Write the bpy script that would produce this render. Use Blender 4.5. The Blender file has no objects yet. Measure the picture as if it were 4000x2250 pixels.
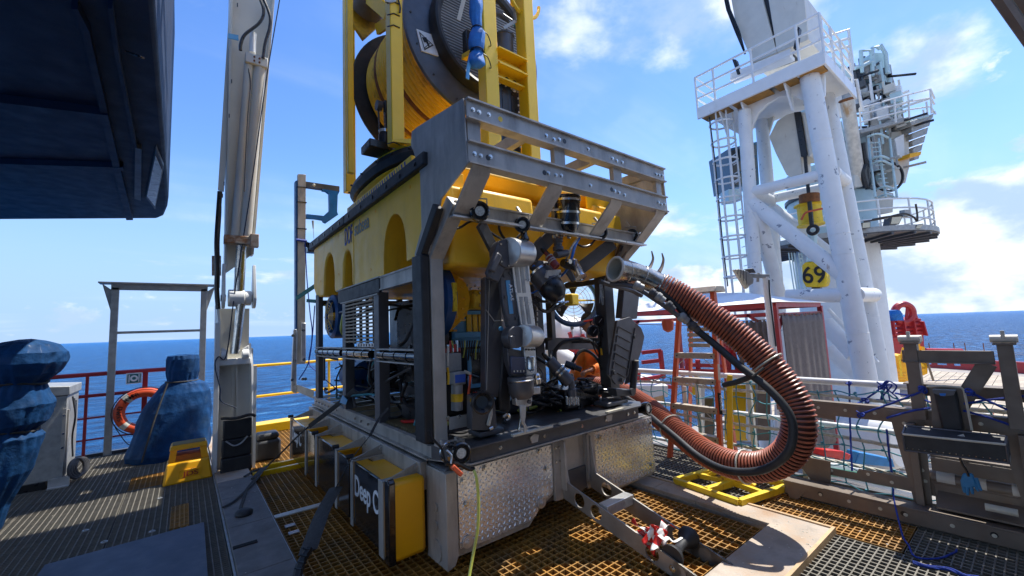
import bpy, bmesh, math, random
from mathutils import Vector as V, Matrix, noise as mnoise
random.seed(7)
C = bpy.context.scene.collection
scn = bpy.context.scene
PI = math.pi
# ------------------------------------------------------------------ camera, world, sun, exposure
CAM = V((-1.432, -2.664, 1.65)); FPX = 1620.0
pitch = math.atan(161/1620.0); roll = math.atan(.045); th = math.radians(38.3)
def turn(v): return V((v[0]*math.cos(th)+v[1]*math.sin(th), -v[0]*math.sin(th)+v[1]*math.cos(th), v[2]))
cF = turn((0, math.cos(pitch), math.sin(pitch)))
_U = turn((0, -math.sin(pitch), math.cos(pitch))); _R = turn((1, 0, 0))
cI = _R*math.cos(roll)-_U*math.sin(roll); cJ = _R*math.sin(roll)+_U*math.cos(roll)
cam = bpy.data.cameras.new('camera'); co = bpy.data.objects.new('camera', cam); C.objects.link(co)
co.matrix_world = Matrix(((cI.x, cJ.x, -cF.x, CAM.x), (cI.y, cJ.y, -cF.y, CAM.y), (cI.z, cJ.z, -cF.z, CAM.z), (0, 0, 0, 1)))
cam.sensor_width = 36; cam.lens = 36*FPX/4000; cam.clip_start = .05; cam.clip_end = 60000
scn.camera = co
scn.view_settings.view_transform = 'Standard'; scn.view_settings.look = 'None'; scn.view_settings.gamma = 1
scn.view_settings.exposure = 0.75
scn.view_settings.use_curve_mapping = False
SUN = V((.455, -.035, .89)).normalized()
sl = bpy.data.lights.new('sun', 'SUN'); sl.energy = 4.0; sl.angle = math.radians(.5); sl.color = (1, .96, .88)
so = bpy.data.objects.new('sun', sl); C.objects.link(so); so.rotation_euler = SUN.to_track_quat('Z', 'Y').to_euler()
wd = bpy.data.worlds.new('World'); scn.world = wd; wd.use_nodes = True
nt = wd.node_tree; N = nt.nodes; Lk = nt.links; N.clear()
def nd(t, **k):
    n = N.new(t)
    for a, b in k.items(): setattr(n, a, b)
    return n
def mth(op, a, b=None, c=None):
    n = N.new('ShaderNodeMath'); n.operation = op
    for i, q in enumerate((a, b, c)):
        if q is None: continue
        if isinstance(q, (int, float)): n.inputs[i].default_value = q
        else: Lk.new(q, n.inputs[i])
    return n.outputs[0]
out = nd('ShaderNodeOutputWorld'); bg = nd('ShaderNodeBackground'); Lk.new(bg.outputs[0], out.inputs[0])
tc = nd('ShaderNodeTexCoord'); sp = nd('ShaderNodeSeparateXYZ'); Lk.new(tc.outputs['Generated'], sp.inputs[0])
X_, Y_, Z_ = sp.outputs
# the ship lists a little: the sky (and the sea) lean against the deck
zt = mth('ADD', Z_, mth('ADD', mth('MULTIPLY', X_, .0062), mth('MULTIPLY', Y_, -.0088)))
zt = mth('MAXIMUM', zt, .0)
cb = nd('ShaderNodeCombineXYZ'); Lk.new(X_, cb.inputs[0]); Lk.new(Y_, cb.inputs[1]); Lk.new(mth('ADD', zt, .012), cb.inputs[2])
nz = nd('ShaderNodeVectorMath', operation='NORMALIZE'); Lk.new(cb.outputs[0], nz.inputs[0])
sky = nd('ShaderNodeTexSky', sky_type='NISHITA', sun_disc=False, sun_elevation=math.asin(SUN.z), sun_rotation=math.atan2(SUN.x, SUN.y), air_density=1.25, dust_density=.25, ozone_density=4.0, altitude=0)
Lk.new(nz.outputs[0], sky.inputs[0])
hs = nd('ShaderNodeHueSaturation'); hs.inputs['Saturation'].default_value = 1.22; hs.inputs['Hue'].default_value = .512; Lk.new(sky.outputs[0], hs.inputs['Color'])
# clouds: high streaks plus banks of cumulus towards +X
den = mth('ADD', zt, .16)
pc = nd('ShaderNodeCombineXYZ'); Lk.new(mth('DIVIDE', X_, den), pc.inputs[0]); Lk.new(mth('DIVIDE', Y_, den), pc.inputs[1])
def nse(vec, scale, detail, rough, off=(0, 0, 0), sc=(1, 1, 1), rz=0, dist=0.):
    mp = nd('ShaderNodeMapping'); mp.inputs['Location'].default_value = off; mp.inputs['Scale'].default_value = sc; mp.inputs['Rotation'].default_value = (0, 0, rz)
    Lk.new(vec, mp.inputs[0]); n = nd('ShaderNodeTexNoise'); n.inputs['Scale'].default_value = scale; n.inputs['Detail'].default_value = detail; n.inputs['Roughness'].default_value = rough; n.inputs['Distortion'].default_value = dist
    Lk.new(mp.outputs[0], n.inputs['Vector']); return n.outputs['Fac']
def ramp(x, a, b): 
    r = nd('ShaderNodeMapRange', interpolation_type='SMOOTHSTEP'); Lk.new(x, r.inputs[0]); r.inputs[1].default_value = a; r.inputs[2].default_value = b; return r.outputs[0]
az = mth('ARCTAN2', Y_, X_)                     # 0 = +X, pi/2 = +Y
side = ramp(az, 1.15, .15)                      # cloudier to the right
low = ramp(zt, .50, .05)
c1 = nse(pc.outputs[0], .9, 9, .58, off=(3.1, 1.7, 0), dist=.3)
cum = ramp(mth('ADD', c1, mth('MULTIPLY', side, .10)), .585, .72)
# towering cumulus near the horizon, mapped on azimuth and height
ac = nd('ShaderNodeCombineXYZ'); Lk.new(az, ac.inputs[0]); Lk.new(mth('MULTIPLY', zt, 1.6), ac.inputs[1])
c2 = nse(ac.outputs[0], 4.2, 10, .60, off=(1.35, 4.2, 0))
hill = mth('SUBTRACT', mth('MULTIPLY', side, .34), mth('MULTIPLY', zt, .92))
tow = mth('MULTIPLY', ramp(mth('ADD', c2, hill), .60, .68), ramp(side, .05, .35))
# small distant puffs just above the horizon all round
c3 = nse(ac.outputs[0], 9, 7, .6, off=(8.2, 1.4, 0))
puf = mth('MULTIPLY', ramp(mth('SUBTRACT', c3, mth('MULTIPLY', mth('ABSOLUTE', mth('SUBTRACT', zt, .055)), 3.2)), .50, .60), .75)
ci = mth('MULTIPLY', ramp(nse(pc.outputs[0], .8, 6, .55, off=(0, 5, 0), sc=(.35, 1.9, 1), rz=.9, dist=.6), .46, .85), .34)
msk = mth('MAXIMUM', mth('MAXIMUM', cum, tow), mth('MAXIMUM', puf, ci))
sh = nse(ac.outputs[0], 6.0, 6, .55, off=(1.35, 3.98, 0))
ccol = nd('ShaderNodeMixRGB'); Lk.new(ramp(sh, .40, .60), ccol.inputs[0]); ccol.inputs[1].default_value = (2.4, 3.15, 4.3, 1); ccol.inputs[2].default_value = (5.3, 5.55, 5.8, 1)
hz = nd('ShaderNodeMixRGB'); Lk.new(mth('MULTIPLY', ramp(zt, .38, .02), .92), hz.inputs[0]); Lk.new(hs.outputs[0], hz.inputs[1]); hz.inputs[2].default_value = (1.75, 2.75, 4.7, 1)
mx = nd('ShaderNodeMixRGB'); Lk.new(mth('MULTIPLY', msk, .86), mx.inputs[0]); Lk.new(hz.outputs[0], mx.inputs[1]); Lk.new(ccol.outputs[0], mx.inputs[2])
Lk.new(mx.outputs[0], bg.inputs['Color']); bg.inputs['Strength'].default_value = .142

# ------------------------------------------------------------------ pixel -> point on a real plane
def ray(p): return cI*((p[0]-2000)/FPX)+cJ*(-(p[1]-1125)/FPX)+cF
def _on(k, val, p): d = ray(p); return CAM+d*((val-CAM[k])/d[k])
def PX(v, p): return _on(0, v, p)
def PY(v, p): return _on(1, v, p)
def PZ(v, p): return _on(2, v, p)
def PD(v, p): return CAM+ray(p)*v
def view(x0, y0, s): return lambda x, y: (x0+x/s, y0+y/s)
Z1 = view(0, 0, 1.932); Z3 = view(1100, 0, 1.8117); Z4 = view(1100, 600, 2.415); Z5 = view(1500, 350, 1.8117); Z6 = view(1100, 1050, 2.415); Z7 = view(1600, 950, 1.811); Z8 = view(1000, 1500, 1.932)
B1 = view(1700, 1500, 1.9317); B2 = view(2300, 900, 1.811); B3 = view(2600, 0, 1.61); B4 = view(2600, 600, 1.8117); B5 = view(3000, 1150, 2.07); B6 = view(2500, 1500, 1.7173); B7 = view(1900, 850, 3.22); B8 = view(750, 600, 1.449)
C1 = view(1300, 0, 2.4156); C2 = view(3200, 0, 1.811); C3 = view(0, 1250, 1.931); C4 = view(0, 1800, 2.147); C5 = view(2500, 1100, 2.415); C6 = view(3000, 700, 3.623); C7 = view(1950, 1100, 2.634); C8 = view(3100, 1500, 1.932)
D = view(0, 0, .644)

# ------------------------------------------------------------------ materials
def mat(name, col, rough=.5, metal=0., var=.18, scale=6., bump=.08, dirt=None, damt=.5, dscale=3., dth=(.55, .7), coat=0., streak=False, spec=None, bscale=None):
    m = bpy.data.materials.new(name); m.use_nodes = True; t = m.node_tree; b = t.nodes['Principled BSDF']; l = t.links
    g = t.nodes.new('ShaderNodeNewGeometry')
    def no(sc, det=5, rg=.6, stretch=None):
        n = t.nodes.new('ShaderNodeTexNoise'); n.inputs['Scale'].default_value = sc; n.inputs['Detail'].default_value = det; n.inputs['Roughness'].default_value = rg
        if stretch:
            mp = t.nodes.new('ShaderNodeMapping'); mp.inputs['Scale'].default_value = stretch; l.new(g.outputs['Position'], mp.inputs[0]); l.new(mp.outputs[0], n.inputs['Vector'])
        else: l.new(g.outputs['Position'], n.inputs['Vector'])
        return n.outputs['Fac']
    def mr(x, a, b_, c=0., d=1.):
        r = t.nodes.new('ShaderNodeMapRange'); l.new(x, r.inputs[0])
        for i, q in enumerate((a, b_, c, d)): r.inputs[i+1].default_value = q
        return r.outputs[0]
    def mix(f, a, c_):
        x = t.nodes.new('ShaderNodeMixRGB')
        for i, q in enumerate((f, a, c_)):
            if isinstance(q, (int, float)): x.inputs[i].default_value = q
            elif isinstance(q, tuple): x.inputs[i].default_value = (*q[:3], 1)
            else: l.new(q, x.inputs[i])
        return x.outputs[0]
    lo = tuple(c*(1-var) for c in col); hi = tuple(min(1, c*(1+var)) for c in col)
    cc = mix(mr(no(scale), .3, .7), lo, hi)
    if dirt:
        f = mr(no(dscale, 8, .65, (1, 1, .22) if streak else None), dth[0], dth[1], 0, damt)
        cc = mix(f, cc, dirt)
    if name in ('white_paint', 'clean_white_paint', 'cream_paint'):   # small rust blooms and runs
        cc = mix(mr(no(2.1, 9, .7, (1, 1, .35)), .66, .72, 0, .75), cc, (.26, .11, .035))
    l.new(cc, b.inputs['Base Color']); b.inputs['Metallic'].default_value = metal
    l.new(mr(no(scale*2.3), .3, .7, max(.03, rough-.09), min(1, rough+.09)), b.inputs['Roughness'])
    if coat: b.inputs['Coat Weight'].default_value = coat; b.inputs['Coat Roughness'].default_value = .12
    if spec is not None: b.inputs['Specular IOR Level'].default_value = spec
    if bump:
        bp = t.nodes.new('ShaderNodeBump'); bp.inputs['Strength'].default_value = bump; bp.inputs['Distance'].default_value = .01
        l.new(no(bscale or scale*9, 4), bp.inputs['Height']); l.new(bp.outputs[0], b.inputs['Normal'])
    return m
M = {}
M['foam'] = mat('yellow_foam', (.96, .545, .03), .42, var=.08, scale=3, bump=.16, bscale=60, dirt=(.34, .20, .05), damt=.45, dscale=4, dth=(.52, .78), streak=True)
M['skidy'] = mat('orange_yellow_paint', (.98, .46, .006), .36, var=.05, scale=3, bump=.02, dirt=(.35, .2, .05), damt=.4, dscale=8, dth=(.62, .8))
M['yellow'] = mat('yellow_paint', (.96, .575, .010), .38, var=.06, scale=4, bump=.04, dirt=(.28, .13, .02), damt=.5, dscale=9, dth=(.66, .78), coat=.2)
M['yellow2'] = mat('worn_yellow', (.80, .55, .02), .5, var=.1, bump=.1, dirt=(.22, .09, .02), damt=.8, dscale=14, dth=(.58, .68))
M['amber'] = mat('amber_plastic', (.95, .46, .012), .4, var=.08, bump=.06, dirt=(.25, .14, .03), damt=.5, dscale=12, dth=(.58, .72))
M['cable'] = mat('umbilical_yellow', (.95, .54, .02), .5, var=.12, scale=9, bump=.1, dirt=(.20, .08, .01), damt=.6, dscale=4.2, dth=(.54, .68))
M['rust'] = mat('rusty_cable', (.22, .08, .02), .7, var=.35, scale=9)
M['alu'] = mat('weathered_aluminium', (.45, .425, .385), .5, .22, var=.16, scale=4, bump=.08, dirt=(.16, .15, .14), damt=.7, dscale=6, dth=(.48, .72), streak=True)
M['tread'] = mat('tread_plate', (.80, .80, .79), .26, .6, var=.06, scale=4, bump=.02)
M['satin'] = mat('satin_steel', (.56, .56, .55), .36, .65, var=.08, scale=8, bump=.03)
M['alu2'] = mat('bright_aluminium', (.68, .68, .67), .33, .65, var=.12, scale=5, bump=.06, dirt=(.3, .29, .27), damt=.6, dscale=7, dth=(.5, .75))
M['gunm'] = mat('gunmetal', (.105, .105, .115), .42, .3, var=.18, scale=5, bump=.06, dirt=(.25, .25, .26), damt=.4, dscale=14, dth=(.62, .72))
M['dark'] = mat('dark_frame', (.10, .10, .105), .48, .35, var=.25, scale=5, bump=.08, dirt=(.16, .15, .14), damt=.4, dscale=8, dth=(.6, .75))
M['steel'] = mat('polished_steel', (.62, .62, .60), .22, 1., var=.1, scale=8, bump=.03)
M['galv'] = mat('galvanised_steel', (.38, .385, .375), .48, .35, var=.2, scale=12, bump=.05, dirt=(.2, .17, .13), damt=.5, dscale=6)
M['rubber'] = mat('black_rubber', (.022, .023, .026), .55, var=.3, scale=6, bump=.1, dirt=(.09, .09, .09), damt=.35, dscale=7, dth=(.55, .8))
M['black'] = mat('black_plastic', (.014, .014, .016), .32, var=.2, bump=.03)
M['gloss'] = mat('black_gloss', (.012, .012, .014), .12, var=.2, bump=.01, coat=.6)
M['blue'] = mat('blue_plastic', (.012, .075, .23), .38, var=.12, bump=.04)
M['lblue'] = mat('light_blue_paint', (.10, .36, .62), .4, var=.1, bump=.04)
M['bhose'] = mat('blue_hose', (.01, .16, .60), .3, bump=.02)
M['tarp'] = mat('blue_tarpaulin', (.004, .048, .150), .75, var=.35, scale=5, bump=.9, bscale=16, coat=.04, dirt=(.04, .09, .17), damt=.5, dscale=4, spec=.25)
M['sling'] = mat('blue_sling', (.01, .15, .47), .6, var=.25, scale=14, bump=.3, bscale=40)
M['navy'] = mat('navy_paint', (.008, .022, .062), .62, var=.25, scale=3, bump=.25, bscale=140, dirt=(.02, .045, .07), damt=.5, dscale=1.5)
M['white'] = mat('white_paint', (.76, .77, .76), .42, var=.05, scale=3, bump=.05, dirt=(.22, .24, .28), damt=.9, dscale=4.6, dth=(.635, .65))
M['whitec'] = mat('clean_white_paint', (.78, .79, .78), .42, var=.05, scale=3, bump=.04, dirt=(.45, .36, .26), damt=.5, dscale=2.2, dth=(.6, .8), streak=True)
M['cream'] = mat('cream_paint', (.66, .63, .55), .45, var=.07, scale=3, bump=.05, dirt=(.36, .20, .09), damt=.6, dscale=5, dth=(.64, .76), streak=True)
M['mint'] = mat('pale_mint_paint', (.50, .66, .68), .45, var=.06, scale=3, bump=.04, dirt=(.2, .24, .25), damt=.8, dscale=10, dth=(.64, .67))
M['red'] = mat('red_paint', (.42, .030, .035), .4, var=.15, scale=5, bump=.05, dirt=(.2, .06, .05), damt=.5, dscale=7)
M['ring'] = mat('lifebuoy_orange', (.72, .085, .02), .5, var=.1, bump=.05)
M['fibre'] = mat('orange_fibreglass', (.66, .12, .05), .45, var=.12, bump=.06, dirt=(.3, .06, .03), damt=.4)
M['rung'] = mat('ladder_aluminium', (.50, .44, .36), .5, .4, var=.15, scale=20, bump=.1, dirt=(.17, .12, .07), damt=.7, dscale=12)
M['brown'] = mat('weathered_dark_steel', (.19, .155, .125), .5, .35, var=.2, scale=4, bump=.1, dirt=(.20, .12, .08), damt=.5, dscale=6, streak=True)
M['browntop'] = M['brown']
M['conc'] = mat('worn_coaming', (.47, .40, .33), .8, var=.22, scale=7, bump=.35, bscale=45, dirt=(.33, .19, .09), damt=.75, dscale=3.5, dth=(.46, .68))
M['conc2'] = mat('shaded_coaming', (.20, .19, .18), .8, var=.2, scale=7, bump=.4, bscale=45, dirt=(.13, .12, .11), damt=.6, dscale=5, dth=(.45, .7))
M['ggrate'] = mat('grey_grating', (.19, .175, .145), .75, var=.2, scale=10, bump=.1, dirt=(.16, .14, .11), damt=.5, dscale=3)
M['ygrate'] = mat('yellow_grating', (.40, .19, .03), .65, var=.2, scale=10, bump=.1, dirt=(.17, .12, .06), damt=.75, dscale=3.5, dth=(.45, .68))
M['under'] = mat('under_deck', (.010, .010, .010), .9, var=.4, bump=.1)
M['mat'] = mat('blue_grey_plate', (.085, .11, .155), .6, var=.15, scale=2.5, bump=.15, bscale=120, dirt=(.16, .17, .18), damt=.6, dscale=5, dth=(.5, .75))
M['glassw'] = mat('lens_glass', (.55, .58, .55), .08, 0, var=.3, scale=90, bump=.0)
M['lensd'] = mat('dark_lens', (.02, .025, .03), .05, 0, bump=0, coat=1)
M['glassb'] = mat('blue_window_glass', (.02, .09, .16), .07, 0, bump=.01)
M['hosed'] = mat('hose_wall', (.06, .015, .010), .45, var=.2, bump=.05)
M['hoser'] = mat('hose_rib', (.42, .115, .06), .42, var=.25, scale=5, bump=.08, dirt=(.20, .08, .05), damt=.55, dscale=7, dth=(.5, .7))
M['clear'] = mat('clear_strap', (.60, .57, .47), .3, bump=.02)
M['nozz'] = mat('steel_elbow', (.52, .50, .46), .24, .95, var=.2, scale=9, bump=.06, dirt=(.25, .17, .08), damt=.6, dscale=8, dth=(.55, .8))
M['ropew'] = mat('white_rope', (.58, .56, .48), .8, var=.2, scale=30, bump=.4, bscale=120)
M['ropeb'] = mat('blue_rope', (.012, .045, .33), .6, var=.3, scale=60, bump=.3)
M['teal'] = mat('teal_cord', (.07, .30, .38), .7, var=.25, scale=20, bump=.2)
M['canvas'] = mat('grey_canvas', (.17, .14, .125), .85, var=.15, scale=12, bump=.5, bscale=60)
M['roofw'] = mat('white_canopy', (.80, .80, .78), .6, var=.05, bump=.1, dirt=(.5, .45, .38), damt=.5)
M['wood'] = mat('timber_deck', (.42, .35, .26), .8, var=.3, scale=3, bump=.3, dirt=(.2, .16, .12), damt=.6, dscale=2)
M['woodl'] = mat('timber_board', (.55, .38, .22), .75, var=.2, scale=8, bump=.3)
M['skin'] = mat('skin', (.38, .20, .13), .5, var=.1, bump=.05)
M['hivis'] = mat('orange_coverall', (.85, .22, .025), .75, var=.12, scale=9, bump=.4, bscale=30)
M['hair'] = mat('dark_hair', (.012, .010, .009), .7, var=.3, bump=.5)
M['redpl'] = mat('red_plastic', (.60, .03, .025), .35, bump=.02)
M['redso'] = mat('dull_red_housing', (.20, .022, .02), .35, bump=.03)
M['whitepl'] = mat('white_plastic', (.78, .78, .76), .35, var=.04, bump=.03)
M['green'] = mat('green_plastic', (.03, .28, .16), .5, bump=.05)
M['strap'] = mat('grey_webbing', (.045, .043, .042), .8, var=.25, scale=30, bump=.3)
M['pale'] = mat('pale_green_hose', (.55, .60, .12), .35, bump=.02)
M['inkw'] = mat('white_lettering', (.80, .82, .84), .5, bump=0)
M['inkb'] = mat('blue_lettering', (.010, .022, .25), .5, bump=0)
M['inkk'] = mat('black_lettering', (.012, .012, .014), .5, bump=0)
M['inkr'] = mat('red_lettering', (.35, .03, .02), .5, bump=0)
M['lampf'] = mat('lamp_reflector', (.60, .56, .42), .3, bump=.03, var=.2, scale=60)
M['sea'] = None

# ------------------------------------------------------------------ mesh builder
class B:
    def __init__(s): s.v = []; s.f = []; s.m = []; s.k = 0
    def use(s, k): s.k = k; return s
    def _a(s, vs, fs):
        o = len(s.v); s.v += [V(q) for q in vs]
        for f in fs: s.f.append([o+i for i in f]); s.m.append(s.k)
        return s
    def box(s, x0, x1, y0, y1, z0, z1):
        x0, x1 = sorted((x0, x1)); y0, y1 = sorted((y0, y1)); z0, z1 = sorted((z0, z1))
        return s._a([(x, y, z) for z in (z0, z1) for x, y in ((x0, y0), (x1, y0), (x1, y1), (x0, y1))], [(3, 2, 1, 0), (4, 5, 6, 7), (0, 1, 5, 4), (1, 2, 6, 5), (2, 3, 7, 6), (3, 0, 4, 7)])
    def bar(s, p, q, w, h=None, up=(0, 0, 1), w2=None, h2=None):
        h = h or w; w2 = w2 or w; h2 = h2 or h; p = V(p); q = V(q); d = (q-p).normalized(); u = V(up)
        if abs(d.dot(u)) > .98: u = V((0, 1, 0))
        r = d.cross(u).normalized(); u = r.cross(d)
        vs = [c+r*(a*ww/2)+u*(b*hh/2) for c, ww, hh in ((p, w, h), (q, w2, h2)) for a, b in ((-1, -1), (1, -1), (1, 1), (-1, 1))]
        return s._a(vs, [(3, 2, 1, 0), (4, 5, 6, 7), (0, 1, 5, 4), (1, 2, 6, 5), (2, 3, 7, 6), (3, 0, 4, 7)])
    def prism(s, poly, off):
        n = len(poly); off = V(off); a = [V(p) for p in poly]; b = [p+off for p in a]
        nrm = V((0, 0, 0))
        for i in range(n): nrm += (a[i]-a[0]).cross(a[(i+1) % n]-a[0])
        if nrm.dot(off) > 0: top, bot = list(range(n, 2*n)), list(range(n))[::-1]; fs = [(i, (i+1) % n, n+(i+1) % n, n+i) for i in range(n)]
        else: top, bot = list(range(n, 2*n))[::-1], list(range(n)); fs = [((i+1) % n, i, n+i, n+(i+1) % n) for i in range(n)]
        return s._a(a+b, [top, bot]+fs)
    def rings(s, rs, closed=False, caps=True):
        n = len(rs[0]); o = [q for r in rs for q in r]; fs = []
        R = len(rs)
        for i in range(R if closed else R-1):
            for j in range(n): fs.append((i*n+j, i*n+(j+1) % n, ((i+1) % R)*n+(j+1) % n, ((i+1) % R)*n+j))
        if caps and not closed: fs.append(list(range(n))[::-1]); fs.append([(R-1)*n+j for j in range(n)])
        return s._a(o, fs)
    def tube(s, pts, r, seg=8, caps=True, closed=False, flat=1., up=(0, 0, 1)):
        pts = [V(p) for p in pts]; n = len(pts); rs = []
        if not hasattr(r, '__len__'): r = [r]*n
        T = []
        for i in range(n):
            a = pts[(i-1) % n] if (closed or i > 0) else pts[i]; b = pts[(i+1) % n] if (closed or i < n-1) else pts[i]
            T.append((b-a).normalized() if (b-a).length > 1e-9 else V((0, 0, 1)))
        u = V(up)
        if abs(T[0].dot(u)) > .95: u = V((0, 1, 0)) if abs(T[0].y) < .9 else V((1, 0, 0))
        x = T[0].cross(u).normalized()
        for i in range(n):
            x = (x-T[i]*x.dot(T[i])); x = x.normalized() if x.length > 1e-6 else T[i].orthogonal().normalized(); y = T[i].cross(x)
            rs.append([pts[i]+x*(math.cos(2*PI*k/seg)*r[i])+y*(math.sin(2*PI*k/seg)*r[i]*flat) for k in range(seg)])
        return s.rings(rs, closed, caps)
    def cyl(s, p, q, r, r2=None, seg=16): return s.tube([p, q], [r, r if r2 is None else r2], seg)
    def lathe(s, c, axis, prof, seg=24, caps=False, a0=0, a1=2*PI):
        ax = V(axis).normalized(); x = ax.orthogonal().normalized()
        if abs(ax.z) < .9: x = ax.cross(V((0, 0, 1))).normalized()
        y = ax.cross(x); c = V(c)
        rs = [[c+ax*h+x*(math.cos(2*PI*k/seg)*r)+y*(math.sin(2*PI*k/seg)*r) for k in range(seg)] for r, h in prof]
        return s.rings(rs, False, caps)
    def torus(s, c, axis, R, r, seg=32, sg=8, flat=1.):
        ax = V(axis).normalized(); x = ax.orthogonal().normalized(); y = ax.cross(x); c = V(c)
        return s.rings([[c+(x*math.cos(a)+y*math.sin(a))*(R+r*math.cos(b))+ax*(r*flat*math.sin(b)) for b in [2*PI*k/sg for k in range(sg)]] for a in [2*PI*i/seg for i in range(seg)]], True)
    def ball(s, c, r, seg=12, rg=8, sc=(1, 1, 1)):
        c = V(c); rs = []
        for i in range(1, rg):
            a = PI*i/rg; rs.append([c+V((math.sin(a)*math.cos(2*PI*k/seg)*r*sc[0], math.sin(a)*math.sin(2*PI*k/seg)*r*sc[1], -math.cos(a)*r*sc[2])) for k in range(seg)])
        return s.rings(rs, False, True)
    def sheet(s, fn, nu, nv):
        vs = [fn(i/nu, j/nv) for i in range(nu+1) for j in range(nv+1)]; w = nv+1
        return s._a(vs, [(i*w+j, (i+1)*w+j, (i+1)*w+j+1, i*w+j+1) for i in range(nu) for j in range(nv)])
def spline(pts, n=8):
    pts = [V(p) for p in pts]; o = []
    P = [pts[0]*2-pts[1]]+pts+[pts[-1]*2-pts[-2]]
    for i in range(1, len(P)-2):
        a, b, c, d = P[i-1:i+3]
        for k in range(n):
            t = k/n; o.append(.5*((2*b)+(c-a)*t+(2*a-5*b+4*c-d)*t*t+(3*b-a-3*c+d)*t**3))
    o.append(pts[-1]); return o
def circ(c, axis, R, n=32, a0=0, a1=2*PI):
    ax = V(axis).normalized(); x = ax.cross(V((0, 0, 1))).normalized() if abs(ax.z) < .9 else V((1, 0, 0)); y = ax.cross(x)
    return [V(c)+x*(math.cos(a0+(a1-a0)*i/n)*R)+y*(math.sin(a0+(a1-a0)*i/n)*R) for i in range(n)]
def mesh(name, b, mats, org, sharp=32, flip=True):
    me = bpy.data.meshes.new(name); me.from_pydata([tuple(v-org) for v in b.v], [], b.f)
    if not isinstance(mats, (list, tuple)): mats = [mats]
    for m in mats: me.materials.append(M[m] if isinstance(m, str) else m)
    if len(mats) > 1: me.polygons.foreach_set('material_index', b.m)
    if flip:
        bm = bmesh.new(); bm.from_mesh(me); bmesh.ops.recalc_face_normals(bm, faces=bm.faces); bm.to_mesh(me); bm.free()
    me.polygons.foreach_set('use_smooth', [True]*len(me.polygons)); me.set_sharp_from_angle(angle=math.radians(sharp))
    me.update(); return me
ORG = {}
def thing(name, label, cat, loc, group=None):
    o = bpy.data.objects.new(name, None); C.objects.link(o); o.location = loc; o.empty_display_size = .1
    o['label'] = label; o['category'] = cat
    if group: o['group'] = group
    ORG[o.name] = V(loc); return o
def part(name, b, m, parent, label=None, bev=0, kind=None, sharp=32, mod=None):
    org = ORG[parent.name]
    o = bpy.data.objects.new(name, mesh(name, b, m, org, sharp)); C.objects.link(o); o.parent = parent; ORG[o.name] = org
    if label: o['label'] = label
    if kind: o['kind'] = kind
    if bev:
        k = o.modifiers.new('b', 'BEVEL'); k.width = bev; k.segments = 2; k.limit_method = 'ANGLE'; k.angle_limit = math.radians(35)
    return o
def solo(name, b, m, label, cat, loc, group=None, bev=0, sharp=32):
    loc = V(loc); o = bpy.data.objects.new(name, mesh(name, b, m, loc, sharp)); C.objects.link(o); o.location = loc; o['label'] = label; o['category'] = cat
    if group: o['group'] = group
    if bev: k = o.modifiers.new('b', 'BEVEL'); k.width = bev; k.segments = 2; k.limit_method = 'ANGLE'
    ORG[o.name] = loc; return o
def struct(name, b, m, sharp=32, kind='structure', bev=0):
    o = bpy.data.objects.new(name, mesh(name, b, m, V((0, 0, 0)), sharp)); C.objects.link(o); o['kind'] = kind; ORG[o.name] = V((0, 0, 0)); 
    if bev: k = o.modifiers.new('b', 'BEVEL'); k.width = bev; k.segments = 2
    return o
def inst(me, name, parent, pos, rot=None, sc=None):
    o = bpy.data.objects.new(name, me); C.objects.link(o); o.parent = parent; o.location = V(pos)-ORG[parent.name]; ORG[o.name] = ORG[parent.name]
    if rot is not None: o.rotation_euler = rot
    if sc: o.scale = sc
    return o
def bolt_mesh(r, m='steel', axis=(0, -1, 0)):
    b = B(); a = V(axis); b.cyl((0, 0, 0), a*(r*.25), r*1.35, seg=10); b.cyl(a*(r*.2), a*(r*.9), r, r*.9, seg=6)
    return mesh('bolt', b, m, V((0, 0, 0)))
def text(s, m, org, xd, yd, size, parent, depth=.0015, name='lettering', wid=1., label=None):
    cu = bpy.data.curves.new('t', 'FONT'); cu.body = s; cu.size = size; cu.extrude = depth; cu.align_x = 'LEFT'
    cu.offset = size*.012
    o = bpy.data.objects.new('t', cu); C.objects.link(o); dg = bpy.context.evaluated_depsgraph_get()
    me = bpy.data.meshes.new_from_object(o.evaluated_get(dg)); C.objects.unlink(o); bpy.data.objects.remove(o)
    x = V(xd).normalized(); y = V(yd).normalized(); z = x.cross(y)
    R = Matrix(((x.x*wid, y.x, z.x), (x.y*wid, y.y, z.y), (x.z*wid, y.z, z.z)))
    org = V(org)-ORG[parent.name]
    me.transform(Matrix.Translation(org) @ R.to_4x4())
    me.materials.clear(); me.materials.append(M[m]); me.name = name
    k = bpy.data.objects.new(name, me); C.objects.link(k); k.parent = parent; ORG[k.name] = ORG[parent.name]
    if label: k['label'] = label
    return k
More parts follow.
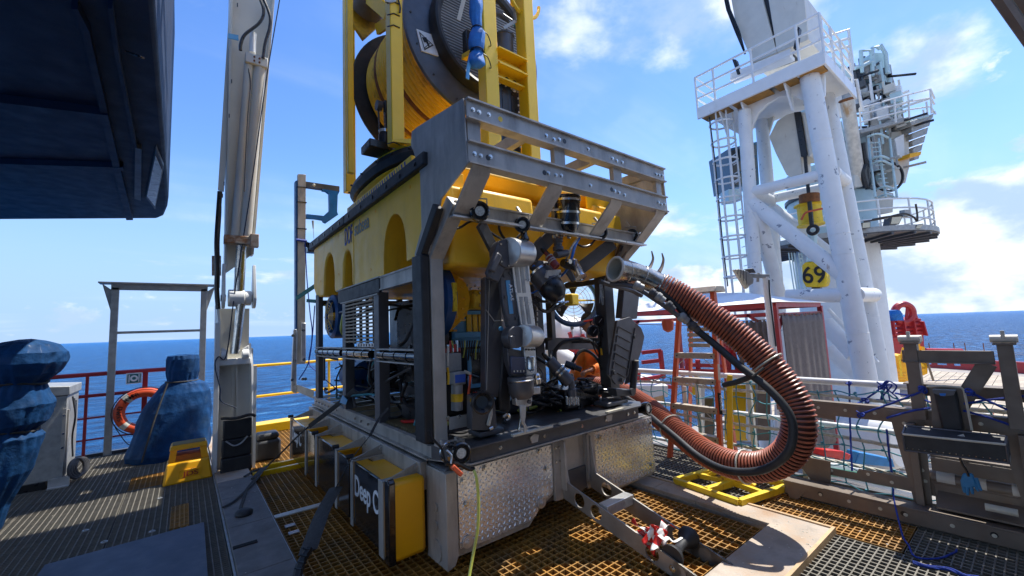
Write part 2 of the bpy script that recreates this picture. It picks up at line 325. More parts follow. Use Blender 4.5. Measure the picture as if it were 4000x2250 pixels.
# ------------------------------------------------------------------ sea
def sea_mat():
    m = bpy.data.materials.new('sea_water'); m.use_nodes = True; t = m.node_tree; b = t.nodes['Principled BSDF']; l = t.links
    g = t.nodes.new('ShaderNodeNewGeometry')
    def no(sc, det, st=(1, 1, 1), rot=.7):
        mp = t.nodes.new('ShaderNodeMapping'); mp.inputs['Scale'].default_value = st; mp.inputs['Rotation'].default_value = (0, 0, rot); l.new(g.outputs['Position'], mp.inputs[0])
        n = t.nodes.new('ShaderNodeTexNoise'); n.inputs['Scale'].default_value = sc; n.inputs['Detail'].default_value = det; n.inputs['Roughness'].default_value = .62; l.new(mp.outputs[0], n.inputs['Vector']); return n.outputs['Fac']
    a = t.nodes.new('ShaderNodeMath'); a.operation = 'MULTIPLY_ADD'; l.new(no(.10, 9, (1, 2.4, 1)), a.inputs[0]); a.inputs[1].default_value = 2.2; l.new(no(.9, 6, (1, 1.8, 1), .4), a.inputs[2])
    bp = t.nodes.new('ShaderNodeBump'); bp.inputs['Strength'].default_value = 1.; bp.inputs['Distance'].default_value = 2.8; l.new(a.outputs[0], bp.inputs['Height']); l.new(bp.outputs[0], b.inputs['Normal'])
    cr = t.nodes.new('ShaderNodeValToRGB'); e = cr.color_ramp.elements; e[0].position = .40; e[0].color = (.000, .058, .200, 1); e[1].position = .61; e[1].color = (.002, .175, .50, 1)
    x = cr.color_ramp.elements.new(.69); x.color = (.14, .40, .70, 1)
    l.new(no(.16, 10, (1, 2.6, 1)), cr.inputs[0]); l.new(cr.outputs[0], b.inputs['Base Color'])
    b.inputs['Roughness'].default_value = .30; b.inputs['IOR'].default_value = 1.33; b.inputs['Specular IOR Level'].default_value = .12
    return m
M['sea'] = sea_mat()
b = B(); S = 40000.
def seaz(x, y): return -9.5-.0062*x+.0088*y
gs = [-S, -9000, -2500, -800, -250, 0, 250, 800, 2500, 9000, S]
n = len(gs); b._a([(x, y, seaz(x, y)) for x in gs for y in gs], [(i*n+j, (i+1)*n+j, (i+1)*n+j+1, i*n+j+1) for i in range(n-1) for j in range(n-1)])
sea = struct('sea', b, 'sea')

# ------------------------------------------------------------------ working deck of grating panels
deck = bpy.data.objects.new('deck', None); C.objects.link(deck); deck['kind'] = 'structure'; ORG['deck'] = V((0, 0, 0))
GP = {}
def grating(x0, x1, y0, y1, m, px, py, wx=.010, wy=.006, dep=.03, z=0.):
    """bearing bars run along Y every px, cross bars along X every py"""
    key = (round(x1-x0, 3), round(y1-y0, 3), m, px, py)
    if key not in GP:
        b = B(); W = x1-x0; H = y1-y0
        k = int(round(W/px))
        for i in range(k+1):
            x = i*W/k; b.box(max(0, x-wx/2), min(W, x+wx/2), 0, H, -dep, -.0015)
        k = int(round(H/py))
        for i in range(k+1):
            y = i*H/k; b.box(.001, W-.001, max(0, y-wy/2), min(H, y+wy/2), -dep+.004, 0)
        GP[key] = mesh('grating_panel', b, m, V((0, 0, 0)), flip=False)
    return inst(GP[key], 'grating_panel', deck, (x0, y0, z))
# left deck, grey, three columns of panels with joints
for i, xa in enumerate((-1.12-.80, -1.12-1.6, -1.12-2.4, -1.12-3.2)):
    for j in range(8):
        ya = -3.3+j*1.22
        if i == 0 and j in (6,): 
            grating(xa+.006, xa+.794, ya+.006, ya+.6, 'ygrate', .050, .036, .008, .0055); grating(xa+.006, xa+.794, ya+.612, ya+1.214, 'ggrate', .050, .036, .008, .0055); continue
        grating(xa+.006, xa+.794, ya+.006, ya+1.214, 'ggrate', .050, .036, .008, .0055)
grating(-1.50, -1.36, 2.36, 3.02, 'ygrate', .035, .026, z=.004)
# hatch, yellow, square mesh
for i in range(3):
    for j in range(4):
        xa = -.74+i*.975; ya = -1.13+j*1.15
        grating(xa+.008, xa+.967, ya+.008, ya+1.142, 'ygrate', .060, .060, .009, .009, .045)
# right deck, grey, with a yellow run
for i in range(2):
    for j in range(9):
        xa = 2.50+i*.54; ya = -4.3+j*.93
        yl = False
        if i == 0 and j in (2, 3):
            continue
        grating(xa+.005, xa+.535, ya+.005, ya+.925, 'ggrate' if not yl else 'ygrate', .052, .044, .011, .008)
grating(2.505, 3.035, -2.435, -1.905, 'ggrate', .052, .044, .011, .008); grating(2.505, 3.035, -1.895, -1.42, 'ygrate', .052, .044, .011, .008); grating(2.505, 3.035, -1.41, -.93, 'ygrate', .052, .044, .011, .008); grating(2.505, 3.035, -.92, -.585, 'ggrate', .052, .044, .011, .008)
for i in range(3):
    for j in range(3):
        xa = -.7+i*1.06; ya = -4.3+j*.93
        grating(xa+.005, xa+1.055, ya+.005, ya+.925, 'ggrate', .052, .044, .011, .008)
for i in range(4):
    for j in range(4):
        xa = -1.0+i*.87; ya = 3.75+j*.7
        grating(xa+.005, xa+.865, ya+.005, ya+.695, 'ygrate' if i < 2 else 'ggrate', .058, .044, .010, .008)
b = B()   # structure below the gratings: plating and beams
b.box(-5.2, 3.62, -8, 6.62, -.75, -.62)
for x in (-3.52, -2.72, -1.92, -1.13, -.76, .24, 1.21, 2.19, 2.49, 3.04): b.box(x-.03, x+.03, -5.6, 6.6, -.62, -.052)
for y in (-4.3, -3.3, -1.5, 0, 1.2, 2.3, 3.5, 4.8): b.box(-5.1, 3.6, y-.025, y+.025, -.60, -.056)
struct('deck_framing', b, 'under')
b = B()   # edge angle round the deck
b.box(-5.2, 3.66, 6.56, 6.66, -.5, .03); b.box(3.60, 3.66, -8, 6.56, -.5, .02); b.box(-5.3, -5.2, -8, 6.6, -.5, .03)
struct('deck_edge', b, 'dark')
# coamings round the hatch (each slab a piece)
def slab(x0, x1, y0, y1, m, z1=.035):
    b = B(); b.box(x0, x1, y0, y1, -.12, z1); return part('coaming_slab', b, m, deck, bev=.006)
ys = [-4.2, -2.9, -1.6, -.2, .95, 1.9, 2.75, 3.42, 4.6, 6.5]
for a, c in zip(ys, ys[1:]): slab(-1.10, -.755, a+.003, c-.003, 'conc2' if c < 3.5 else 'conc')  # slabs lying in shade get it as a darker grey colour
# the right-hand coaming, wide, corner piece and slot
slab(2.235, 2.47, .25, .9, 'conc'); slab(2.235, 2.47, -.12, .247, 'conc')
b = B(); b.prism([(2.235, -.123, -.1), (2.47, -.123, -.1), (2.47, -.55, -.1), (2.235, -.55, -.1)], (0, 0, .135)); part('coaming_slab', b, 'conc', deck, bev=.006)
b = B(); b.prism([(2.235, -.553, -.1), (2.47, -.553, -.1), (2.47, -.66, -.1), (2.40, -.66, -.1), (2.40, -.86, -.1), (2.47, -.86, -.1), (2.47, -1.50, -.1), (1.0, -1.50, -.1), (1.0, -1.16, -.1), (2.235, -1.16, -.1)], (0, 0, .135)); part('coaming_slab', b, 'conc', deck, bev=.006)
slab(-.75, .997, -1.50, -1.16, 'conc')
b = B(); b.box(2.472, 2.495, -1.5, .9, -.1, .045); b.box(1.0, 2.495, -1.525, -1.502, -.1, .045); part('edge_strip', b, 'woodl', deck)
b = B(); b.box(-.752, -.742, -1.15, 3.46, -.05, .012); b.box(-.742, 2.225, -1.155, -1.145, -.06, .004); b.box(2.222, 2.232, -1.15, .9, -.06, .004); b.box(-1.118, -1.104, -3.3, 6.4, -.05, .012); part('frame_angle', b, 'galv', deck)
b = B(); b.box(-.74, -.1, 3.455, 3.50, -.02, .045); b.box(-.60, .6, 3.70, 3.75, -.02, .05); part('kick_plate', b, 'yellow', deck)
b = B(); b.box(-.735, -.20, 1.905, 1.985, .002, .012); part('threshold_bar', b, 'cream', deck)
for y in (1.45, 1.62):
    for k in (0, 1):
        b = B(); b.cyl((-.70, y+k*.03, .01), (-.62, y+k*.03, .01), .009, seg=8); part('clip', b, 'alu2', deck)
# grey-blue plate lying on the left deck
b = B(); b.prism([(-1.252, 2.289, .002), (-2.235, 2.257, .002), (-2.30, .3, .002), (-1.27, .3, .002)], (0, 0, .012))
solo('deck_plate', b, 'mat', 'flat blue-grey sheet lying on the dark grating at the bottom left', 'deck plate', (-1.8, 1.3, 0), bev=.003)
for p in ((-1.93, 2.46), (-1.62, 2.42), (-1.60, 3.42), (-2.1, 2.9)):
    b = B(); b.cyl((*p, .0), (*p, .008), .024, seg=14); b.cyl((*p, .008), (*p, .016), .009, seg=6); part('grating_clip', b, 'galv', deck)

# ------------------------------------------------------------------ overhead structures
A = PZ(3.6, Z1(1180, 0)); 
b = B()
und = [PZ(3.6, D(-60, 553)), PZ(3.6, D(396, 550)), PZ(3.6, D(412, 543)), PZ(3.6, D(421, 522)), PZ(3.6, D(424, 500)), V((-1.618, .2, 3.6)), V((-1.60, -3.2, 3.6)), V((-7, -3.2, 3.6)), V((-7, 8.4, 3.6))]
b.prism(und, (0, 0, 2.4))
cont = thing('overhead_deckhouse', 'dark navy deckhouse overhanging the upper left with a floodlight at its corner', 'deckhouse', (-3, 3, 3.6))
part('shell', b, 'navy', cont, bev=.03)
b = B()   # ribs below the plating
def zz(p, z): q = PZ(z, p); return q
b.prism([PZ(3.599, D(0, 236)), PZ(3.599, D(272, 270)), PZ(3.599, D(272, 282)), PZ(3.599, D(0, 252))], (0, 0, -.07))
part('stiffener', b, 'navy', cont)
b = B(); b.prism([PZ(3.599, D(196, 0)), PZ(3.599, D(226, 60)), PZ(3.599, D(300, 400)), PZ(3.599, D(335, 545)), PZ(3.599, D(318, 545)), PZ(3.599, D(282, 400)), PZ(3.599, D(208, 60)), PZ(3.599, D(180, 0))], (0, 0, -.055)); part('stiffener', b, 'navy', cont)
b = B(); b.prism([PZ(3.599, D(284, 0)), PZ(3.599, D(300, 120)), PZ(3.599, D(345, 360)), PZ(3.599, D(336, 360)), PZ(3.599, D(290, 120)), PZ(3.599, D(272, 0))], (0, 0, -.05)); part('stiffener', b, 'navy', cont)
b = B(); b.prism([PZ(3.599, D(0, 398)), PZ(3.599, D(310, 408)), PZ(3.599, D(312, 416)), PZ(3.599, D(0, 408))], (0, 0, -.06)); part('stiffener', b, 'navy', cont)
b = B(); b.tube(spline([PZ(3.56, Z1(950, 385)), PZ(3.5, Z1(1010, 410)), PZ(3.48, Z1(1050, 425)), PZ(3.49, Z1(1085, 438))]), .008, 6); part('wire', b, 'black', cont)
# floodlight fixed under the corner
q = [PZ(3.56, D(392, 372)), PZ(3.56, D(412, 420)), PZ(3.56, D(390, 528)), PZ(3.56, D(366, 498))]
fl = B(); fl.prism(q, (0, 0, .05)); h = part('floodlight', fl, 'dark', cont, bev=.01)
cq = sum(q, V((0, 0, 0)))/4; fl = B(); fl.prism([cq+(p-cq)*.82 for p in q], (0, 0, -.008)); part('lens', fl, mat('sky_tint_lens', (.72, .84, .90), .3, bump=0), h)  # the sky's reflection is put into this pale lens colour
b = B(); b.prism([PZ(3.55, D(340, 372)), PZ(3.55, D(356, 376)), PZ(3.55, D(354, 505)), PZ(3.55, D(338, 500))], (0, 0, .05)); part('bracket', b, 'dark', cont)
rf = thing('overhead_beam', 'dark grimy overhead beam crossing the top right corner', 'beam', (1.5, -2, 3.6))
b = B(); b.prism([PD(2.9, C2(1150, -50)), PD(2.9, C2(1200, 0)), PD(2.9, C2(1449, 350)), PD(2.9, C2(1650, 640)), PD(2.9, C2(2300, 300)), PD(2.9, C2(1900, -600)), PD(2.9, C2(1000, -300))], cF*-.35); part('web', b, 'brown', rf, bev=.01)
b = B(); b.bar(PD(2.50, C2(1310, -40)), PD(2.50, C2(1560, 330)), .012, .03, up=tuple(cF)); part('seam', b, 'galv', rf)
b = B(); b.bar(PD(2.7, C2(1640, -120)), (2.6, -3.2, 3.9), .25, .2); part('strut', b, 'brown', rf)
hg = thing('hangar', 'pale hangar roof and rear wall added unseen behind the viewpoint to shape the light', 'hangar', (1, -6, 0))
b = B(); b.box(-7, 9.5, -9, -2.95, 3.62, 4.0); part('roof', b, 'cream', hg)  # unseen roof added to block sky; cream so it bounces light
b = B(); b.box(-7, 9.5, -9, -8.9, -.6, 3.6); part('wall', b, 'cream', hg)  # unseen wall, cream to bounce light into the shade

b = B(); rg2 = random.Random(8)
for i in range(150):
    x, y = rg2.choice(((rg2.uniform(-3.2, -1.15), rg2.uniform(-.5, 6)), (rg2.uniform(2.5, 3.5), rg2.uniform(-2.6, 1)), (rg2.uniform(1.0, 2.45), rg2.uniform(-1.5, -1.18)), (rg2.uniform(-1.09, -.77), rg2.uniform(0, 5)))); z = .003 if not (1.0 < x < 2.5 or -1.1 < x < -.76) else .036
    r = rg2.uniform(.003, .010); a = rg2.uniform(0, 6); b._a([(x+r*math.cos(a+k*2.1)*rg2.uniform(.5, 1.4), y+r*math.sin(a+k*2.1), z+.001*k) for k in range(3)]+[(x, y, z+r*.5)], [(0, 1, 2), (0, 3, 1), (1, 3, 2), (2, 3, 0)])
part('deck_grit', b, 'cream', deck, kind='stuff')
# ------------------------------------------------------------------ left side: rail, portal, lifebuoy
YR = 6.50
rl = thing('guard_rail', 'dull red pipe guard rail along the deck edge behind the lifebuoy', 'railing', (-2.6, YR, 0))
for z, x1, r in ((1.245, -1.15, .034), (.92, -1.15, .027), (.585, -1.15, .014), (.26, -1.15, .014)):
    b = B(); b.cyl((-5.2, YR, z), (x1, YR, z), r, seg=10); part('rail', b, 'red', rl)
for x, w in ((-4.6, .03), (-3.6, .03), (-2.60, .03), (-1.93, .055), (-1.17, .03)):
    b = B(); b.box(x-w*.6, x+w*.6, YR-.02, YR+.02, .02, 1.25); part('post', b, 'red', rl)
pf = thing('steel_portal', 'tall grey steel goalpost frame with flat top plate standing at the red rail', 'frame', (-1.8, 6.44, 0))
for x in (-2.33, -1.19):
    b = B(); b.box(x-.045, x+.045, 6.40, 6.47, .0, 2.60); part('post', b, 'galv', pf, bev=.004)
    s_ = -1 if x < -2 else 1
    b = B(); b.prism([(x-.045*s_*-1, 6.44, 2.56), (x+s_*.16, 6.44, 2.66), (x+s_*.04, 6.44, 2.20)], (0, .012, 0)); part('gusset', b, 'galv', pf)
b = B(); b.box(-2.52, -1.02, 6.30, 6.56, 2.655, 2.675); b.box(-2.38, -1.14, 6.40, 6.46, 2.56, 2.655); part('top_beam', b, 'galv', pf)
b = B(); b.box(-2.29, -1.23, 6.42, 6.45, 1.855, 1.895); part('cross_bar', b, 'galv', pf)
rg = thing('lifebuoy', 'orange lifebuoy with pale bands hanging on the red rail', 'lifebuoy', (-1.93, 6.38, .62))
b = B(); b.torus((-1.93, 6.38, .62), (0, 1, 0), .285, .072, 40, 12); part('ring', b, 'ring', rg)
for a in (.75, 2.3, 3.9, 5.5):
    b = B(); pts = [V((-1.93, 6.38, .62))+V((math.cos(a+t)*.285, 0, math.sin(a+t)*.285)) for t in (-.13, -.065, 0, .065, .13)]; b.tube(pts, .0745, 12, caps=False); part('band', b, 'clear', rg)
b = B(); b.tube(circ((-1.93, 6.33, .62), (0, 1, 0), .372, 28), .007, 6, closed=True); b.tube(spline([(-2.25, 6.33, .42), (-2.1, 6.35, .14), (-2.0, 6.36, .12)]), .007, 6); part('grab_rope', b, 'black', rg)
for i, ch in enumerate('SKANDI ANMAR'):   # lettering round the ring
    a = PI*1.13-i*.145; 
    if ch != ' ':
        c = V((-1.93+math.cos(a)*.252, 6.300, .62+math.sin(a)*.252)); xd = V((math.sin(a), 0, -math.cos(a))); yd = V((math.cos(a), 0, math.sin(a)))
        text(ch, 'inkk', c, xd, yd, .085, rg)
sg = thing('safety_sign', 'small green and white lifebuoy sign fixed to the red rail post', 'sign', (-2.05, 6.40, 1.14))
b = B(); b.box(-2.155, -1.965, 6.40, 6.412, 1.055, 1.225); part('board', b, 'inkw', sg)
b = B(); b.box(-2.14, -1.98, 6.396, 6.40, 1.07, 1.21); part('panel', b, mat('sign_green', (.03, .16, .17), .5, bump=0), sg)
b = B(); b.torus((-2.06, 6.394, 1.14), (0, 1, 0), .036, .013, 20, 6, .3); b.box(-2.125, -2.112, 6.392, 6.396, 1.08, 1.2); b.box(-2.008, -1.995, 6.392, 6.396, 1.08, 1.2); part('symbol', b, 'inkw', sg)
# ------------------------------------------------------------------ stainless cabinet
cb_ = thing('steel_cabinet', 'weathered stainless cabinet with sloped lid beside the wrapped blue bundle', 'cabinet', (-2.8, 5.2, 0))
b = B(); b.box(-3.35, -2.565, 4.93, 5.62, .07, 1.08); part('body', b, 'galv', cb_, bev=.008)
b = B(); b.prism([(-3.38, 4.90, 1.083), (-2.545, 4.90, 1.083), (-2.545, 4.90, 1.19), (-3.38, 4.90, 1.26)], (0, .75, 0)); part('lid', b, 'galv', cb_, bev=.008)
b = B(); b.box(-2.60, -2.568, 4.915, 4.928, .28, .92); b.box(-2.566, -2.55, 4.95, 4.99, .12, .9); part('hinge_strip', b, 'alu', cb_)
for z in (.45, .62, .84): 
    b = B(); b.cyl((-2.584, 4.915, z), (-2.584, 4.905, z), .012, seg=8); part('bolt', b, 'steel', cb_)
b = B(); b.box(-2.68, -2.50, 4.86, 4.90, .0, .11); b.box(-2.68, -2.50, 4.80, 4.90, .0, .012); part('foot', b, 'alu2', cb_)
b = B(); b.box(-3.3, -2.70, 4.88, 5.0, .0, .085); part('fork_pocket', b, 'black', cb_)
for k in range(3):
    b = B(); b.tube(spline([(-2.54+.01*k, 5.05+.04*k, 1.05-.03*k), (-2.50, 5.0, .8), (-2.53, 5.1, .55), (-2.51, 5.06, .3)]), .009, 6); part('cable', b, 'black', cb_)
for k in range(4):
    b = B(); b.torus((-2.46+k*.012, 4.98+.03*k, .165), (.85, -.45, .1), .115-.006*k, .017, 24, 8); part('hose_coil', b, 'dark', cb_)
# ------------------------------------------------------------------ tarpaulin bundles
def blob(rs, seed, amp, seg=96, sub=9, sharpv=.55):
    """rs: list of (cx, cy, z, rx, ry, angle); cloth rings pulled in at the lashings, folded by noise"""
    n = len(rs); out = []
    for i in range(n-1):
        for k in range(sub):
            t = k/sub; t2 = t*t*(3-2*t); out.append([rs[i][j]*(1-t2)+rs[i+1][j]*t2 for j in range(6)])
    out.append(list(rs[-1])); b = B(); R = []
    for (cx, cy, z, rx, ry, a) in out:
        r = []
        for j in range(seg):
            t = 2*PI*j/seg; c, s_ = math.cos(t), math.sin(t)
            tie = 1 if rx > .24 else .45; nr = max(0, min(1, (min(.27, rx)-.27)/-.08)) if rx < .3 else 0; u_ = mnoise.noise(V((c*2+seed, s_*2, z*2.5)))*.8; w = mnoise.noise(V((c*1.2+seed, s_*1.2, z*1.7)))*1.0+(1-abs(mnoise.noise(V((c*2.4+u_, s_*2.4+seed, z*3.4+u_))))*3)*.30+(1-abs(mnoise.noise(V((c*5+z+u_, s_*5+seed, z*7))))*2.6)*.26+mnoise.noise(V((c*12+u_, s_*12+seed, z*9)))*.22+math.sin(t*15+seed+4*u_)*(.10+.45*nr)-.25
            q = 1+amp*w*min(1, (rx+ry)*2.2)
            x, y = c*rx*q, s_*ry*q
            r.append(V((cx+x*math.cos(a)-y*math.sin(a), cy+x*math.sin(a)+y*math.cos(a), z+amp*.12*mnoise.noise(V((c*3, s_*3, z*2+seed))))))
        R.append(r)
    b.rings(R); return b
tl = thing('covered_winch', 'tall bundle wrapped in dark blue tarpaulin with two tied waists at the left edge', 'bundle', (-2.82, 3.7, 0))
b = blob([(-2.90, 3.60, .0, .15, .15, 0), (-2.88, 3.6, .22, .18, .18, 0), (-2.82, 3.6, .50, .24, .22, 0), (-2.77, 3.6, .82, .25, .24, 0), (-2.76, 3.6, .885, .19, .19, 0), (-2.74, 3.6, .95, .24, .24, 0), (-2.73, 3.6, 1.12, .275, .26, 0), (-2.72, 3.6, 1.28, .20, .20, 0), (-2.71, 3.6, 1.335, .18, .18, 0), (-2.70, 3.6, 1.42, .27, .26, 0), (-2.70, 3.6, 1.53, .33, .30, 0), (-2.69, 3.6, 1.63, .315, .29, 0), (-2.68, 3.6, 1.71, .235, .22, 0), (-2.68, 3.6, 1.745, .15, .14, 0), (-2.68, 3.6, 1.765, .05, .05, 0)], 3.3, .105)
part('tarpaulin', b, 'tarp', tl, sharp=85)
for z, r, xx in ((1.335, .19, -2.71), (.885, .195, -2.76)):
    b = B(); b.tube([V((xx+math.cos(a)*r*1.06, 3.6+math.sin(a)*r, z+.012*math.sin(a*3))) for a in [2*PI*i/24 for i in range(24)]], .012, 6, closed=True); part('lashing', b, 'strap', tl)
b = B(); b.cyl((-2.86, 3.6, 0), (-2.86, 3.6, .1), .06); part('foot', b, 'dark', tl)
tr = thing('covered_machine', 'cone shaped machine hooded in royal blue tarpaulin behind the yellow step stool', 'bundle', (-1.55, 5.6, 0))
b = blob([(-1.60, 5.62, .0, .46, .40, 0), (-1.58, 5.62, .08, .50, .42, 0), (-1.55, 5.62, .35, .465, .38, 0), (-1.50, 5.62, .66, .42, .34, 0), (-1.44, 5.62, .92, .34, .28, 0), (-1.43, 5.62, 1.04, .27, .22, 0), (-1.45, 5.62, 1.10, .18, .17, 0), (-1.45, 5.62, 1.22, .20, .18, 0), (-1.45, 5.62, 1.42, .205, .19, .3), (-1.45, 5.62, 1.475, .19, .17, .3), (-1.45, 5.62, 1.49, .04, .04, 0)], 9.1, .075)
part('tarpaulin', b, 'tarp', tr, sharp=85)
b = B(); b.tube([V((-1.45+math.cos(a)*.20, 5.62+math.sin(a)*.19, 1.085)) for a in [2*PI*i/24 for i in range(24)]], .013, 6, closed=True); b.tube(spline([(-1.62, 5.42, 1.08), (-1.72, 5.30, .7), (-1.80, 5.22, .35), (-1.86, 5.2, .05)]), .012, 6); part('lashing', b, 'strap', tr)
# ------------------------------------------------------------------ yellow step stool
st = thing('step_stool', 'yellow plastic step stool marked in red standing before the blue cover', 'stool', (-1.34, 4.2, 0))
def frus(x0, x1, y0, y1, z0, X0, X1, Y0, Y1, z1):
    b = B(); b._a([(x0, y0, z0), (x1, y0, z0), (x1, y1, z0), (x0, y1, z0), (X0, Y0, z1), (X1, Y0, z1), (X1, Y1, z1), (X0, Y1, z1)], [(3, 2, 1, 0), (4, 5, 6, 7), (0, 1, 5, 4), (1, 2, 6, 5), (2, 3, 7, 6), (3, 0, 4, 7)]); return b
part('lower_step', frus(-1.60, -1.12, 3.86, 4.26, 0, -1.565, -1.155, 3.90, 4.22, .235), 'amber', st, bev=.02)
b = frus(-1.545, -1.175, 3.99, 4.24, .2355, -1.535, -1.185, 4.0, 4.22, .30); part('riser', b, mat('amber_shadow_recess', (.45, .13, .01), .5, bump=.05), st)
b = B(); b.v += frus(-1.555, -1.49, 3.985, 4.25, .236, -1.535, -1.47, 4.0, 4.22, .38).v; b.f += [[i for i in f] for f in frus(0, 1, 0, 1, 0, 0, 1, 0, 1, 1).f]; b.m += [0]*6; part('cheek', b, 'amber', st)
b = frus(-1.235, -1.165, 3.985, 4.25, .236, -1.255, -1.185, 4.0, 4.22, .38); part('cheek', b, 'amber', st)
part('top_step', frus(-1.55, -1.17, 3.975, 4.25, .365, -1.53, -1.19, 3.99, 4.24, .425), 'amber', st, bev=.012)
b = B(); b.box(-1.52, -1.20, 4.0, 4.23, .426, .429); part('grip_pad', b, mat('worn_grip', (.25, .17, .05), .8, bump=.4), st)
b = B(); b.box(-1.45, -1.23, 3.868, 3.874, .06, .15); part('panel', b, 'amber', st, bev=.003)
text('JDS', 'inkr', (-1.41, 3.855, .078), (1, 0, 0), (0, .08, 1), .075, st, wid=1.35)
# ------------------------------------------------------------------ knuckle boom crane
kc = thing('deck_crane', 'cream knuckle boom deck crane rising on the left with chrome cylinders', 'crane', (-.88, 4.2, 0))
def PYc(p, y=4.05): return PY(y, p)
b = B()   # mast: two side plates and a web between them
b.prism([(-1.10, 3.93, 0), (-1.10, 4.42, 0), (-1.12, 4.42, 2.15), (-1.12, 4.10, 2.20), (-1.10, 3.95, 1.9)], (.025, 0, 0)); part('side_plate', b, 'whitec', kc)
b = B(); b.prism([(-.69, 3.93, 0), (-.69, 4.42, 0), (-.74, 4.42, 1.6), (-.74, 4.12, 1.62), (-.72, 3.98, 1.3)], (.025, 0, 0)); part('side_plate', b, 'whitec', kc)
b = B(); b.box(-1.07, -.69, 4.10, 4.40, 0, 1.55); b.box(-1.09, -.74, 4.12, 4.40, 1.55, 2.1); part('mast_web', b, 'cream', kc)
b = B(); b.bar(PYc(D(598, 1060), 4.04), PYc(D(594, 915), 4.04), .022); b.box(-.93, -.90, 4.07, 4.10, .2, 1.4); part('stiffener', b, 'cream', kc)
for p1, p2, r in ((D(590, 905), D(600, 720), .045), (D(605, 735), D(612, 600), .052)):
    pass
lo_, hi_ = PYc(D(590, 890), 3.95), PYc(D(606, 760), 3.95)
b = B(); b.cyl(lo_, hi_, .055, seg=20); part('cylinder_rod', b, 'steel', kc)
b = B(); c = PYc(D(592, 898), 3.98); b.box(c.x-.18, c.x+.17, 3.94, 4.10, c.z-.10, c.z-.02); b.cyl(c+V((-.16, 0, .02)), c+V((-.09, 0, .02)), .07); b.cyl(c+V((.07, 0, .02)), c+V((.15, 0, .02)), .07); b.prism([c+V((-.17, 0, -.05)), c+V((-.09, 0, -.05)), c+V((-.09, 0, .10)), c+V((-.15, 0, .13))], (0, .04, 0)); b.prism([c+V((.17, 0, -.05)), c+V((.08, 0, -.05)), c+V((.08, 0, .10)), c+V((.15, 0, .15))], (0, .04, 0)); part('lower_clevis', b, 'whitec', kc, bev=.008)
c = PYc(D(603, 750), 3.98)   # knuckle
b = B(); b.cyl(c+V((-.13, 0, 0)), c+V((.05, 0, 0)), .115, seg=24); b.cyl(c+V((.05, 0, .0)), c+V((.13, 0, 0)), .10, seg=24); part('knuckle_pin', b, 'whitec', kc, bev=.01)
for dx, w in ((-.20, .035), (.145, .035)):
    b = B(); n = 14; prof = [c+V((dx, -.12*math.cos(a)+.03, -.12*math.sin(a))) for a in [PI*i/n for i in range(n+1)]]
    b.prism([c+V((dx, -.14+.02*i, 0)) for i in (0,)]+[c+V((dx, -.14*math.cos(a), -.14*math.sin(a))) for a in [PI*i/n for i in range(1, n)]]+[c+V((dx, .14, 0)), c+V((dx, .07, .45)), c+V((dx, .0, .46))], (w, 0, 0)); part('knuckle_plate', b, 'whitec', kc, bev=.004)
    b = B(); b.cyl(c+V((dx-.012, 0, 0)), c+V((dx+w+.012, 0, 0)), .045); part('pin_cap', b, 'cream', kc)
rod_a, rod_b = PY(3.97, D(600, 755)), PY(3.93, D(607, 618))
b = B(); b.cyl(rod_a, rod_b, .062, seg=20); part('cylinder_rod', b, 'steel', kc)
# boom: box channel leaning towards the ship
bl, br_ = PY(4.0, D(566, 640)), PY(4.0, D(632, 640)); tl_, tr_ = PY(3.62, D(580, -60)), PY(3.62, D(690, -60))
ext = lambda a, t: a[0]+(a[1]-a[0])*t
L_, R_ = (bl, tl_), (br_, tr_)
b = B(); jt = ext(L_, 1.45).lerp(ext(R_, 1.45), .5); b.bar(ext(L_, 1.19).lerp(ext(R_, 1.19), .5)+V((0, .15, 0)), jt+V((0, .15, 0)), .42, .30, up=(0, 1, 0)); b.bar(jt+V((-.3, .0, 0)), (3.4, 4.75, 9.1), .60, .55); part('shade_jib', b, 'cream', kc)  # out-of-view jib added to throw a shade band across the left deck
b = B(); ofs = V((0, .30, 0)); a0, a1, c0, c1 = ext(L_, -.06), ext(L_, 1.2), ext(R_, 0), ext(R_, 1.2)
b.prism([a0, a1, a1+ofs, a0+ofs*.9], (.03, 0, 0)); b.prism([c0, c1, c1+ofs, c0+ofs*.6], (.03, 0, 0)); part('boom_cheeks', b, 'cream', kc, bev=.004)
b = B(); b._a([a0+V((.03, .12, 0)), c0+V((0, .12, 0)), c1+V((0, .12, 0)), a1+V((.03, .12, 0)), a0+V((.03, .15, 0)), c0+V((0, .15, 0)), c1+V((0, .15, 0)), a1+V((.03, .15, 0))], [(0, 1, 2, 3), (7, 6, 5, 4)]); part('boom_web', b, 'cream', kc)
# cylinder barrels on the face of the boom
cl = [(PY(3.93, D(592, 598)), PY(3.60, D(628, 140)), .055, 'cream'), (PY(3.93, D(617, 600)), PY(3.60, D(655, 145)), .075, 'cream')]
for p, q, r, m in cl: b = B(); b.cyl(p, q, r, seg=20); part('cylinder_barrel', b, m, kc)
b = B(); p = PY(3.90, D(606, 605)); b.box(p.x-.19, p.x+.19, p.y-.06, p.y+.08, p.z-.055, p.z+.055); b.box(p.x+.10, p.x+.2, p.y-.09, p.y, p.z-.09, p.z+.09); part('gland_block', b, mat('rust_stained_block', (.50, .40, .30), .6, dirt=(.30, .12, .03), damt=.9, dscale=9, dth=(.45, .6)), kc, bev=.008)
b = B(); p = PY(3.58, D(645, 155)); b.box(p.x-.13, p.x+.13, p.y-.05, p.y+.06, p.z-.07, p.z+.07); part('valve_block', b, 'cream', kc, bev=.008)
for i in range(4): b = B(); q = p+V((-.03+.06*(i % 2), -.052, -.03+.055*(i//2))); b.cyl(q, q+V((0, -.012, 0)), .012, seg=8); part('port', b, 'rust', kc)
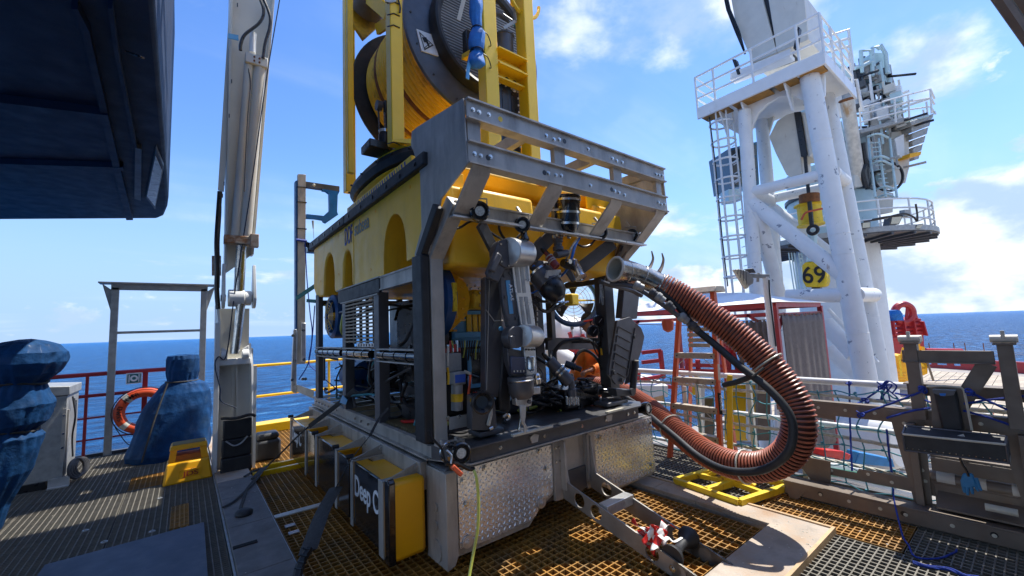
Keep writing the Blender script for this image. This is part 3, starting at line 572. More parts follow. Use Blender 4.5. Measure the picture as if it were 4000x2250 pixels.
b = B(); b.cyl(PY(3.6, Z1(1910, 250)), PY(3.6, Z1(1905, 400)), .04); part('rod', b, 'whitec', kc)
for pts, r in (([Z1(1950, -40), Z1(1990, 80), Z1(1960, 170), Z1(1850, 260), Z1(1818, 330), Z1(1815, 380)], .020), ([Z1(1975, -40), Z1(2035, 110), Z1(2035, 210), Z1(2000, 330), Z1(1985, 440)], .020), ([Z1(1872, 430), Z1(1875, 520), Z1(1890, 640), Z1(1870, 900), Z1(1855, 1200), Z1(1845, 1449)], .008)):
    b = B(); b.tube(spline([PY(3.52 if r > .01 else 3.58, p) for p in pts]), r, 8); part('hydraulic_hose', b, 'black' if r > .01 else 'dark', kc)
b = B(); b.tube(spline([PY(3.9, p) for p in (B8(158, 215), B8(150, 330), B8(140, 500), B8(143, 650), B8(140, 760), B8(148, 880))]), .028, 8); b.tube(spline([PY(3.92, p) for p in (B8(158, 215), B8(160, 330), B8(150, 500), B8(152, 650), B8(150, 760))]), .014, 8); part('hydraulic_hose', b, 'black', kc)
b = B(); q = PY(3.95, B8(160, 235)); b.box(q.x-.03, q.x+.03, q.y-.02, q.y+.05, q.z-.02, q.z+.02); part('hose_clamp', b, 'rust', kc)
b = B(); b.prism([PY(4.1, B8(112, 578)), PY(4.1, B8(165, 578)), PY(4.1, B8(165, 690)), PY(4.1, B8(112, 690))], (0, .02, 0)); part('rusty_tag_plate', b, mat('rusty_white_plate', (.6, .5, .4), .6, dirt=(.35, .12, .03), damt=.9, dth=(.4, .6), dscale=10), kc)
b = B(); b.tube(spline([PY(3.55, Z1(2110, 0)), PY(3.6, Z1(2010, 600)), PY(3.75, Z1(1890, 1449)), PY(3.86, B8(290, 480)), PY(3.88, B8(240, 800)), PY(3.9, B8(195, 1140)), PY(3.9, B8(150, 1150)), PY(3.9, B8(130, 1200)), PY(3.9, B8(160, 1330)), PY(3.9, B8(165, 1400)), PY(3.9, B8(250, 1440))]), .007, 6); part('rope_line', b, 'navy', kc)
for (x, y, x2, y2) in ((1722, 250, 1800, 300), ): 
    b = B(); b.prism([PY(3.58, Z1(1722, 250)), PY(3.58, Z1(1800, 265)), PY(3.58, Z1(1800, 305)), PY(3.58, Z1(1722, 288))], (0, .01, 0)); part('blue_tape', b, 'lblue', kc)
for q in ((1788, 35), (1744, 612), (1726, 872), (1688, 1385)):
    b = B(); b.prism([PY(3.72, Z1(q[0], q[1]-14)), PY(3.72, Z1(q[0]+8, q[1]-14)), PY(3.72, Z1(q[0]+8, q[1]+14)), PY(3.72, Z1(q[0], q[1]+14))], (0, .01, 0)); part('slot', b, 'black', kc)
b = B(); b.prism([PY(3.80, Z1(1735, -20)), PY(3.80, Z1(1800, -20)), PY(3.95, Z1(1690, 1445)), PY(3.95, Z1(1645, 1430))], (0, .03, 0)); part('cable_tray', b, 'cream', kc)
b = B(); b.box(-1.13, -1.08, 3.92, 3.95, 0, 1.9); part('flange', b, 'whitec', kc)
b = B(); b.box(-.70, -.665, 3.90, 3.93, 0, 1.32); part('flange', b, 'whitec', kc)
# rubber fender blocks at its foot
bk = thing('rubber_block', 'battered black case standing in front of the cream crane mast', 'block', (-.88, 3.9, 0))
for i, (z0, z1) in enumerate(((0, .20), (.205, .42), (.425, .66))):
    b = B(); b.box(-1.045+.008*i, -.72, 3.80+.01*i, 3.92, z0, z1); part('segment', b, 'rubber', bk, bev=.015)
b = B(); b.tube(spline([(-1.0, 3.79, .42), (-.92, 3.76, .355), (-.84, 3.77, .37), (-.77, 3.79, .44)]), .018, 6, flat=.4); part('tape', b, 'galv', bk)
b = B(); b.tube(spline([(-1.05, 3.84, .70), (-.9, 3.8, .68), (-.75, 3.82, .70), (-.68, 3.84, .67)]), .02, 6); part('strap', b, 'strap', bk)
b = B(); b.box(-.65, -.33, 4.12, 4.42, 0, .27); b.box(-.63, -.35, 4.14, 4.40, .27, .36)
solo('rubber_fender', b, 'rubber', 'low black rubber block right of the crane foot by the yellow curb', 'fender', (-.5, 4.3, 0), bev=.035)
# ------------------------------------------------------------------ yellow rail across the gap
yr = thing('yellow_rail', 'bright yellow two-bar rail against the sea between the crane and the vehicle', 'railing', (0, 6.45, 0))
for z in (1.185, .622): b = B(); b.cyl((-.9, 6.45, z), (2.6, 6.45, z), .027, seg=12); part('rail', b, 'yellow', yr)
for x in (-.9, .9, 2.6): b = B(); b.cyl((x, 6.45, 0), (x, 6.45, 1.2), .025, seg=10); part('post', b, 'yellow', yr)
b = B(); b.box(-.75, 2.4, 6.1, 6.5, .0, .16); part('kerb', b, 'yellow', yr, bev=.01)
# aluminium gantry post lashed up behind the vehicle
gp = thing('lifting_gantry', 'upright grey aluminium beam with blue bracket arms at the left rear of the vehicle', 'gantry', (-.1, 4.15, .8))
def G2(x, y, d=4.2): return PY(d, B8(x, y))
b = B(); b.prism([G2(600, 115), G2(645, 118), G2(640, 1190), G2(596, 1190)], (0, .08, 0)); part('beam', b, 'alu', gp, bev=.003)
b = B(); b.prism([G2(585, 155), G2(598, 150), G2(594, 1000), G2(586, 1000)], (0, .10, 0)); part('backing', b, 'blue', gp)
b = B(); b.prism([G2(620, 958, 4.15), G2(645, 958, 4.15), G2(645, 1180, 4.15), G2(618, 1180, 4.15)], (0, .04, 0)); part('splice_plate', b, 'alu2', gp, bev=.006)
b = B(); b.prism([G2(576, 995, 4.18), G2(592, 995, 4.18), G2(592, 1360, 4.18), G2(562, 1345, 4.18), G2(566, 1190, 4.18)], (0, .06, 0)); part('splice_plate', b, 'alu2', gp, bev=.004)
b = B(); b.prism([G2(600, 1310, 4.1), G2(690, 1340, 3.9), G2(690, 1388, 3.9), G2(598, 1350, 4.1)], (0, .1, 0)); part('foot_beam', b, 'galv', gp)
for q in ((628, 1000), (632, 1165), (570, 1030), (565, 1280), (640, 1275), (625, 1275)): b = B(); c = G2(*q, 4.12); b.cyl(c, c+V((-.0, -.03, 0)), .022, seg=10); part('bolt', b, 'steel', gp)
for q in (185, 270, 420): b = B(); b.prism([G2(594, q, 4.19), G2(650, q+4, 4.19), G2(650, q+8, 4.19), G2(594, q+4, 4.19)], (0, .1, 0)); part('band', b, 'black', gp)
b = B(); b.tube([G2(590, 487, 4.17), G2(650, 495, 4.17)], .02, 6); b.tube(spline([G2(640, 500, 4.15), G2(650, 700, 4.1), G2(668, 900, 4.0), G2(680, 1020, 4.0), G2(660, 1180, 4.0), G2(605, 1280, 4.05)]), .008, 6); b.tube(spline([G2(695, 860, 3.9), G2(680, 1050, 3.95), G2(662, 1180, 4.0), G2(700, 1230, 3.9), G2(850, 1360, 3.7)]), .008, 6); part('rope_lashing', b, 'ropeb', gp)
b = B(); b.prism([G2(645, 158), G2(835, 185), G2(835, 214), G2(645, 186)], (0, .10, 0)); part('arm', b, 'dark', gp)
b = B(); b.prism([G2(740, 200), G2(835, 215), G2(825, 235), G2(822, 330), G2(828, 345), G2(760, 392), G2(745, 385), G2(740, 375), G2(700, 368), G2(648, 365), G2(648, 342), G2(745, 352), G2(778, 322), G2(776, 225), G2(758, 212), G2(738, 208)], (0, .07, 0)); part('bracket', b, mat('bracket_blue', (.01, .13, .40), .4, bump=.03), gp)
b = B(); b.cyl(G2(684, 380), G2(686, 425), .018, .008, seg=8); b.tube([G2(686, 425), G2(690, 480)], .004, 5); part('shackle', b, 'galv', gp)
b = B(); c = G2(690, 178, 4.15); b.ball(c, .022); part('knob', b, 'clear', gp)
b = B(); b.box(.02, .2, 4.2, 4.35, 2.98, 3.06); b.bar(G2(645, 512, 4.18), G2(692, 530, 4.0), .05, .08); part('lower_arm', b, 'black', gp)
b = B(); b.bar(G2(590, 820, 4.12), G2(702, 745, 3.8), .012, .06); b.bar(G2(650, 832, 4.12), G2(700, 836, 3.8), .012, .05); part('webbing', b, mat('teal_webbing', (.03, .16, .17), .7, bump=.2), gp)
# ------------------------------------------------------------------ tooling skid
sk = thing('tooling_skid', 'aluminium tooling skid faced in chequer plate with black and yellow side floats lettered Deep C', 'skid', (1.2, 1.9, 0))
b = B(); b.box(.02, 2.45, .022, 3.80, .20, .70); part('hull', b, 'dark', sk, bev=.02)
b = B(); b.prism([(.0, -.02, .68), (.09, -.02, .68), (.09, -.02, .12), (.06, -.02, .06), (.0, -.02, .04)], (0, .30, 0)); part('corner_post', b, 'alu', sk, bev=.006)
for z_, r_ in ((.13, .075), (.42, .03), (.30, .03)): b = B(); b.cyl((-.012, .13, z_), (.0, .13, z_), r_, seg=20); part('round_cover', b, 'alu', sk)
b = B(); b.box(-.045, .015, .28, 3.80, .50, .70); part('side_rail', b, 'alu', sk, bev=.004)
b = B(); b.box(.0, .02, .28, 3.80, .10, .50); part('side_panel', b, 'dark', sk)
def chequer(poly, y0, name='chequer_plate'):
    b = B(); b.prism([(x, y0, z) for x, z in poly], (0, .012, 0)); p = part(name, b, 'tread', sk, bev=.002)
    t = B(); xs = [q[0] for q in poly]; zs = [q[1] for q in poly]
    def inside(x, z):
        c = False; n = len(poly)
        for i in range(n):
            (ax, az_), (bx, bz) = poly[i], poly[(i+1) % n]
            if (az_ > z) != (bz > z) and x < (bx-ax)*(z-az_)/(bz-az_)+ax: c = not c
        return c
    s_ = .0255; r = 0; z = min(zs)+.012
    while z < max(zs)-.008:
        x = min(xs)+.012+(r % 2)*s_; k = 0
        while x < max(xs)-.008:
            if all(inside(x+a, z+c) for a, c in ((.012, 0), (-.012, 0), (0, .012), (0, -.012))):
                a = .9 if (k+r) % 2 else -.9
                a = .95 if r % 2 else -.55
                dx, dz = math.cos(a)*.0165, math.sin(a)*.0165; px, pz = -math.sin(a)*.0048, math.cos(a)*.0048
                t._a([(x-dx, y0, z-dz), (x+px, y0, z+pz), (x+dx, y0, z+dz), (x-px, y0, z-pz), (x-dx*.45, y0-.0065, z-dz*.45), (x+dx*.45, y0-.0065, z+dz*.45)], [(0, 1, 5, 4), (1, 2, 5), (2, 3, 4, 5), (3, 0, 4)])
            x += s_*2*.98; k += 1
        z += s_*.86; r += 1
    q = part('tread', t, 'tread', p, kind='stuff', sharp=20)
    return p
pA = chequer([(.10, .155), (.30, .135), (.74, .145), (.80, .165), (.86, .235), (.985, .29), (1.005, .32), (1.005, .675), (.10, .675)], -.014)
pB = chequer([(1.545, .675), (2.45, .670), (2.452, .115), (2.15, .115), (1.86, .110), (1.78, .105), (1.62, .20), (1.545, .28)], -.014)
b = B(); b.prism([(.10, .004, .10), (.74, .004, .10), (.86, .004, .20), (1.0, .004, .26), (1.11, .004, .30), (1.11, .004, .69), (.10, .004, .69)], (0, .014, 0)); part('front_skin', b, 'alu', sk)
b = B(); b.prism([(1.54, .004, .26), (1.62, .004, .18), (1.78, .004, .09), (2.44, .004, .09), (2.44, .004, .69), (1.54, .004, .69)], (0, .014, 0)); part('front_skin', b, 'alu', sk)
for x0, x1 in ((1.012, 1.10), (1.40, 1.53)):
    b = B(); b.box(x0, x1, -.03, .0, .22, .69); b.box(x1-.02, x1, -.09, -.03, .30, .70) if x0 < 1.2 else b.box(x0, x0+.03, -.05, -.03, .28, .69); part('channel', b, 'alu', sk, bev=.003)
b = B(); b.prism([(1.12, -.002, .69), (1.40, -.002, .69), (1.40, -.002, .40), (1.28, -.002, .34), (1.12, -.002, .42)], (0, .01, 0)); part('infill_plate', b, 'alu', sk)
b = B(); b.prism([(1.12, 0, .42), (1.40, 0, .42), (1.40, 0, .24), (1.30, 0, .20), (1.12, 0, .28)], (0, -.02, 0)); part('inner_plate', b, 'dark', sk)
BM = bolt_mesh(.011); BL = bolt_mesh(.020); WS = B(); WS.cyl((0, 0, 0), (0, -.006, 0), .042, seg=20); WS.cyl((0, -.006, 0), (0, -.014, 0), .022, seg=12); WS.cyl((0, -.014, 0), (0, -.022, 0), .010, seg=6); WS = mesh('washer_bolt', WS, 'alu2', V((0, 0, 0)))
for x, z in ((.86, .251), (.16, .185), (1.71, .175)): inst(WS, 'washer_bolt', sk, (x, -.02, z))
for x, z in ((.33, .645), (.86, .655), (.14, .60), (1.60, .62), (1.95, .645), (2.40, .62), (.16, .44), (.93, .50), (2.38, .2)): inst(BM, 'bolt', sk, (x, -.02, z), sc=(1.4, 1.4, 1.4))
for x, z in ((1.035, .645), (1.08, .64), (1.035, .53), (1.085, .53), (1.46, .62), (1.46, .54), (1.46, .30), (1.47, .24)): inst(BM, 'bolt', sk, (x, -.031, z))
# long arms with lightening holes and a roller, reaching forward over the grating
def rail_arm(p0, p1, wz, off):
    """plate from p0 (at the skid) to p1, height wz, thickness along X, with real holes"""
    bm_ = B(); p0 = V(p0); p1 = V(p1); d = p1-p0; L = d.length; d.normalize(); up = V((0, 0, 1)); up = (up-d*up.dot(d)).normalized(); nrm = d.cross(up).normalized()
    t = .014; holes = [(.16, .055), (.33, .055), (.82, .052), (1.02, .045), (1.18, .035), (1.33, .026)]
    # strip of quads around each hole: split the plate into cells
    cells = []; x = 0.0
    for hx, hr in holes:
        a = max(x, hx-hr-.03); 
        if a > x+.001: cells.append((x, a, None))
        cells.append((a, hx+hr+.03, (hx, hr))); x = hx+hr+.03
    cells.append((x, L, None)); H = lambda s_: wz*(1-.22*s_/L)
    for a, c, h in cells:
        ha, hc = H(a), H(c)
        P = lambda s_, z, o: p0+d*s_+up*z+nrm*o
        if h is None:
            vs = [P(a, -ha/2, 0), P(c, -hc/2, 0), P(c, hc/2, 0), P(a, ha/2, 0)]; vs += [v+nrm*t for v in vs]
            bm_._a(vs, [(0, 1, 2, 3), (7, 6, 5, 4), (0, 4, 5, 1), (3, 2, 6, 7)])
        else:
            n = 20; hx, hr = h; inn = []; outr = []
            for i in range(n):
                an = 2*PI*i/n+PI/4; cx, cz = math.cos(an), math.sin(an); inn.append((hx+cx*hr, cz*hr))
                k = 1/max(abs(cx), abs(cz)); ex, ez = cx*k, cz*k
                sx = hx+(ex*(c-hx) if ex > 0 else ex*(hx-a)); outr.append((sx, ez*H(sx)/2))
            vs = [P(s_, z, o) for o in (0, t) for s_, z in inn+outr]; m = 2*n; fs = []
            for i in range(n):
                j = (i+1) % n; fs += [(i, n+i, n+j, j), (m+i, m+j, m+n+j, m+n+i), (i, j, m+j, m+i)]
                if abs(outr[i][1]-outr[j][1]) < abs(outr[i][0]-outr[j][0]): fs.append((n+i, m+n+i, m+n+j, n+j))
            bm_._a(vs, fs)
    e = p1; pr = [e+up*(H(L)/2*math.cos(a))+d*(H(L)/2*math.sin(a)) for a in [PI*i/10 for i in range(11)]]
    bm_.prism(pr, nrm*t)
    bm_.box(min(p0.x, p0.x+.014), p0.x+.014, p0.y-.001, p0.y+.07, p0.z-wz/2, .69) if off else None
    return bm_, d, up, nrm
sl_ = thing('launch_arms', 'pair of drilled grey plate arms with black roller reaching out over the yellow grating', 'arm', (1.3, -.3, .2))
P0a, P1a = (1.10, -.06, .30), PX(1.13, B1(1800, 1385))
P1a = V((1.13, P1a.y, P1a.z)); 
P0b, P1b = (1.44, -.06, .30), V((1.46, P1a.y+.05, P1a.z+.01))
for i, (a, c) in enumerate(((P0a, P1a), (P0b, P1b))):
    bm_, d_, u_, n_ = rail_arm(a, c, .145, False); x = a[0]
    part('side_arm', bm_, 'galv' if i == 2 else mat('arm_plate_%s' % 'ab'[i], (.30, .28, .25), .45, .4, var=.2, bump=.06, dirt=(.4, .37, .33), damt=.5), sl_, sharp=30)
    b = B(); b.prism([(x, .0, .68), (x, -.06, .66), (x, -.085, .42), (x, -.10, .36), (x, -.12, .345), (x, .0, .20)], (.014, 0, 0)); part('hanger_plate', b, 'alu', sl_)
mid = V(P0a).lerp(P1a, .38); b = B(); b.box(mid.x+.01, 1.45, mid.y-.06, mid.y+.03, mid.z+.0, mid.z+.075); part('spacer_tube', b, 'alu2', sl_, bev=.004)
e = P1a+V((0, .015, .055)); f_ = P1b+V((0, .015, .055))
b = B(); ax = (f_-e); L_r = ax.length; b.lathe(e+ax*.02, ax, [(0, 0), (.075, 0), (.075, .02), (.060, .05), (.035, .09), (.028, L_r*.45), (.028, L_r*.5), (.035, L_r*.95-.10), (.060, L_r*.95-.05), (.075, L_r*.95-.02), (.075, L_r*.95), (0, L_r*.95)], 24); part('roller', b, 'rubber', sl_)
b = B(); b.cyl(P1a+V((-.02, 0, 0)), P1a+V((.0, 0, 0)), .024, seg=6); b.cyl(P1a+V((-.03, 0, 0)), P1a+V((-.02, 0, 0)), .012, seg=8); part('axle_nut', b, 'steel', sl_)
# red and white tape knotted on the arms
tp = thing('barrier_tape', 'knotted red and white barrier tape tied round the drilled arm', 'tape', (1.3, -.95, .2))
base = V(P0a).lerp(P1a, .83)+V((.03, 0, .09))
rt = random.Random(21)
for i in range(9):
    p = base+V((rt.uniform(-.02, .08), rt.uniform(-.08, .08), rt.uniform(-.01, .04))); d_ = V((rt.uniform(-1, 1), rt.uniform(-1, 1), rt.uniform(-.1, .7))).normalized()*rt.uniform(.07, .13); e_ = d_.cross(V((rt.uniform(-.5, .5), rt.uniform(-.5, .5), 1))).normalized(); f_t = d_.cross(e_).normalized(); ph = rt.uniform(0, 6)
    def fn(u, v, p=p, d_=d_, e_=e_, f_t=f_t, ph=ph): t = u*2-1; w = (v-.5)*.052*(1-.35*abs(t)**3); a = ph+t*1.3; return p+d_*t+(e_*math.cos(a)+f_t*math.sin(a))*w+f_t*(.018*math.sin(t*4+ph))+V((0, 0, -.03*t*t))
    b = B(); b.sheet(fn, 12, 3); b.k = 0; n_ = len(b.m)
    for q in range(n_): b.m[q] = 1 if (q//3)//3 % 2 else 0
    o = part('tape_strip', b, ['whitepl', 'redpl'], tp, sharp=80); k_ = o.modifiers.new('s', 'SOLIDIFY'); k_.thickness = .0015
b = B(); b.prism([V(P0a).lerp(P1a, .80)+V((-.004, 0, .02)), V(P0a).lerp(P1a, .85)+V((-.004, 0, -.02)), V(P0a).lerp(P1a, .84)+V((-.004, 0, .075)), V(P0a).lerp(P1a, .79)+V((-.004, 0, .08))], (.022, 0, 0)); part('tape_wrap', b, 'redpl', tp)
b = B(); b.tube(spline([PY(-.9, B1(1690, 1140)), PY(-.95, B1(1730, 1170)), PY(-.95, B1(1760, 1160)), PY(-.98, B1(1800, 1190)), PY(-1.0, B1(1860, 1160))]), .014, 6, flat=.35); part('tape_loop', b, 'whitepl', tp)
# Deep C floats
XB = -.30
spans = [(.27, .42, .33), ]
def strap_at(y0, y1, z0, z1, name='strap'):
    b = B(); b.box(XB-.012, XB, y0, y1, z0, z1); b.box(XB-.012, .0, y0, y0+.012, z1-.012, z1+.002); return part(name, b, 'alu', sk, bev=.003)
def gusset(y):
    b = B(); b.prism([(XB, y, .615), (-.02, y, .615), (-.02, y, .70)], (0, .012, 0)); b.box(XB, -.045, y-.0, y+.06, .612, .618); b.cyl((-.05, y-.02, .66), (-.05, y+.03, .66), .018, seg=8); part('gusset', b, 'alu', sk)
def float_(y0, y1, zt, txt=False, ztop=.61, cut=0):
    """a black fronted buoyancy block with a yellow top"""
    b = B(); b.prism([(XB, y0, .12), (XB, y1, .12), (XB, y1, ztop-.0), (XB, y0+.05, ztop), (XB, y0, ztop-.05)], (.02, 0, 0)); r_ = part('side_board', b, 'gloss', sk, bev=.006)
    b = B(); b.prism([(XB+.02, y0, .10), (XB+.02, y1, .10), (XB+.02, y1, zt), (XB+.02, y0+.0, zt)], (abs(XB)-.06, 0, 0)); part('buoyancy_block', b, 'skidy', sk, bev=.02)
    if txt: 
        text('Deep C', 'inkw', (XB-.002, y1-.02, .36), (0, -1, 0), (0, 0, 1), .225, sk, wid=.76)
    return r_
float_(.40, 1.00, .585, True); float_(1.14, 1.46, .50, False, .60); float_(1.56, 2.21, .585, False); float_(2.34, 2.70, .50, False, .60); float_(2.80, 3.56, .585, True)
b = B(); b.box(XB, -.02, .24, .36, .085, .62); part('end_block', b, 'skidy', sk, bev=.035)
b = B(); b.prism([(XB-.004, .235, .08), (XB-.004, .32, .08), (XB-.004, .32, .63), (XB-.004, .26, .645), (XB-.004, .235, .62)], (.05, 0, 0)); part('end_board', b, 'gloss', sk, bev=.008)
for y0, y1 in ((.325, .415), (1.0, 1.06), (1.46, 1.52), (2.21, 2.27), (2.70, 2.75), (3.56, 3.62)): strap_at(y0, y1, .10, .62)
for y in (.33, 1.05, 1.48, 2.25, 2.73, 3.58): gusset(y)
for y in (1.07, 1.5, 2.28, 3.6):
    b = B(); b.cyl((XB-.03, y+.04, .63), (XB+.03, y+.04, .63), .02, seg=8); part('edge_roll', b, 'rubber', sk)

# ------------------------------------------------------------------ remotely operated vehicle
rv = thing('underwater_vehicle', 'large yellow remotely operated underwater vehicle with open frame, thrusters and manipulators on the skid', 'underwater robot', (1.15, 1.9, .72))
# base frame and deck
b = B(); b.prism([(0, .22, .72), (.16, -.10, .72), (2.12, -.10, .72), (2.30, .1, .72), (2.30, 3.75, .72), (0, 3.75, .72)], (0, 0, .012)); part('base_plate', b, 'dark', rv)
b = B(); b.bar((.03, 3.75, .78), (.03, .20, .78), .03, .10); part('side_beam', b, 'alu', rv, bev=.002)
b = B(); b.box(-.012, .03, .22, 3.75, .83, .845); b.box(-.02, .03, .22, 3.75, .722, .735); part('side_flange', b, 'alu', rv)
b = B(); b.bar((.015, .20, .78), (.165, -.085, .78), .02, .10); b.bar((.16, -.085, .78), (2.12, -.085, .78), .02, .10); part('front_beam', b, 'dark', rv)
b = B(); b.prism([(-.01, .25, .83), (-.02, .20, .83), (.15, -.125, .83), (.62, -.125, .83), (2.13, -.125, .83), (2.30, .0, .83), (2.30, .6, .83), (0, .6, .83)], (0, 0, .014)); part('deck_plate', b, 'dark', rv, bev=.002)
b = B(); b.prism([(.0, .22, .722), (.155, -.112, .722), (2.13, -.112, .722), (2.13, -.06, .722), (.0, .3, .722)], (0, 0, .010)); part('front_flange', b, 'alu', rv)
for x0, x1 in ((.52, .93), (1.02, 1.25), (1.62, 1.86)): b = B(); b.box(x0, x1, -.130, -.095, .846, .862); part('sun_strip', b, 'clear', rv)  # pale strips stand in for sun falling along the flange edge
for x in (.42, .72, .86, 1.3, 1.62, 1.95, 2.05): inst(BM, 'bolt', rv, (x, -.096, .785))
for x, z in ((.745, .79), (1.66, .80)):
    b = B(); b.prism([(x-.03, -.10, z-.03), (x+.03, -.10, z-.03), (x+.045, -.10, z+.02), (x, -.10, z+.035), (x-.045, -.10, z+.02)], (0, -.01, 0)); part('pad_eye', b, 'alu', rv)
for i in range(9):
    b = B(); b.box(.05, 2.2, .62+i*.35, .88+i*.35, .836, .842) if i < 8 else b.box(.05, 2.2, 3.42, 3.7, .836, .842); part('floor_panel', b, mat('slotted_floor', (.18, .15, .08), .7, bump=.2) if i == 0 else bpy.data.materials['slotted_floor'], rv)
for i in range(26): 
    b = B(); b.box(.06, 2.1, .64+i*.034, .652+i*.034, .843, .858); part('floor_slat', b, bpy.data.materials['slotted_floor'], rv) if i < 18 else None
for y in (3.55, 3.40, 3.25, 3.1, 2.95, 2.75, 2.6, 1.9, 1.7, 1.5): b = B(); b.cyl((-.013, y, .79), (.0, y, .79), .012, seg=8); part('bolt', b, 'steel', rv)
# side frame
for y0, y1, fw in ((3.15, 3.62, .0), (2.25, 2.36, .30), (1.21, 1.33, .24)):
    if fw == 0:
        b = B(); b.box(0, .06, 3.46, 3.62, .84, 2.25); part('side_post', b, 'dark', rv, bev=.003); continue
    b = B(); b.box(0, .012, y0, y1, .84, 2.06); b.box(.0, .10, y0-.012, y0, .84, 2.06); part('side_post', b, 'gunm', rv, bev=.002)
b = B(); b.box(0, .012, .30, 1.15, 2.075, 2.19); b.box(-.01, .05, .3, 1.15, 2.185, 2.20); b.box(-.01, .05, .3, 1.15, 2.07, 2.082); part('upper_beam', b, 'alu', rv)
b = B(); b.box(-.01, .02, 1.15, 2.5, 2.05, 2.19); part('upper_fender', b, 'rubber', rv, bev=.008)
b = B(); b.box(-.015, .03, 1.15, 2.55, 2.192, 2.205); b.box(-.012, .03, 1.2, 2.4, 2.035, 2.048); part('upper_flange', b, 'alu', rv)
for y0, y1 in ((3.58, 2.42), (2.30, 1.45), (1.22, .34)):
    b = B(); b.cyl((.02, y0, 1.465), (.02, y1, 1.465), .042, seg=16)
    k = 0
    while y0-.16-.25*k > y1+.05: b.cyl((.02, y0-.14-.25*k, 1.465), (.02, y0-.16-.25*k, 1.465), .047, seg=16); k += 1
    part('fender_tube', b, 'gloss', rv)
    b = B(); b.box(-.02, .05, y1-.08, y0, 1.515, 1.527); b.box(-.02, .05, y1-.08, y0, 1.405, 1.417); part('fender_rail', b, 'alu', rv)
M['slat'] = mat('tan_slat', (.34, .28, .20), .6, bump=.1)
for i in range(13):
    z = 1.585+i*.0365; b = B(); b.box(-.004, .022, 1.345, 2.235, z, z+.017); part('slat', b, 'slat', rv)
for y in (1.42, 1.62, 1.82, 2.02, 2.18): b = B(); b.box(.023, .05, y-.012, y+.012, 1.57, 2.06); part('slat_bearer', b, 'black', rv)
b = B(); b.box(.0, .012, 1.34, 1.85, 1.54, 1.575); part('slot_strip', b, 'alu2', rv)
for i in range(6): b = B(); b.cyl((-.004, 1.38+i*.08, 1.557), (.0, 1.38+i*.08, 1.557), .013, seg=8); part('hole', b, 'black', rv)
# right side posts and rear frame
for y in (1.2, 2.25, 3.55):
    b = B(); b.box(2.24, 2.30, y, y+.10, .84, 2.2); part('side_post', b, 'dark', rv)
for z in (1.45, 2.12): b = B(); b.box(2.25, 2.29, .45, 3.7, z, z+.06); part('side_rail', b, 'dark', rv)
b = B(); b.box(.05, 2.25, 3.62, 3.66, 2.1, 2.18); b.box(.05, 2.25, 3.62, 3.66, 1.45, 1.5); b.box(1.2, 1.28, 3.60, 3.66, .84, 2.2); part('rear_frame', b, 'dark', rv)
# black posts with grey channel at the front corners
b = B(); b.box(-.072, -.002, .13, .30, .86, 2.24); part('corner_fender', b, 'rubber', rv, bev=.012)
b = B(); b.box(.00, .105, .12, .24, .86, 2.26); part('corner_post', b, 'alu', rv, bev=.004)
b = B(); b.box(-.01, .20, .04, .118, .845, .862); b.cyl((.03, .08, .862), (.03, .08, .885), .014, seg=6); b.cyl((.15, .08, .862), (.15, .08, .885), .014, seg=6); part('post_foot', b, 'alu', rv)
b = B(); b.bar((.055, .18, 2.23), (.075, -.16, 2.58), .12, .115, up=(1, 0, 0)); part('raked_post', b, 'alu', rv, bev=.004)
b = B(); b.bar((-.035, .21, 2.22), (-.03, -.08, 2.55), .08, .06, up=(1, 0, 0)); part('raked_fender', b, 'rubber', rv, bev=.008)
b = B(); b.box(2.14, 2.29, .24, .38, .86, 2.26); part('corner_post', b, 'dark', rv, bev=.004)
b = B(); b.bar((2.22, .30, 2.2), (2.26, -.14, 2.56), .15, .12, up=(1, 0, 0)); part('raked_post', b, 'alu', rv, bev=.004)
# yellow buoyancy foam
def arch(yc, w, z0, zt, n=12):
    """a pointed arch from (yc+w/2, z0) over (yc, zt) to (yc-w/2, z0), going towards smaller y"""
    o = []
    for i in range(n+1):
        a = PI*i/n; o.append((yc+w/2*math.cos(a), z0+(zt-z0)*max(0, math.sin(a))**.62))
    return o
out_ = [(3.74, 2.94), (3.74, 2.36), (3.58, 2.215)]
out_ += [(q[0], q[1]) for q in arch(2.93, .50, 2.20, 2.725)]
out_ += [(2.60, 2.20), (2.44, 2.19)]+[(q[0], q[1]) for q in arch(2.16, .34, 2.205, 2.63)]+[(1.92, 2.20)]
outA = out_+[(1.921, 2.94)]
outB = [(1.912, 2.94), (1.912, 2.20), (1.07, 2.185)]+arch(.80, .50, 2.19, 2.715)[0:]+[(.545, 2.255), (.20, 2.27), (.20, 2.94)]
outB = [(1.909, 2.94), (1.909, 2.20), (1.06, 2.185)]
outB += [(.80+.255*math.cos(PI*i/14)+.0, 2.19+(2.715-2.19)*max(0, math.sin(PI*i/14))**.62 if i < 14 else 2.25) for i in range(15)]
outB += [(.30, 2.265), (.16, 2.40), (.16, 2.94)]
for nm, poly in (('aft', outA), ('fore', outB)):
    b = B(); b.prism([(0.0, y, z) for y, z in poly], (.34, 0, 0)); part('foam_side', b, 'foam', rv, bev=.022, sharp=40)
b = B(); b.box(.341, 1.96, .45, 3.72, 2.20, 2.95); part('foam_core', b, 'foam', rv, bev=.03)
b = B(); b.box(1.961, 2.30, .16, 3.74, 2.20, 2.94); part('foam_side', b, 'foam', rv, bev=.03)
b = B(); b.prism([(.02, 3.75, 2.94), (.02, .35, 2.94), (.14, .25, 3.06), (.14, 3.7, 3.06)], (2.1, 0, 0)); part('foam_top', b, 'foam', rv, bev=.03)
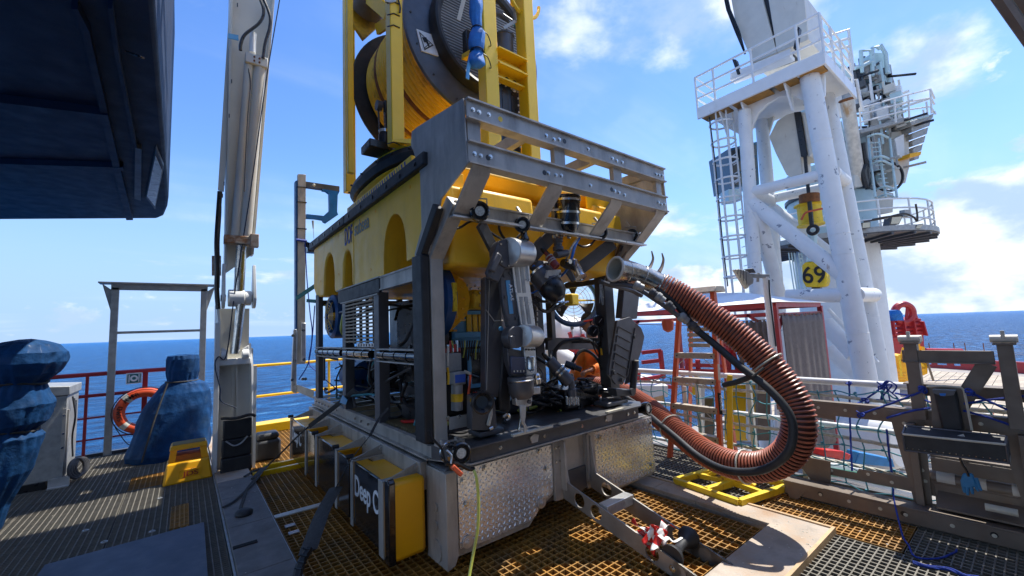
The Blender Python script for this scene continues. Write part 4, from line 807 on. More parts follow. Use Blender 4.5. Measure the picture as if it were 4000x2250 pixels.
# front lobes hanging behind the crash frame
def lobe(x0, x1, z0, z1, y0, ch):
    b = B(); v = [(x0, y0, z1), (x1, y0, z1), (x1, y0, z0+ch), (x1-ch*.9, y0, z0), (x0+ch*.2, y0, z0), (x0, y0, z0+.03)]
    bk_ = [(x0, y0+.5, z1), (x1, y0+.5, z1), (x1, y0+.5, z0+ch), (x1-ch*.4, y0+.5, z0-.02), (x0, y0+.5, z0-.02), (x0, y0+.5, z0+.03)]
    b._a(v+bk_, [(0, 1, 2, 3, 4, 5), (11, 10, 9, 8, 7, 6)]+[(i, 6+i, 6+(i+1) % 6, (i+1) % 6) for i in range(6)]); return b
part('foam_lobe', lobe(.16, .86, 2.16, 2.80, .08, .16), 'foam', rv, bev=.03)
part('foam_lobe', lobe(.90, 1.30, 2.15, 2.85, .30, .04), 'foam', rv, bev=.02)
part('foam_lobe', lobe(1.31, 1.60, 2.15, 2.85, .34, .04), 'foam', rv, bev=.02)
b = B(); b._a([(1.55, .10, 2.80), (2.24, .10, 2.80), (2.24, .10, 2.36), (2.05, .10, 2.17), (1.60, .10, 2.20), (1.50, .25, 2.2), (1.55, .55, 2.80), (2.24, .55, 2.80), (2.24, .55, 2.36), (2.15, .55, 2.15), (1.60, .55, 2.15), (1.5, .55, 2.17)], [(0, 1, 2, 3, 4, 5), (11, 10, 9, 8, 7, 6)]+[(i, 6+i, 6+(i+1) % 6, (i+1) % 6) for i in range(6)]); part('foam_lobe', b, 'foam', rv, bev=.03)
b = B(); b.prism([(.25, -.02, 2.52), (.95, -.02, 2.52), (.95, .0, 2.78), (.25, .0, 2.78)], (0, .5, .12)); part('foam_shoulder', b, 'foam', rv, bev=.03)
b = B(); b.prism([(1.45, -.02, 2.52), (2.2, -.02, 2.52), (2.2, .0, 2.80), (1.45, .0, 2.80)], (0, .5, .12)); part('foam_shoulder', b, 'foam', rv, bev=.03)
for y_, z_ in ((3.2, 2.86), (2.5, 2.86), (1.70, 2.86), (1.25, 2.86), (.45, 2.86), (1.4, 2.30), (2.5, 2.40), (3.35, 2.42)): b = B(); b.cyl((-.003, y_, z_), (.0, y_, z_), .016, seg=12); part('plug', b, 'skidy', rv)
text('DOF', 'inkb', (-.0035, 2.245, 2.700), (0, -1, 0), (0, 0, 1), .285, rv, wid=.50)
text('subsea', mat and 'inkg' if 'inkg' in M else 'inkb', (-.0035, 1.905, 2.745), (0, -1, 0), (0, 0, 1), .165, rv, wid=1.0) if False else None
M['inkg'] = mat('grey_lettering', (.22, .25, .22), .5, bump=0)
text('subsea', 'inkg', (-.0035, 1.890, 2.742), (0, -1, 0), (0, 0, 1), .215, rv, depth=.0008, wid=.82)
# black top side bumper in three lengths, bolted; chequered strip above it
for y0, y1 in ((3.80, 2.12), (2.11, .10),):
    b = B(); b.box(-.05, .03, y0, y1, 2.925, 3.03); part('top_bumper', b, 'rubber', rv, bev=.012)
for y in (3.6, 3.25, 2.95, 2.6, 2.3, 1.95, 1.55, 1.2, .85, .55, .25): b = B(); b.cyl((-.056, y, 2.975), (-.05, y, 2.975), .022, seg=12); b.cyl((-.058, y, 2.975), (-.056, y, 2.975), .012, seg=6); part('bolt', b, 'black', rv)
b = B(); b.box(-.03, .02, .35, 2.05, 3.031, 3.09); part('lettered_strip', b, 'yellow', rv)
yy = 2.0
while yy > .45:
    w = random.uniform(.008, .03); b = B(); b.prism([(-.0305, yy, 3.04), (-.0305, yy-w, 3.04), (-.0305, yy-w+.01, 3.078), (-.0305, yy+.01, 3.078)], (-.001, 0, 0)); part('stencil_mark', b, 'inkb', rv); yy -= w+random.uniform(.02, .05)
# crash frame: side plates, channel rails, uprights, braces
YF = -.45
def spl(x, t):
    pl = [PX(0, Z5(*q)) for q in ((205, 300), (240, 270), (570, 65), (597, 530), (412, 775), (385, 900), (330, 1150), (322, 1165), (228, 1182), (226, 1165), (275, 985), (265, 600), (215, 430), (200, 400))]
    b = B(); b.prism([(x, p.y, p.z) for p in pl], (t, 0, 0)); return b
part('frame_side_plate', spl(-.012, .012), 'alu', rv, bev=.001); part('frame_side_plate', spl(2.36, -.012), 'alu', rv)
def channel(z0, z1, y=YF, dep=.07, x0=0.0, x1=2.348, nm='crash_rail'):
    b = B(); b.box(x0, x1, y, y+.012, z0, z1)
    b.box(x0, x1, y-.022, y, z1-.012, z1); b.box(x0, x1, y-.022, y, z0, z0+.012)
    b.box(x0, x1, y+.012, y+dep, z1-.012, z1); b.box(x0, x1, y+.012, y+dep, z0, z0+.012)
    return part(nm, b, 'alu', rv)
channel(3.055, 3.20); channel(2.745, 2.905)
for x, w in ((.0, .115), (.80, .13), (1.53, .13), (2.20, .10)):
    b = B(); b.box(x+.012, x+w, YF+.015, YF+.06, 2.905, 3.055); part('upright', b, 'alu', rv)
for x in (.05, .10, .18, .72, .80, .86, 1.2, 1.52, 1.58, 1.66, 2.2, 2.25, 2.31):
    for z in (3.125, 2.82): inst(BM, 'bolt', rv, (x, YF-.0, z+random.uniform(-.012, .012)), sc=(1.1, 1.1, 1.1))
for x, z in ((.10, 2.82), (.22, 3.13), (.86, 3.13), (1.42, 2.83), (.62, 2.82)): b = B(); b.cyl((x+.06, YF-.0015, z), (x+.06, YF, z), .02, seg=12); part('hole', b, 'black' if x != .22 else 'yellow', rv)
for x in (.55, 1.35, 2.10):
    b = B(); b.bar((x, YF+.06, 3.11), (x, .42, 3.11), .06, .09); part('top_strut', b, 'alu', rv)
b = B(); b.box(.3, 2.25, .40, .46, 3.06, 3.16); part('top_cross', b, 'alu', rv)
b = B(); b.prism([(.7, .38, 3.06), (1.0, .38, 3.06), (1.0, .38, 3.16), (.76, .38, 3.14)], (0, .02, 0)); part('gusset_plate', b, 'yellow', rv)
b = B(); b.prism([(1.9, .2, 2.9), (2.3, .2, 2.9), (2.3, .2, 3.13), (1.9, .2, 3.13)], (0, .02, 0)); part('yellow_plate', b, 'yellow', rv)
# lower back rail and raked braces
channel(2.47, 2.58, -.16, .04, .05, 2.30, 'lower_rail')
b = B(); b.box(.02, 2.33, -.20, -.14, 2.455, 2.468); part('lamp_rail', b, 'alu2', rv)
for x in (.03, .72, 1.47, 2.16):
    b = B(); b.bar((x+.08, YF+.05, 2.75), (x+.08, -.17, 2.50), .14, .05, up=(1, 0, 0)) if False else b._a([(x, YF, 2.745), (x+.15, YF, 2.745), (x+.15, -.17, 2.49), (x, -.17, 2.49), (x, YF+.02, 2.70), (x+.15, YF+.02, 2.70), (x+.15, -.15, 2.45), (x, -.15, 2.45)], [(0, 1, 2, 3), (7, 6, 5, 4), (0, 4, 5, 1), (1, 5, 6, 2), (2, 6, 7, 3), (3, 7, 4, 0)]); part('raked_brace', b, 'alu', rv)
for p, q, w in (((.30, -.12, 2.46), (.78, .12, 2.0), .10), ((1.02, -.05, 2.40), (.72, .1, 2.08), .12), ((1.35, .05, 2.62), (1.02, .12, 2.30), .12), ((1.9, -.1, 2.46), (1.45, .1, 2.12), .12), ((2.2, .0, 2.48), (2.16, .2, 2.1), .09)):
    b = B(); b.bar(p, q, w, .03, up=(0, -1, .2)); part('inner_brace', b, 'dark', rv, bev=.003)
# small things on top seen through the frame
for x, y in ((.63, .32), (1.28, .30)):
    b = B(); b.cyl((x, y, 3.05), (x, y, 3.13), .05, seg=16); b.cyl((x, y, 3.13), (x, y, 3.15), .045, seg=16); part('red_cap', b, 'ring', rv)
b = B(); b.cyl((.53, .3, 3.05), (.53, .3, 3.09), .03); b.cyl((.53, .3, 3.09), (.53, .3, 3.22), .004, seg=6); part('antenna', b, 'black', rv)
b = B(); b.lathe((1.14, .1, 3.0), (0, 0, 1), [(.036, 0), (.036, .1), (.03, .125), (0.001, .135)], 14); part('strobe', b, 'lampf', rv)
for a in (0, PI/2): b = B(); b.tube([V((1.14+.042*math.cos(a)*math.cos(t), .1+.042*math.sin(a)*math.cos(t), 3.07+.08*math.sin(t))) for t in [PI*i/8 for i in range(9)]], .004, 5); part('strobe_guard', b, 'galv', rv)
# lamps and cameras
def lamp(pos, d_, s_=1., br=None, parent=rv, led='glassw', nm='lamp'):
    pos = V(pos); d_ = V(d_).normalized()
    b = B(); b.lathe(pos, d_, [(0, -.13*s_), (.03*s_, -.13*s_), (.034*s_, -.10*s_), (.055*s_, -.09*s_), (.055*s_, -.02*s_), (.062*s_, -.015*s_), (.062*s_, .0), (.070*s_, .005*s_), (.072*s_, .045*s_), (.062*s_, .052*s_), (.050*s_, .052*s_), (.046*s_, .040*s_), (0, .040*s_)], 22)
    o = part(nm, b, 'gloss', parent)
    b = B(); b.cyl(pos+d_*.041*s_, pos+d_*.043*s_, .046*s_, seg=20); part('lens', b, 'lensd' if led != 'glassw' else 'black', o)
    if led == 'glassw': b = B(); b.cyl(pos+d_*.0435*s_, pos+d_*.048*s_, .034*s_, seg=18); part('emitter', b, 'glassw', o)
    if br:
        b = B(); k = V(br); r = d_.cross(V((0, 0, 1))).normalized()
        b.tube([pos+r*.066*s_, pos+r*.068*s_+V((0, 0, .10*s_)), pos-r*.068*s_+V((0, 0, .10*s_)), pos-r*.066*s_], .007*s_, 6); b.bar(pos+V((0, 0, .10*s_)), k, .02); part('bracket', b, 'galv', o)
    return o
fd = V((-.55, -.8, -.12))
for p, yv, br_, s_ in ((Z5(665, 868), -.20, .12, 1.05), (Z5(975, 960), -.16, .1, .9), (Z5(1525, 1015), -.16, .1, .95), (Z5(1745, 1032), -.12, .1, .9)):
    q = PY(yv, p); lamp(q, fd if yv > -.19 else V((-.3, -.95, -.1)), s_, q+V((0, .05, .16)))
q = PY(-.16, Z5(980, 1020)); lamp(q+V((.02, 0, -.03)), (0, -.2, -1), .5)
q = PY(-.12, Z8(1530, 512)); lamp(q, (-.15, -1, .02), 1.0); b = B(); b.torus(q+V((-.05, .04, .0)), (.2, .9, 0), .062, .008, 20, 6); b.bar(q+V((-.06, .02, -.02)), q+V((-.02, .06, -.13)), .03, .012); part('lamp_clip', b, 'steel', rv)
q = PY(-.06, B1(1580, 185)); lamp(q, (.1, -1, 0.05), .95, None)
# blue hose bundle, cables in front of the foam
def hose(pts, r, m='black', nm='hose', par=rv, n=8): b = B(); b.tube(spline(pts, n), r, 7); return part(nm, b, m, par)
F5 = lambda x, y, d=-.05: PY(d, Z5(x, y))
for k in range(2): hose([F5(1385+8*k, 1035, -.1), F5(1350+6*k, 1100, -.13), F5(1325, 1200, -.12), F5(1290, 1280, -.05), F5(1240, 1330, .05)], .012, 'bhose')
hose([F5(1390, 1030, -.1), F5(1330, 1110, -.14), F5(1300, 1180, -.1), F5(1260, 1230, .0)], .009, 'clear')
for pts, r in (([F5(490, 870), F5(530, 880), F5(580, 878)], .009), ([F5(480, 985), F5(540, 975), F5(620, 930), F5(700, 950), F5(740, 1000), F5(820, 1050), F5(900, 1070)], .010), ([F5(900, 860), F5(840, 900), F5(815, 980), F5(860, 1060), F5(930, 1075)], .011), ([F5(1130, 840), F5(1080, 930), F5(1010, 990), F5(950, 1040), F5(920, 1090)], .011), ([F5(1120, 850), F5(1090, 910), F5(1030, 960), F5(1000, 1010)], .011), ([F5(1550, 1050), F5(1600, 1070), F5(1660, 1075)], .009), ([F5(1495, 1060), F5(1460, 1100), F5(1410, 1112), F5(1370, 1095)], .011)): hose(pts, r)
# sonar: big black pot with steel bands
s0, s1 = PY(-.20, Z5(1308, 745)), PY(-.14, Z5(1300, 1015))
b = B(); ax = s1-s0; L = ax.length; b.lathe(s0, ax, [(0, 0), (.095, 0), (.103, .015), (.10, L*.4), (.103, L*.75), (.085, L*.93), (.05, L), (0, L)], 26); so_ = part('sonar_pot', b, 'gloss', rv)
for t in (.10, .43, .72): b = B(); b.lathe(s0+ax*t, ax, [(.104, 0), (.108, 0), (.108, .02), (.104, .02)], 28); b.bar(s0+ax*t+V((-.11, 0, 0)), s0+ax*t+V((-.15, .06, 0)), .02); part('steel_band', b, 'steel', so_)
b = B(); b.prism([F5(1205, 730, -.1), F5(1240, 730, -.1), F5(1235, 990, -.08), F5(1160, 1010, -.08), F5(1160, 960, -.08), F5(1210, 920, -.08)], (0, .05, 0)); part('mount_plate', b, 'dark', rv, bev=.004)
# pan and tilt unit with spotlights
F7 = lambda x, y, d=-.05: PY(d, B7(x, y))
def can(p, q, prof, m, nm, par=rv, seg=22):
    ax = q-p; L = ax.length; b = B(); b.lathe(p, ax, [(r, h*L) for r, h in prof], seg); return part(nm, b, m, par)
for i in range(6): q = F7(850+46*i, 235+(-1)**i*12, -.10); b = B(); b.cyl(q+V((0, 0, -.012)), q+V((0, 0, .016)), .016, seg=8); part('fitting', b, 'steel', rv)
can(F7(895, 260, -.08), F7(905, 430, -.08), [(0, 0), (.035, 0), (.045, .1), (.045, .3), (.036, .35), (.036, .6), (.048, .65), (.048, .9), (.02, 1), (0, 1)], 'gunm', 'tilt_motor')
can(F7(870, 470, -.10), F7(1025, 440, -.10), [(0, 0), (.03, 0), (.035, .2), (.032, .8), (.028, .82), (.028, 1), (0, 1)], 'gunm', 'tilt_axle')
b = B(); c = F7(1035, 555, -.13); b.cyl(c, c+V((0, -.02, 0)), .022, seg=14); part('fitting', b, 'steel', rv)
can(F7(745, 440, -.12), F7(885, 620, -.22), [(0, 0), (.018, 0), (.02, .2), (.026, .22), (.026, .35), (.033, .36), (.033, 1), (.026, 1), (.024, .96), (0, .96)], 'redso', 'red_camera')
can(F7(700, 390, -.08), F7(775, 470, -.14), [(0, 0), (.018, 0), (.022, .4), (.020, 1), (0, 1)], 'black', 'plug')
b = B(); q0, q1 = F7(745, 440, -.12), F7(885, 620, -.22)
for t in (.3, .5, .62): b.lathe(q0.lerp(q1, t), q1-q0, [(.031, 0), (.036, 0), (.036, .010), (.031, .010)], 20)
part('clamp', b, 'alu', rv)
can(F7(1090, 560, -.08), F7(1190, 760, -.18), [(0, 0), (.045, 0), (.05, .05), (.05, .92), (.055, .94), (.055, 1.0), (.040, 1.0), (.036, .96), (0, .96)], 'steel', 'spotlight')
can(F7(960, 570, -.08), F7(1085, 600, -.08), [(0, 0), (.035, 0), (.045, .3), (.05, .7), (.03, 1), (0, 1)], 'black', 'spotlight_back')
b = B(); b.prism([F7(655, 535, -.02), F7(830, 560, -.02), F7(920, 700, -.10), F7(720, 690, -.10), F7(620, 620, -.05)], (0, .10, 0)); part('pan_bracket', b, 'gunm', rv, bev=.006)
b = B(); b.bar(F7(760, 700, -.17), F7(930, 690, -.17), .02, .05); b.bar(F7(770, 695, -.17), F7(755, 760, -.17), .02, .03); b.bar(F7(925, 690, -.17), F7(900, 770, -.17), .02, .03); part('camera_yoke', b, 'alu', rv, bev=.003)
d0, d1 = F7(660, 690, -.02), F7(940, 1030, -.20)
can(d0, d0.lerp(d1, .47), [(0, 0), (.085, 0), (.105, .05), (.105, 1), (0, 1)], 'gunm', 'camera_housing', seg=30)
can(d0.lerp(d1, .47), d1, [(0, 0), (.106, 0), (.110, .05), (.108, .35), (.088, .70), (.050, .95), (0, 1.0)], 'black', 'camera_boot', seg=30)
b = B(); b.lathe(d0.lerp(d1, .0), d1-d0, [(.106, .0), (.112, .0), (.112, .02), (.106, .02)], 30); part('band', b, 'steel', rv)
for i in range(5): q = F7(900+25*i, 1062+8*(i % 2), -.2); b = B(); b.cyl(q, q+V((.02, -.01, 0)), .009, seg=8); part('connector', b, 'steel', rv)
for pts, r in (([F7(960, 1070), F7(880, 1130), F7(770, 1180), F7(680, 1150), F7(640, 1060), F7(600, 1000)], .016), ([F7(880, 1060), F7(800, 1150), F7(720, 1180), F7(640, 1100), F7(560, 1050)], .014), ([F7(620, 1000), F7(700, 1050), F7(800, 1060), F7(900, 1060)], .013)): hose(pts, r)
for pts in ([F7(580, 620, 0), F7(600, 605, -.02), F7(640, 640, -.02)], [F7(545, 955, 0), F7(600, 940, 0), F7(660, 905, -.02)]): hose(pts, .008, 'bhose')
# thrusters: lateral ones in blue rings
def thruster(c, ax, R, r, guard='wire', hub='yellow', blades=3, gs=1, ringm='blue', strut=None):
    c = V(c); ax = V(ax).normalized(); x = ax.cross(V((0, 0, 1))).normalized(); y = x.cross(ax)
    b = B(); b.lathe(c, ax, [(R-r, -.07), (R-r*.2, -.085), (R+r*.5, -.06), (R+r*.55, .06), (R-r*.2, .085), (R-r, .07), (R-r, -.07)], 44); rg_ = part('thruster_duct', b, ringm, rv)
    b = B(); b.lathe(c, ax, [(0, -.10), (.035, -.10), (.05, -.07), (.05, .07), (.04, .12), (0, .12)], 18); part('hub', b, 'yellow2' if hub == 'yellow' else hub, rg_)
    for k in range(blades):
        a = 2*PI*k/blades+(.5 if gs == 1 else 1.2)*PI; b = B(); n = 7; rs = []
        for i in range(n):
            rr = .045+(R-r-.055)*i/(n-1); wd_ = .30+.50*(i/(n-1)) ; tw = 1.0-.55*i/(n-1)
            row = []
            for j in range(5):
                t = (j/4-.5)*wd_; p = c+(x*math.cos(a+t)+y*math.sin(a+t))*rr+ax*((j/4-.5)*.09*tw); row.append(p)
            rs.append(row)
        vs = [p for row in rs for p in row]; o2 = [p+ax*.006 for p in vs]; fs = []
        for i in range(n-1):
            for j in range(4): q_ = i*5+j; fs.append((q_, q_+1, q_+6, q_+5)); fs.append((q_+35, q_+40, q_+41, q_+36))
        b._a(vs+o2, fs); part('blade', b, mat('propeller', (.03, .027, .022), .5, bump=.05) if 'propeller' not in bpy.data.materials else bpy.data.materials['propeller'], rg_)
    if guard == 'wire':
        for sgn in (-1,):
            for fr in (.35, .52, .68, .84): b = B(); b.tube(circ(c+ax*(sgn*(.095+.03*(1-fr))), ax, (R-r)*fr, 40), .0035, 5, closed=True); part('guard_ring', b, 'cream', rg_)
            for k in range(8): a = 2*PI*k/8; b = B(); b.tube([c+ax*(sgn*.125)+(x*math.cos(a)+y*math.sin(a))*.05, c+ax*(sgn*.10)+(x*math.cos(a)+y*math.sin(a))*(R-r*.4)], .0035, 5); part('guard_spoke', b, 'yellow', rg_)
    return rg_, c, ax, x, y
# front right, vectored
tc_ = PY(1.30, Z7(1160, 410)); dd = (CAM-tc_); ax_ = V((dd.x+.25, dd.y, 0)).normalized()
th1, c, ax, x, y = thruster(tc_, ax_, .332, .045, gs=1, ringm=mat('deep_blue_duct', (.014, .075, .22), .4, bump=.03))
b = B(); p = PY(1.0, Z7(1150, 400)); b.bar(p+V((-.08, .0, 0)), p+V((.075, .02, 0)), .13, .15); part('gearbox', b, 'yellow2', rv, bev=.02)
b = B(); b.bar(PY(1.02, Z7(1195, 403)), PY(1.25, Z7(1330, 405)), .03, .02); b.bar(PY(1.25, Z7(1328, 362)), PY(1.25, Z7(1328, 450)), .04, .03); part('strut', b, 'yellow2', rv, bev=.004)
for q in ((1315, 330), (1315, 478), (1060, 470), (1150, 600)): p = PY(1.22, Z7(*q)); b = B(); b.cyl(p, p+ax_*.02, .022, seg=12); part('lug', b, 'galv', th1)
# front left, seen edge-on with a yellow vane guard
tc2 = V((.22, .50, 1.92)); 
b = B(); b.lathe(tc2, (1, 0, 0), [(.26, -.05), (.29, -.06), (.315, -.04), (.315, .04), (.29, .06), (.26, .05), (.26, -.05)], 44); th2 = part('thruster_duct', b, 'blue', rv)
for k in range(7):
    z = -.26+.26*2*k/6; b = B()
    w = math.sqrt(max(.004, .29**2-z*z))
    n = 8; vs = []
    rr = [tc2+V((.10, -w, z)), tc2+V((.10+.16*w/.29, -w*.5, z)), tc2+V((.10+.20*w/.29, 0, z)), tc2+V((.10+.16*w/.29, w*.5, z)), tc2+V((.10, w, z))]
    b.tube(rr, .008, 4, flat=1); part('vane', b, 'amber', th2)
for k in range(9):
    yv = -.24+.48*k/8; w = math.sqrt(max(.004, .29**2-yv*yv)); b = B()
    b.prism([tc2+V((.08, yv, -w)), tc2+V((.13+.10*w/.29, yv, -w*.6)), tc2+V((.13+.14*w/.29, yv, 0)), tc2+V((.13+.10*w/.29, yv, w*.6)), tc2+V((.08, yv, w))], (0, .006, 0)); part('vane', b, 'amber', th2)
b = B(); b.box(.52, .58, .50, .60, 1.87, 1.98); b.box(.585, .80, .46, .64, 1.85, 2.02); part('motor', b, 'yellow2', rv, bev=.015)
b = B(); b.box(.44, .518, .515, .585, 1.895, 1.945); b.box(.22, .26, .18, .28, 1.81, 2.04); b.bar((.26, .23, 1.92), (.5, .5, 1.92), .03, .03); part('motor_bracket', b, 'yellow2', rv, bev=.006)
for z in (1.88, 1.99): b = B(); b.cyl((.66, .458, z), (.66, .446, z), .016, seg=8); part('bolt', b, 'steel', th2)
# aft left
tc3 = PX(.12, Z6(520, 450)); th3, c, ax, x, y = thruster(tc3, (1, .0, 0), .26, .045, gs=2, hub='amber')
# ------------------------------------------------------------------ inside the vehicle
R_ = random.Random(5)
def pack(x0, x1, y0, y1, z0, z1, m, nm, bev=.01): b = B(); b.box(x0, x1, y0, y1, z0, z1); return part(nm, b, m, rv, bev=bev)
pack(.55, 1.05, .95, 2.1, 1.05, 2.0, 'black', 'electronics_case'); pack(.35, 1.5, 2.35, 3.3, .95, 1.30, 'black', 'valve_pack')
pack(.9, 1.9, 2.5, 3.2, 1.35, 2.1, 'black', 'tank'); pack(.20, .9, .85, 1.18, .86, 1.18, 'black', 'pump_case')
b = B(); b.cyl((.35, 2.55, 1.15), (.35, 3.05, 1.15), .20, seg=24); part('motor_pot', b, 'blue', rv)
b = B(); b.lathe((.42, 1.0, 1.62), (-.6, -.6, .1), [(0, -.2), (.17, -.2), (.17, .05), (.10, .12), (0, .13)], 24); part('pale_canister', b, 'dark', rv)
for i in range(16):
    z = 1.32+.045*i; b = B(); b.tube(spline([(.42, 1.18-.02*(i % 3), z), (.30, 1.02, z+.02), (.24, .88, z-.01), (.40, .72, z+R_.uniform(-.03, .03))]), .018, 6); part('hydraulic_hose', b, 'dark' if i % 3 else 'black', rv)
cols = ['black', 'black', 'black', 'dark', 'rubber', 'dark', 'teal', 'pale']
for i in range(90):
    x, y, z = R_.uniform(.12, 1.9), R_.uniform(.25, 3.3), R_.uniform(.90, 1.5)
    if i < 22 or i > 64: x, y, z = R_.uniform(.08, .4), R_.uniform(.35, 3.2), R_.uniform(.88, 1.35 if i < 64 else 1.95)
    if 22 <= i < 44: x, y, z = R_.uniform(.7, 1.9), R_.uniform(.25, .9), R_.uniform(.88, 1.15)
    pts = [V((x, y, z))]; d_ = V((R_.uniform(-1, 1), R_.uniform(-1, 1), R_.uniform(-.6, .6))).normalized()
    for k in range(4):
        d_ = (d_+V((R_.uniform(-1, 1), R_.uniform(-1, 1), R_.uniform(-.6, .6)))*.8).normalized(); q = pts[-1]+d_*R_.uniform(.12, .25)
        q.x = min(2.1, max(.06, q.x)); q.y = min(3.4, max(.18, q.y)); q.z = min(1.95 if i > 64 else 1.55, max(.88, q.z)); pts.append(q)
    b = B(); b.tube(spline(pts, 5), R_.choice((.009, .012, .016)), 6); part('hydraulic_hose', b, R_.choice(cols[:6]) if i % 9 else R_.choice(cols[6:]), rv)
# red loom on the floor, white fittings
for k in range(3): hose([(.12, 1.0-.03*k, .87), (.28, .8-.03*k, .88), (.38, .62-.02*k, .875), (.55, .50, .87)], .010, 'redpl', 'red_loom')
hose([(.12, .72, .88), (.12, .62, 1.0), (.14, .50, 1.06), (.20, .42, .96)], .012, 'teal')
G7 = lambda x, y, d: PY(d, Z7(x, y))
# light blue framed windows of the junction boxes
def frame(x0, x1, z0, z1, y, t, m, fill): 
    b = B(); b.box(x0, x1, y, y+.02, z1-t, z1); b.box(x0, x1, y, y+.02, z0, z0+t); b.box(x0, x0+t, y, y+.02, z0+t, z1-t); b.box(x1-t, x1, y, y+.02, z0+t, z1-t); f = part('window_frame', b, m, rv, bev=.003)
    b = B(); b.box(x0+t, x1-t, y+.012, y+.02, z0+t, z1-t); part('window', b, fill, f)
    for i in range(5): b = B(); b.cyl((x0+(x1-x0)*(i+.5)/5, y-.006, z1-t/2), (x0+(x1-x0)*(i+.5)/5, y, z1-t/2), .008, seg=8); part('bolt', b, 'dark', f)
p = G7(412, 752, .62); q = G7(540, 1012, .62); frame(p.x, p.x+.52, q.z, p.z, .62, .035, 'lblue', 'lensd')
p = G7(318, 635, .70); q = G7(540, 662, .70); b = B(); b.box(p.x, p.x+.5, .70, .74, q.z, p.z); part('blue_bar', b, 'lblue', rv, bev=.003)
p = G7(385, 478, .75); b = B(); b.box(p.x, p.x+.4, .75, .79, p.z-.035, p.z); b.box(p.x-.1, p.x+.35, .80, .83, p.z-.35, p.z-.06); part('blue_bar', b, 'lblue', rv, bev=.003)
for i in range(3): p = G7(420+42*i, 560, .78); b = B(); b.box(p.x-.02, p.x+.03, .78, .80, p.z-.09, p.z+.09); part('terminal', b, 'cable', rv)
for i in range(5): p = G7(400+30*i, 300+20*(i % 2), .8); b = B(); b.cyl(p, p+V((0, -.02, 0)), .012, seg=8); part('fitting', b, 'steel', rv)
for i in range(14):
    hose([G7(300+i*18, 690, .60), G7(310+i*16, 740, .58), G7(295+i*17, 800+10*(i % 4), .60)], .007, 'black' if i % 5 else 'pale')
# filter column and pressure block behind the corner post
c0, c1 = G7(335, 1000, .20), G7(335, 1180, .20)
b = B(); b.lathe(c0, c1-c0, [(0, 0), (.045, 0), (.045, (c1-c0).length), (0, (c1-c0).length)], 20); part('filter_glass', b, 'galv', rv)
b = B(); b.lathe(c0.lerp(c1, .35), c1-c0, [(.0465, 0), (.0465, .06)], 20); b.k = 0; part('amber_oil', b, 'cable', rv)
b = B(); b.box(c0.x-.05, c0.x+.055, .15, .25, c0.z, c0.z+.10); part('filter_head', b, 'galv', rv, bev=.01)
b = B(); b.box(c0.x-.045, c0.x+.045, .144, .149, c0.z+.02, c0.z+.08); part('blue_label', b, mat('label_blue', (.03, .10, .45), .4, bump=0), rv)
b = B(); b.box(c0.x-.07, c0.x+.06, .22, .34, c0.z+.10, c0.z+.24); part('valve_block', b, 'galv', rv, bev=.006)
for i in range(7): b = B(); p = V((c0.x-.06+.02*i, .25, c0.z+.25)); b.cyl(p, p+V((0, 0, .03+.03*(i % 3))), .009, seg=8); part('fitting', b, 'steel' if i % 2 else 'redpl', rv)
b = B(); b.cyl(G7(385, 905, .18), G7(432, 925, .16), .012, seg=10); part('fitting', b, 'clear', rv)
hose([G7(428, 930, .16), G7(425, 1000, .16), G7(418, 1080, .17), G7(430, 1140, .18)], .010, 'ring'); hose([G7(268, 880, .16), G7(275, 940, .16), G7(272, 1000, .16)], .010, 'cable')
hose([G7(272, 730, .16), G7(270, 800, .16), G7(272, 870, .16)], .010, 'clear')
b = B(); b.box(c0.x-.12, c0.x+.08, .12, .135, .93, 1.02); part('foot_bracket', b, 'alu', rv, bev=.003)
for p in (G7(270, 1235, .115), G7(350, 1225, .115)): inst(BM, 'bolt', rv, p)
hose([(.18, .3, .87), (.3, .2, .865), (.42, .25, .90), (.38, .4, .95)], .007)
# interior pillar, gauges and hose arches seen through the front
b = B(); p, q = G7(880, 370, 1.0), G7(970, 1000, 1.0); b.box(p.x, q.x, 1.0, 1.08, .84, 2.2); part('inner_post', b, 'dark', rv)
for i in range(9): b = B(); z_ = G7(903, 385+38*i, .99); b.box(z_.x-.008, z_.x+.008, .985, .999, z_.z-.022, z_.z+.018); part('slot', b, 'whitec', rv)
b = B(); b.bar(G7(968, 712, .9), G7(1345, 712, .9), .05, .14, up=(0, 0, 1)); part('cross_member', b, 'dark', rv)
for (x_, y_), r_ in (((1340, 548), .060), ((1300, 622), .060), ((1385, 635), .060)):
    c = G7(x_, y_, .30); b = B(); b.lathe(c, (-.3, -1, 0), [(0, -.03), (r_, -.03), (r_*1.05, .01), (r_*.88, .014), (r_*.86, .008), (0, .008)], 22); g = part('gauge', b, 'black', rv)
    b = B(); b.bar(c+V((-.02, -.014, -.02)), c+V((.025, -.02, .022)), .004, .002); part('needle', b, 'whitepl', g)
for q in ((1345, 600), (1300, 680), (1395, 700)): hose([G7(q[0], q[1], .32), G7(q[0]+5, q[1]+60, .32), G7(q[0]+(8 if q[0] != 1300 else 40), q[1]+130, .34)], .008)
hose([G7(1020, 820, .5), G7(1030, 760, .5), G7(1090, 700, .5), G7(1200, 678, .5), G7(1290, 700, .5), G7(1345, 760, .5), G7(1370, 850, .5)], .022, 'rubber')
hose([G7(1150, 850, .45), G7(1190, 780, .45), G7(1240, 757, .45), G7(1300, 790, .45), G7(1350, 860, .45), G7(1385, 960, .45)], .018)
for q in ((1212, 670), (1262, 682), (1300, 700)): b = B(); c = G7(q[0], q[1]+8, .49); b.torus(c, (1, 0, -.3), .024, .004, 14, 5); part('cable_tie', b, 'black', rv)
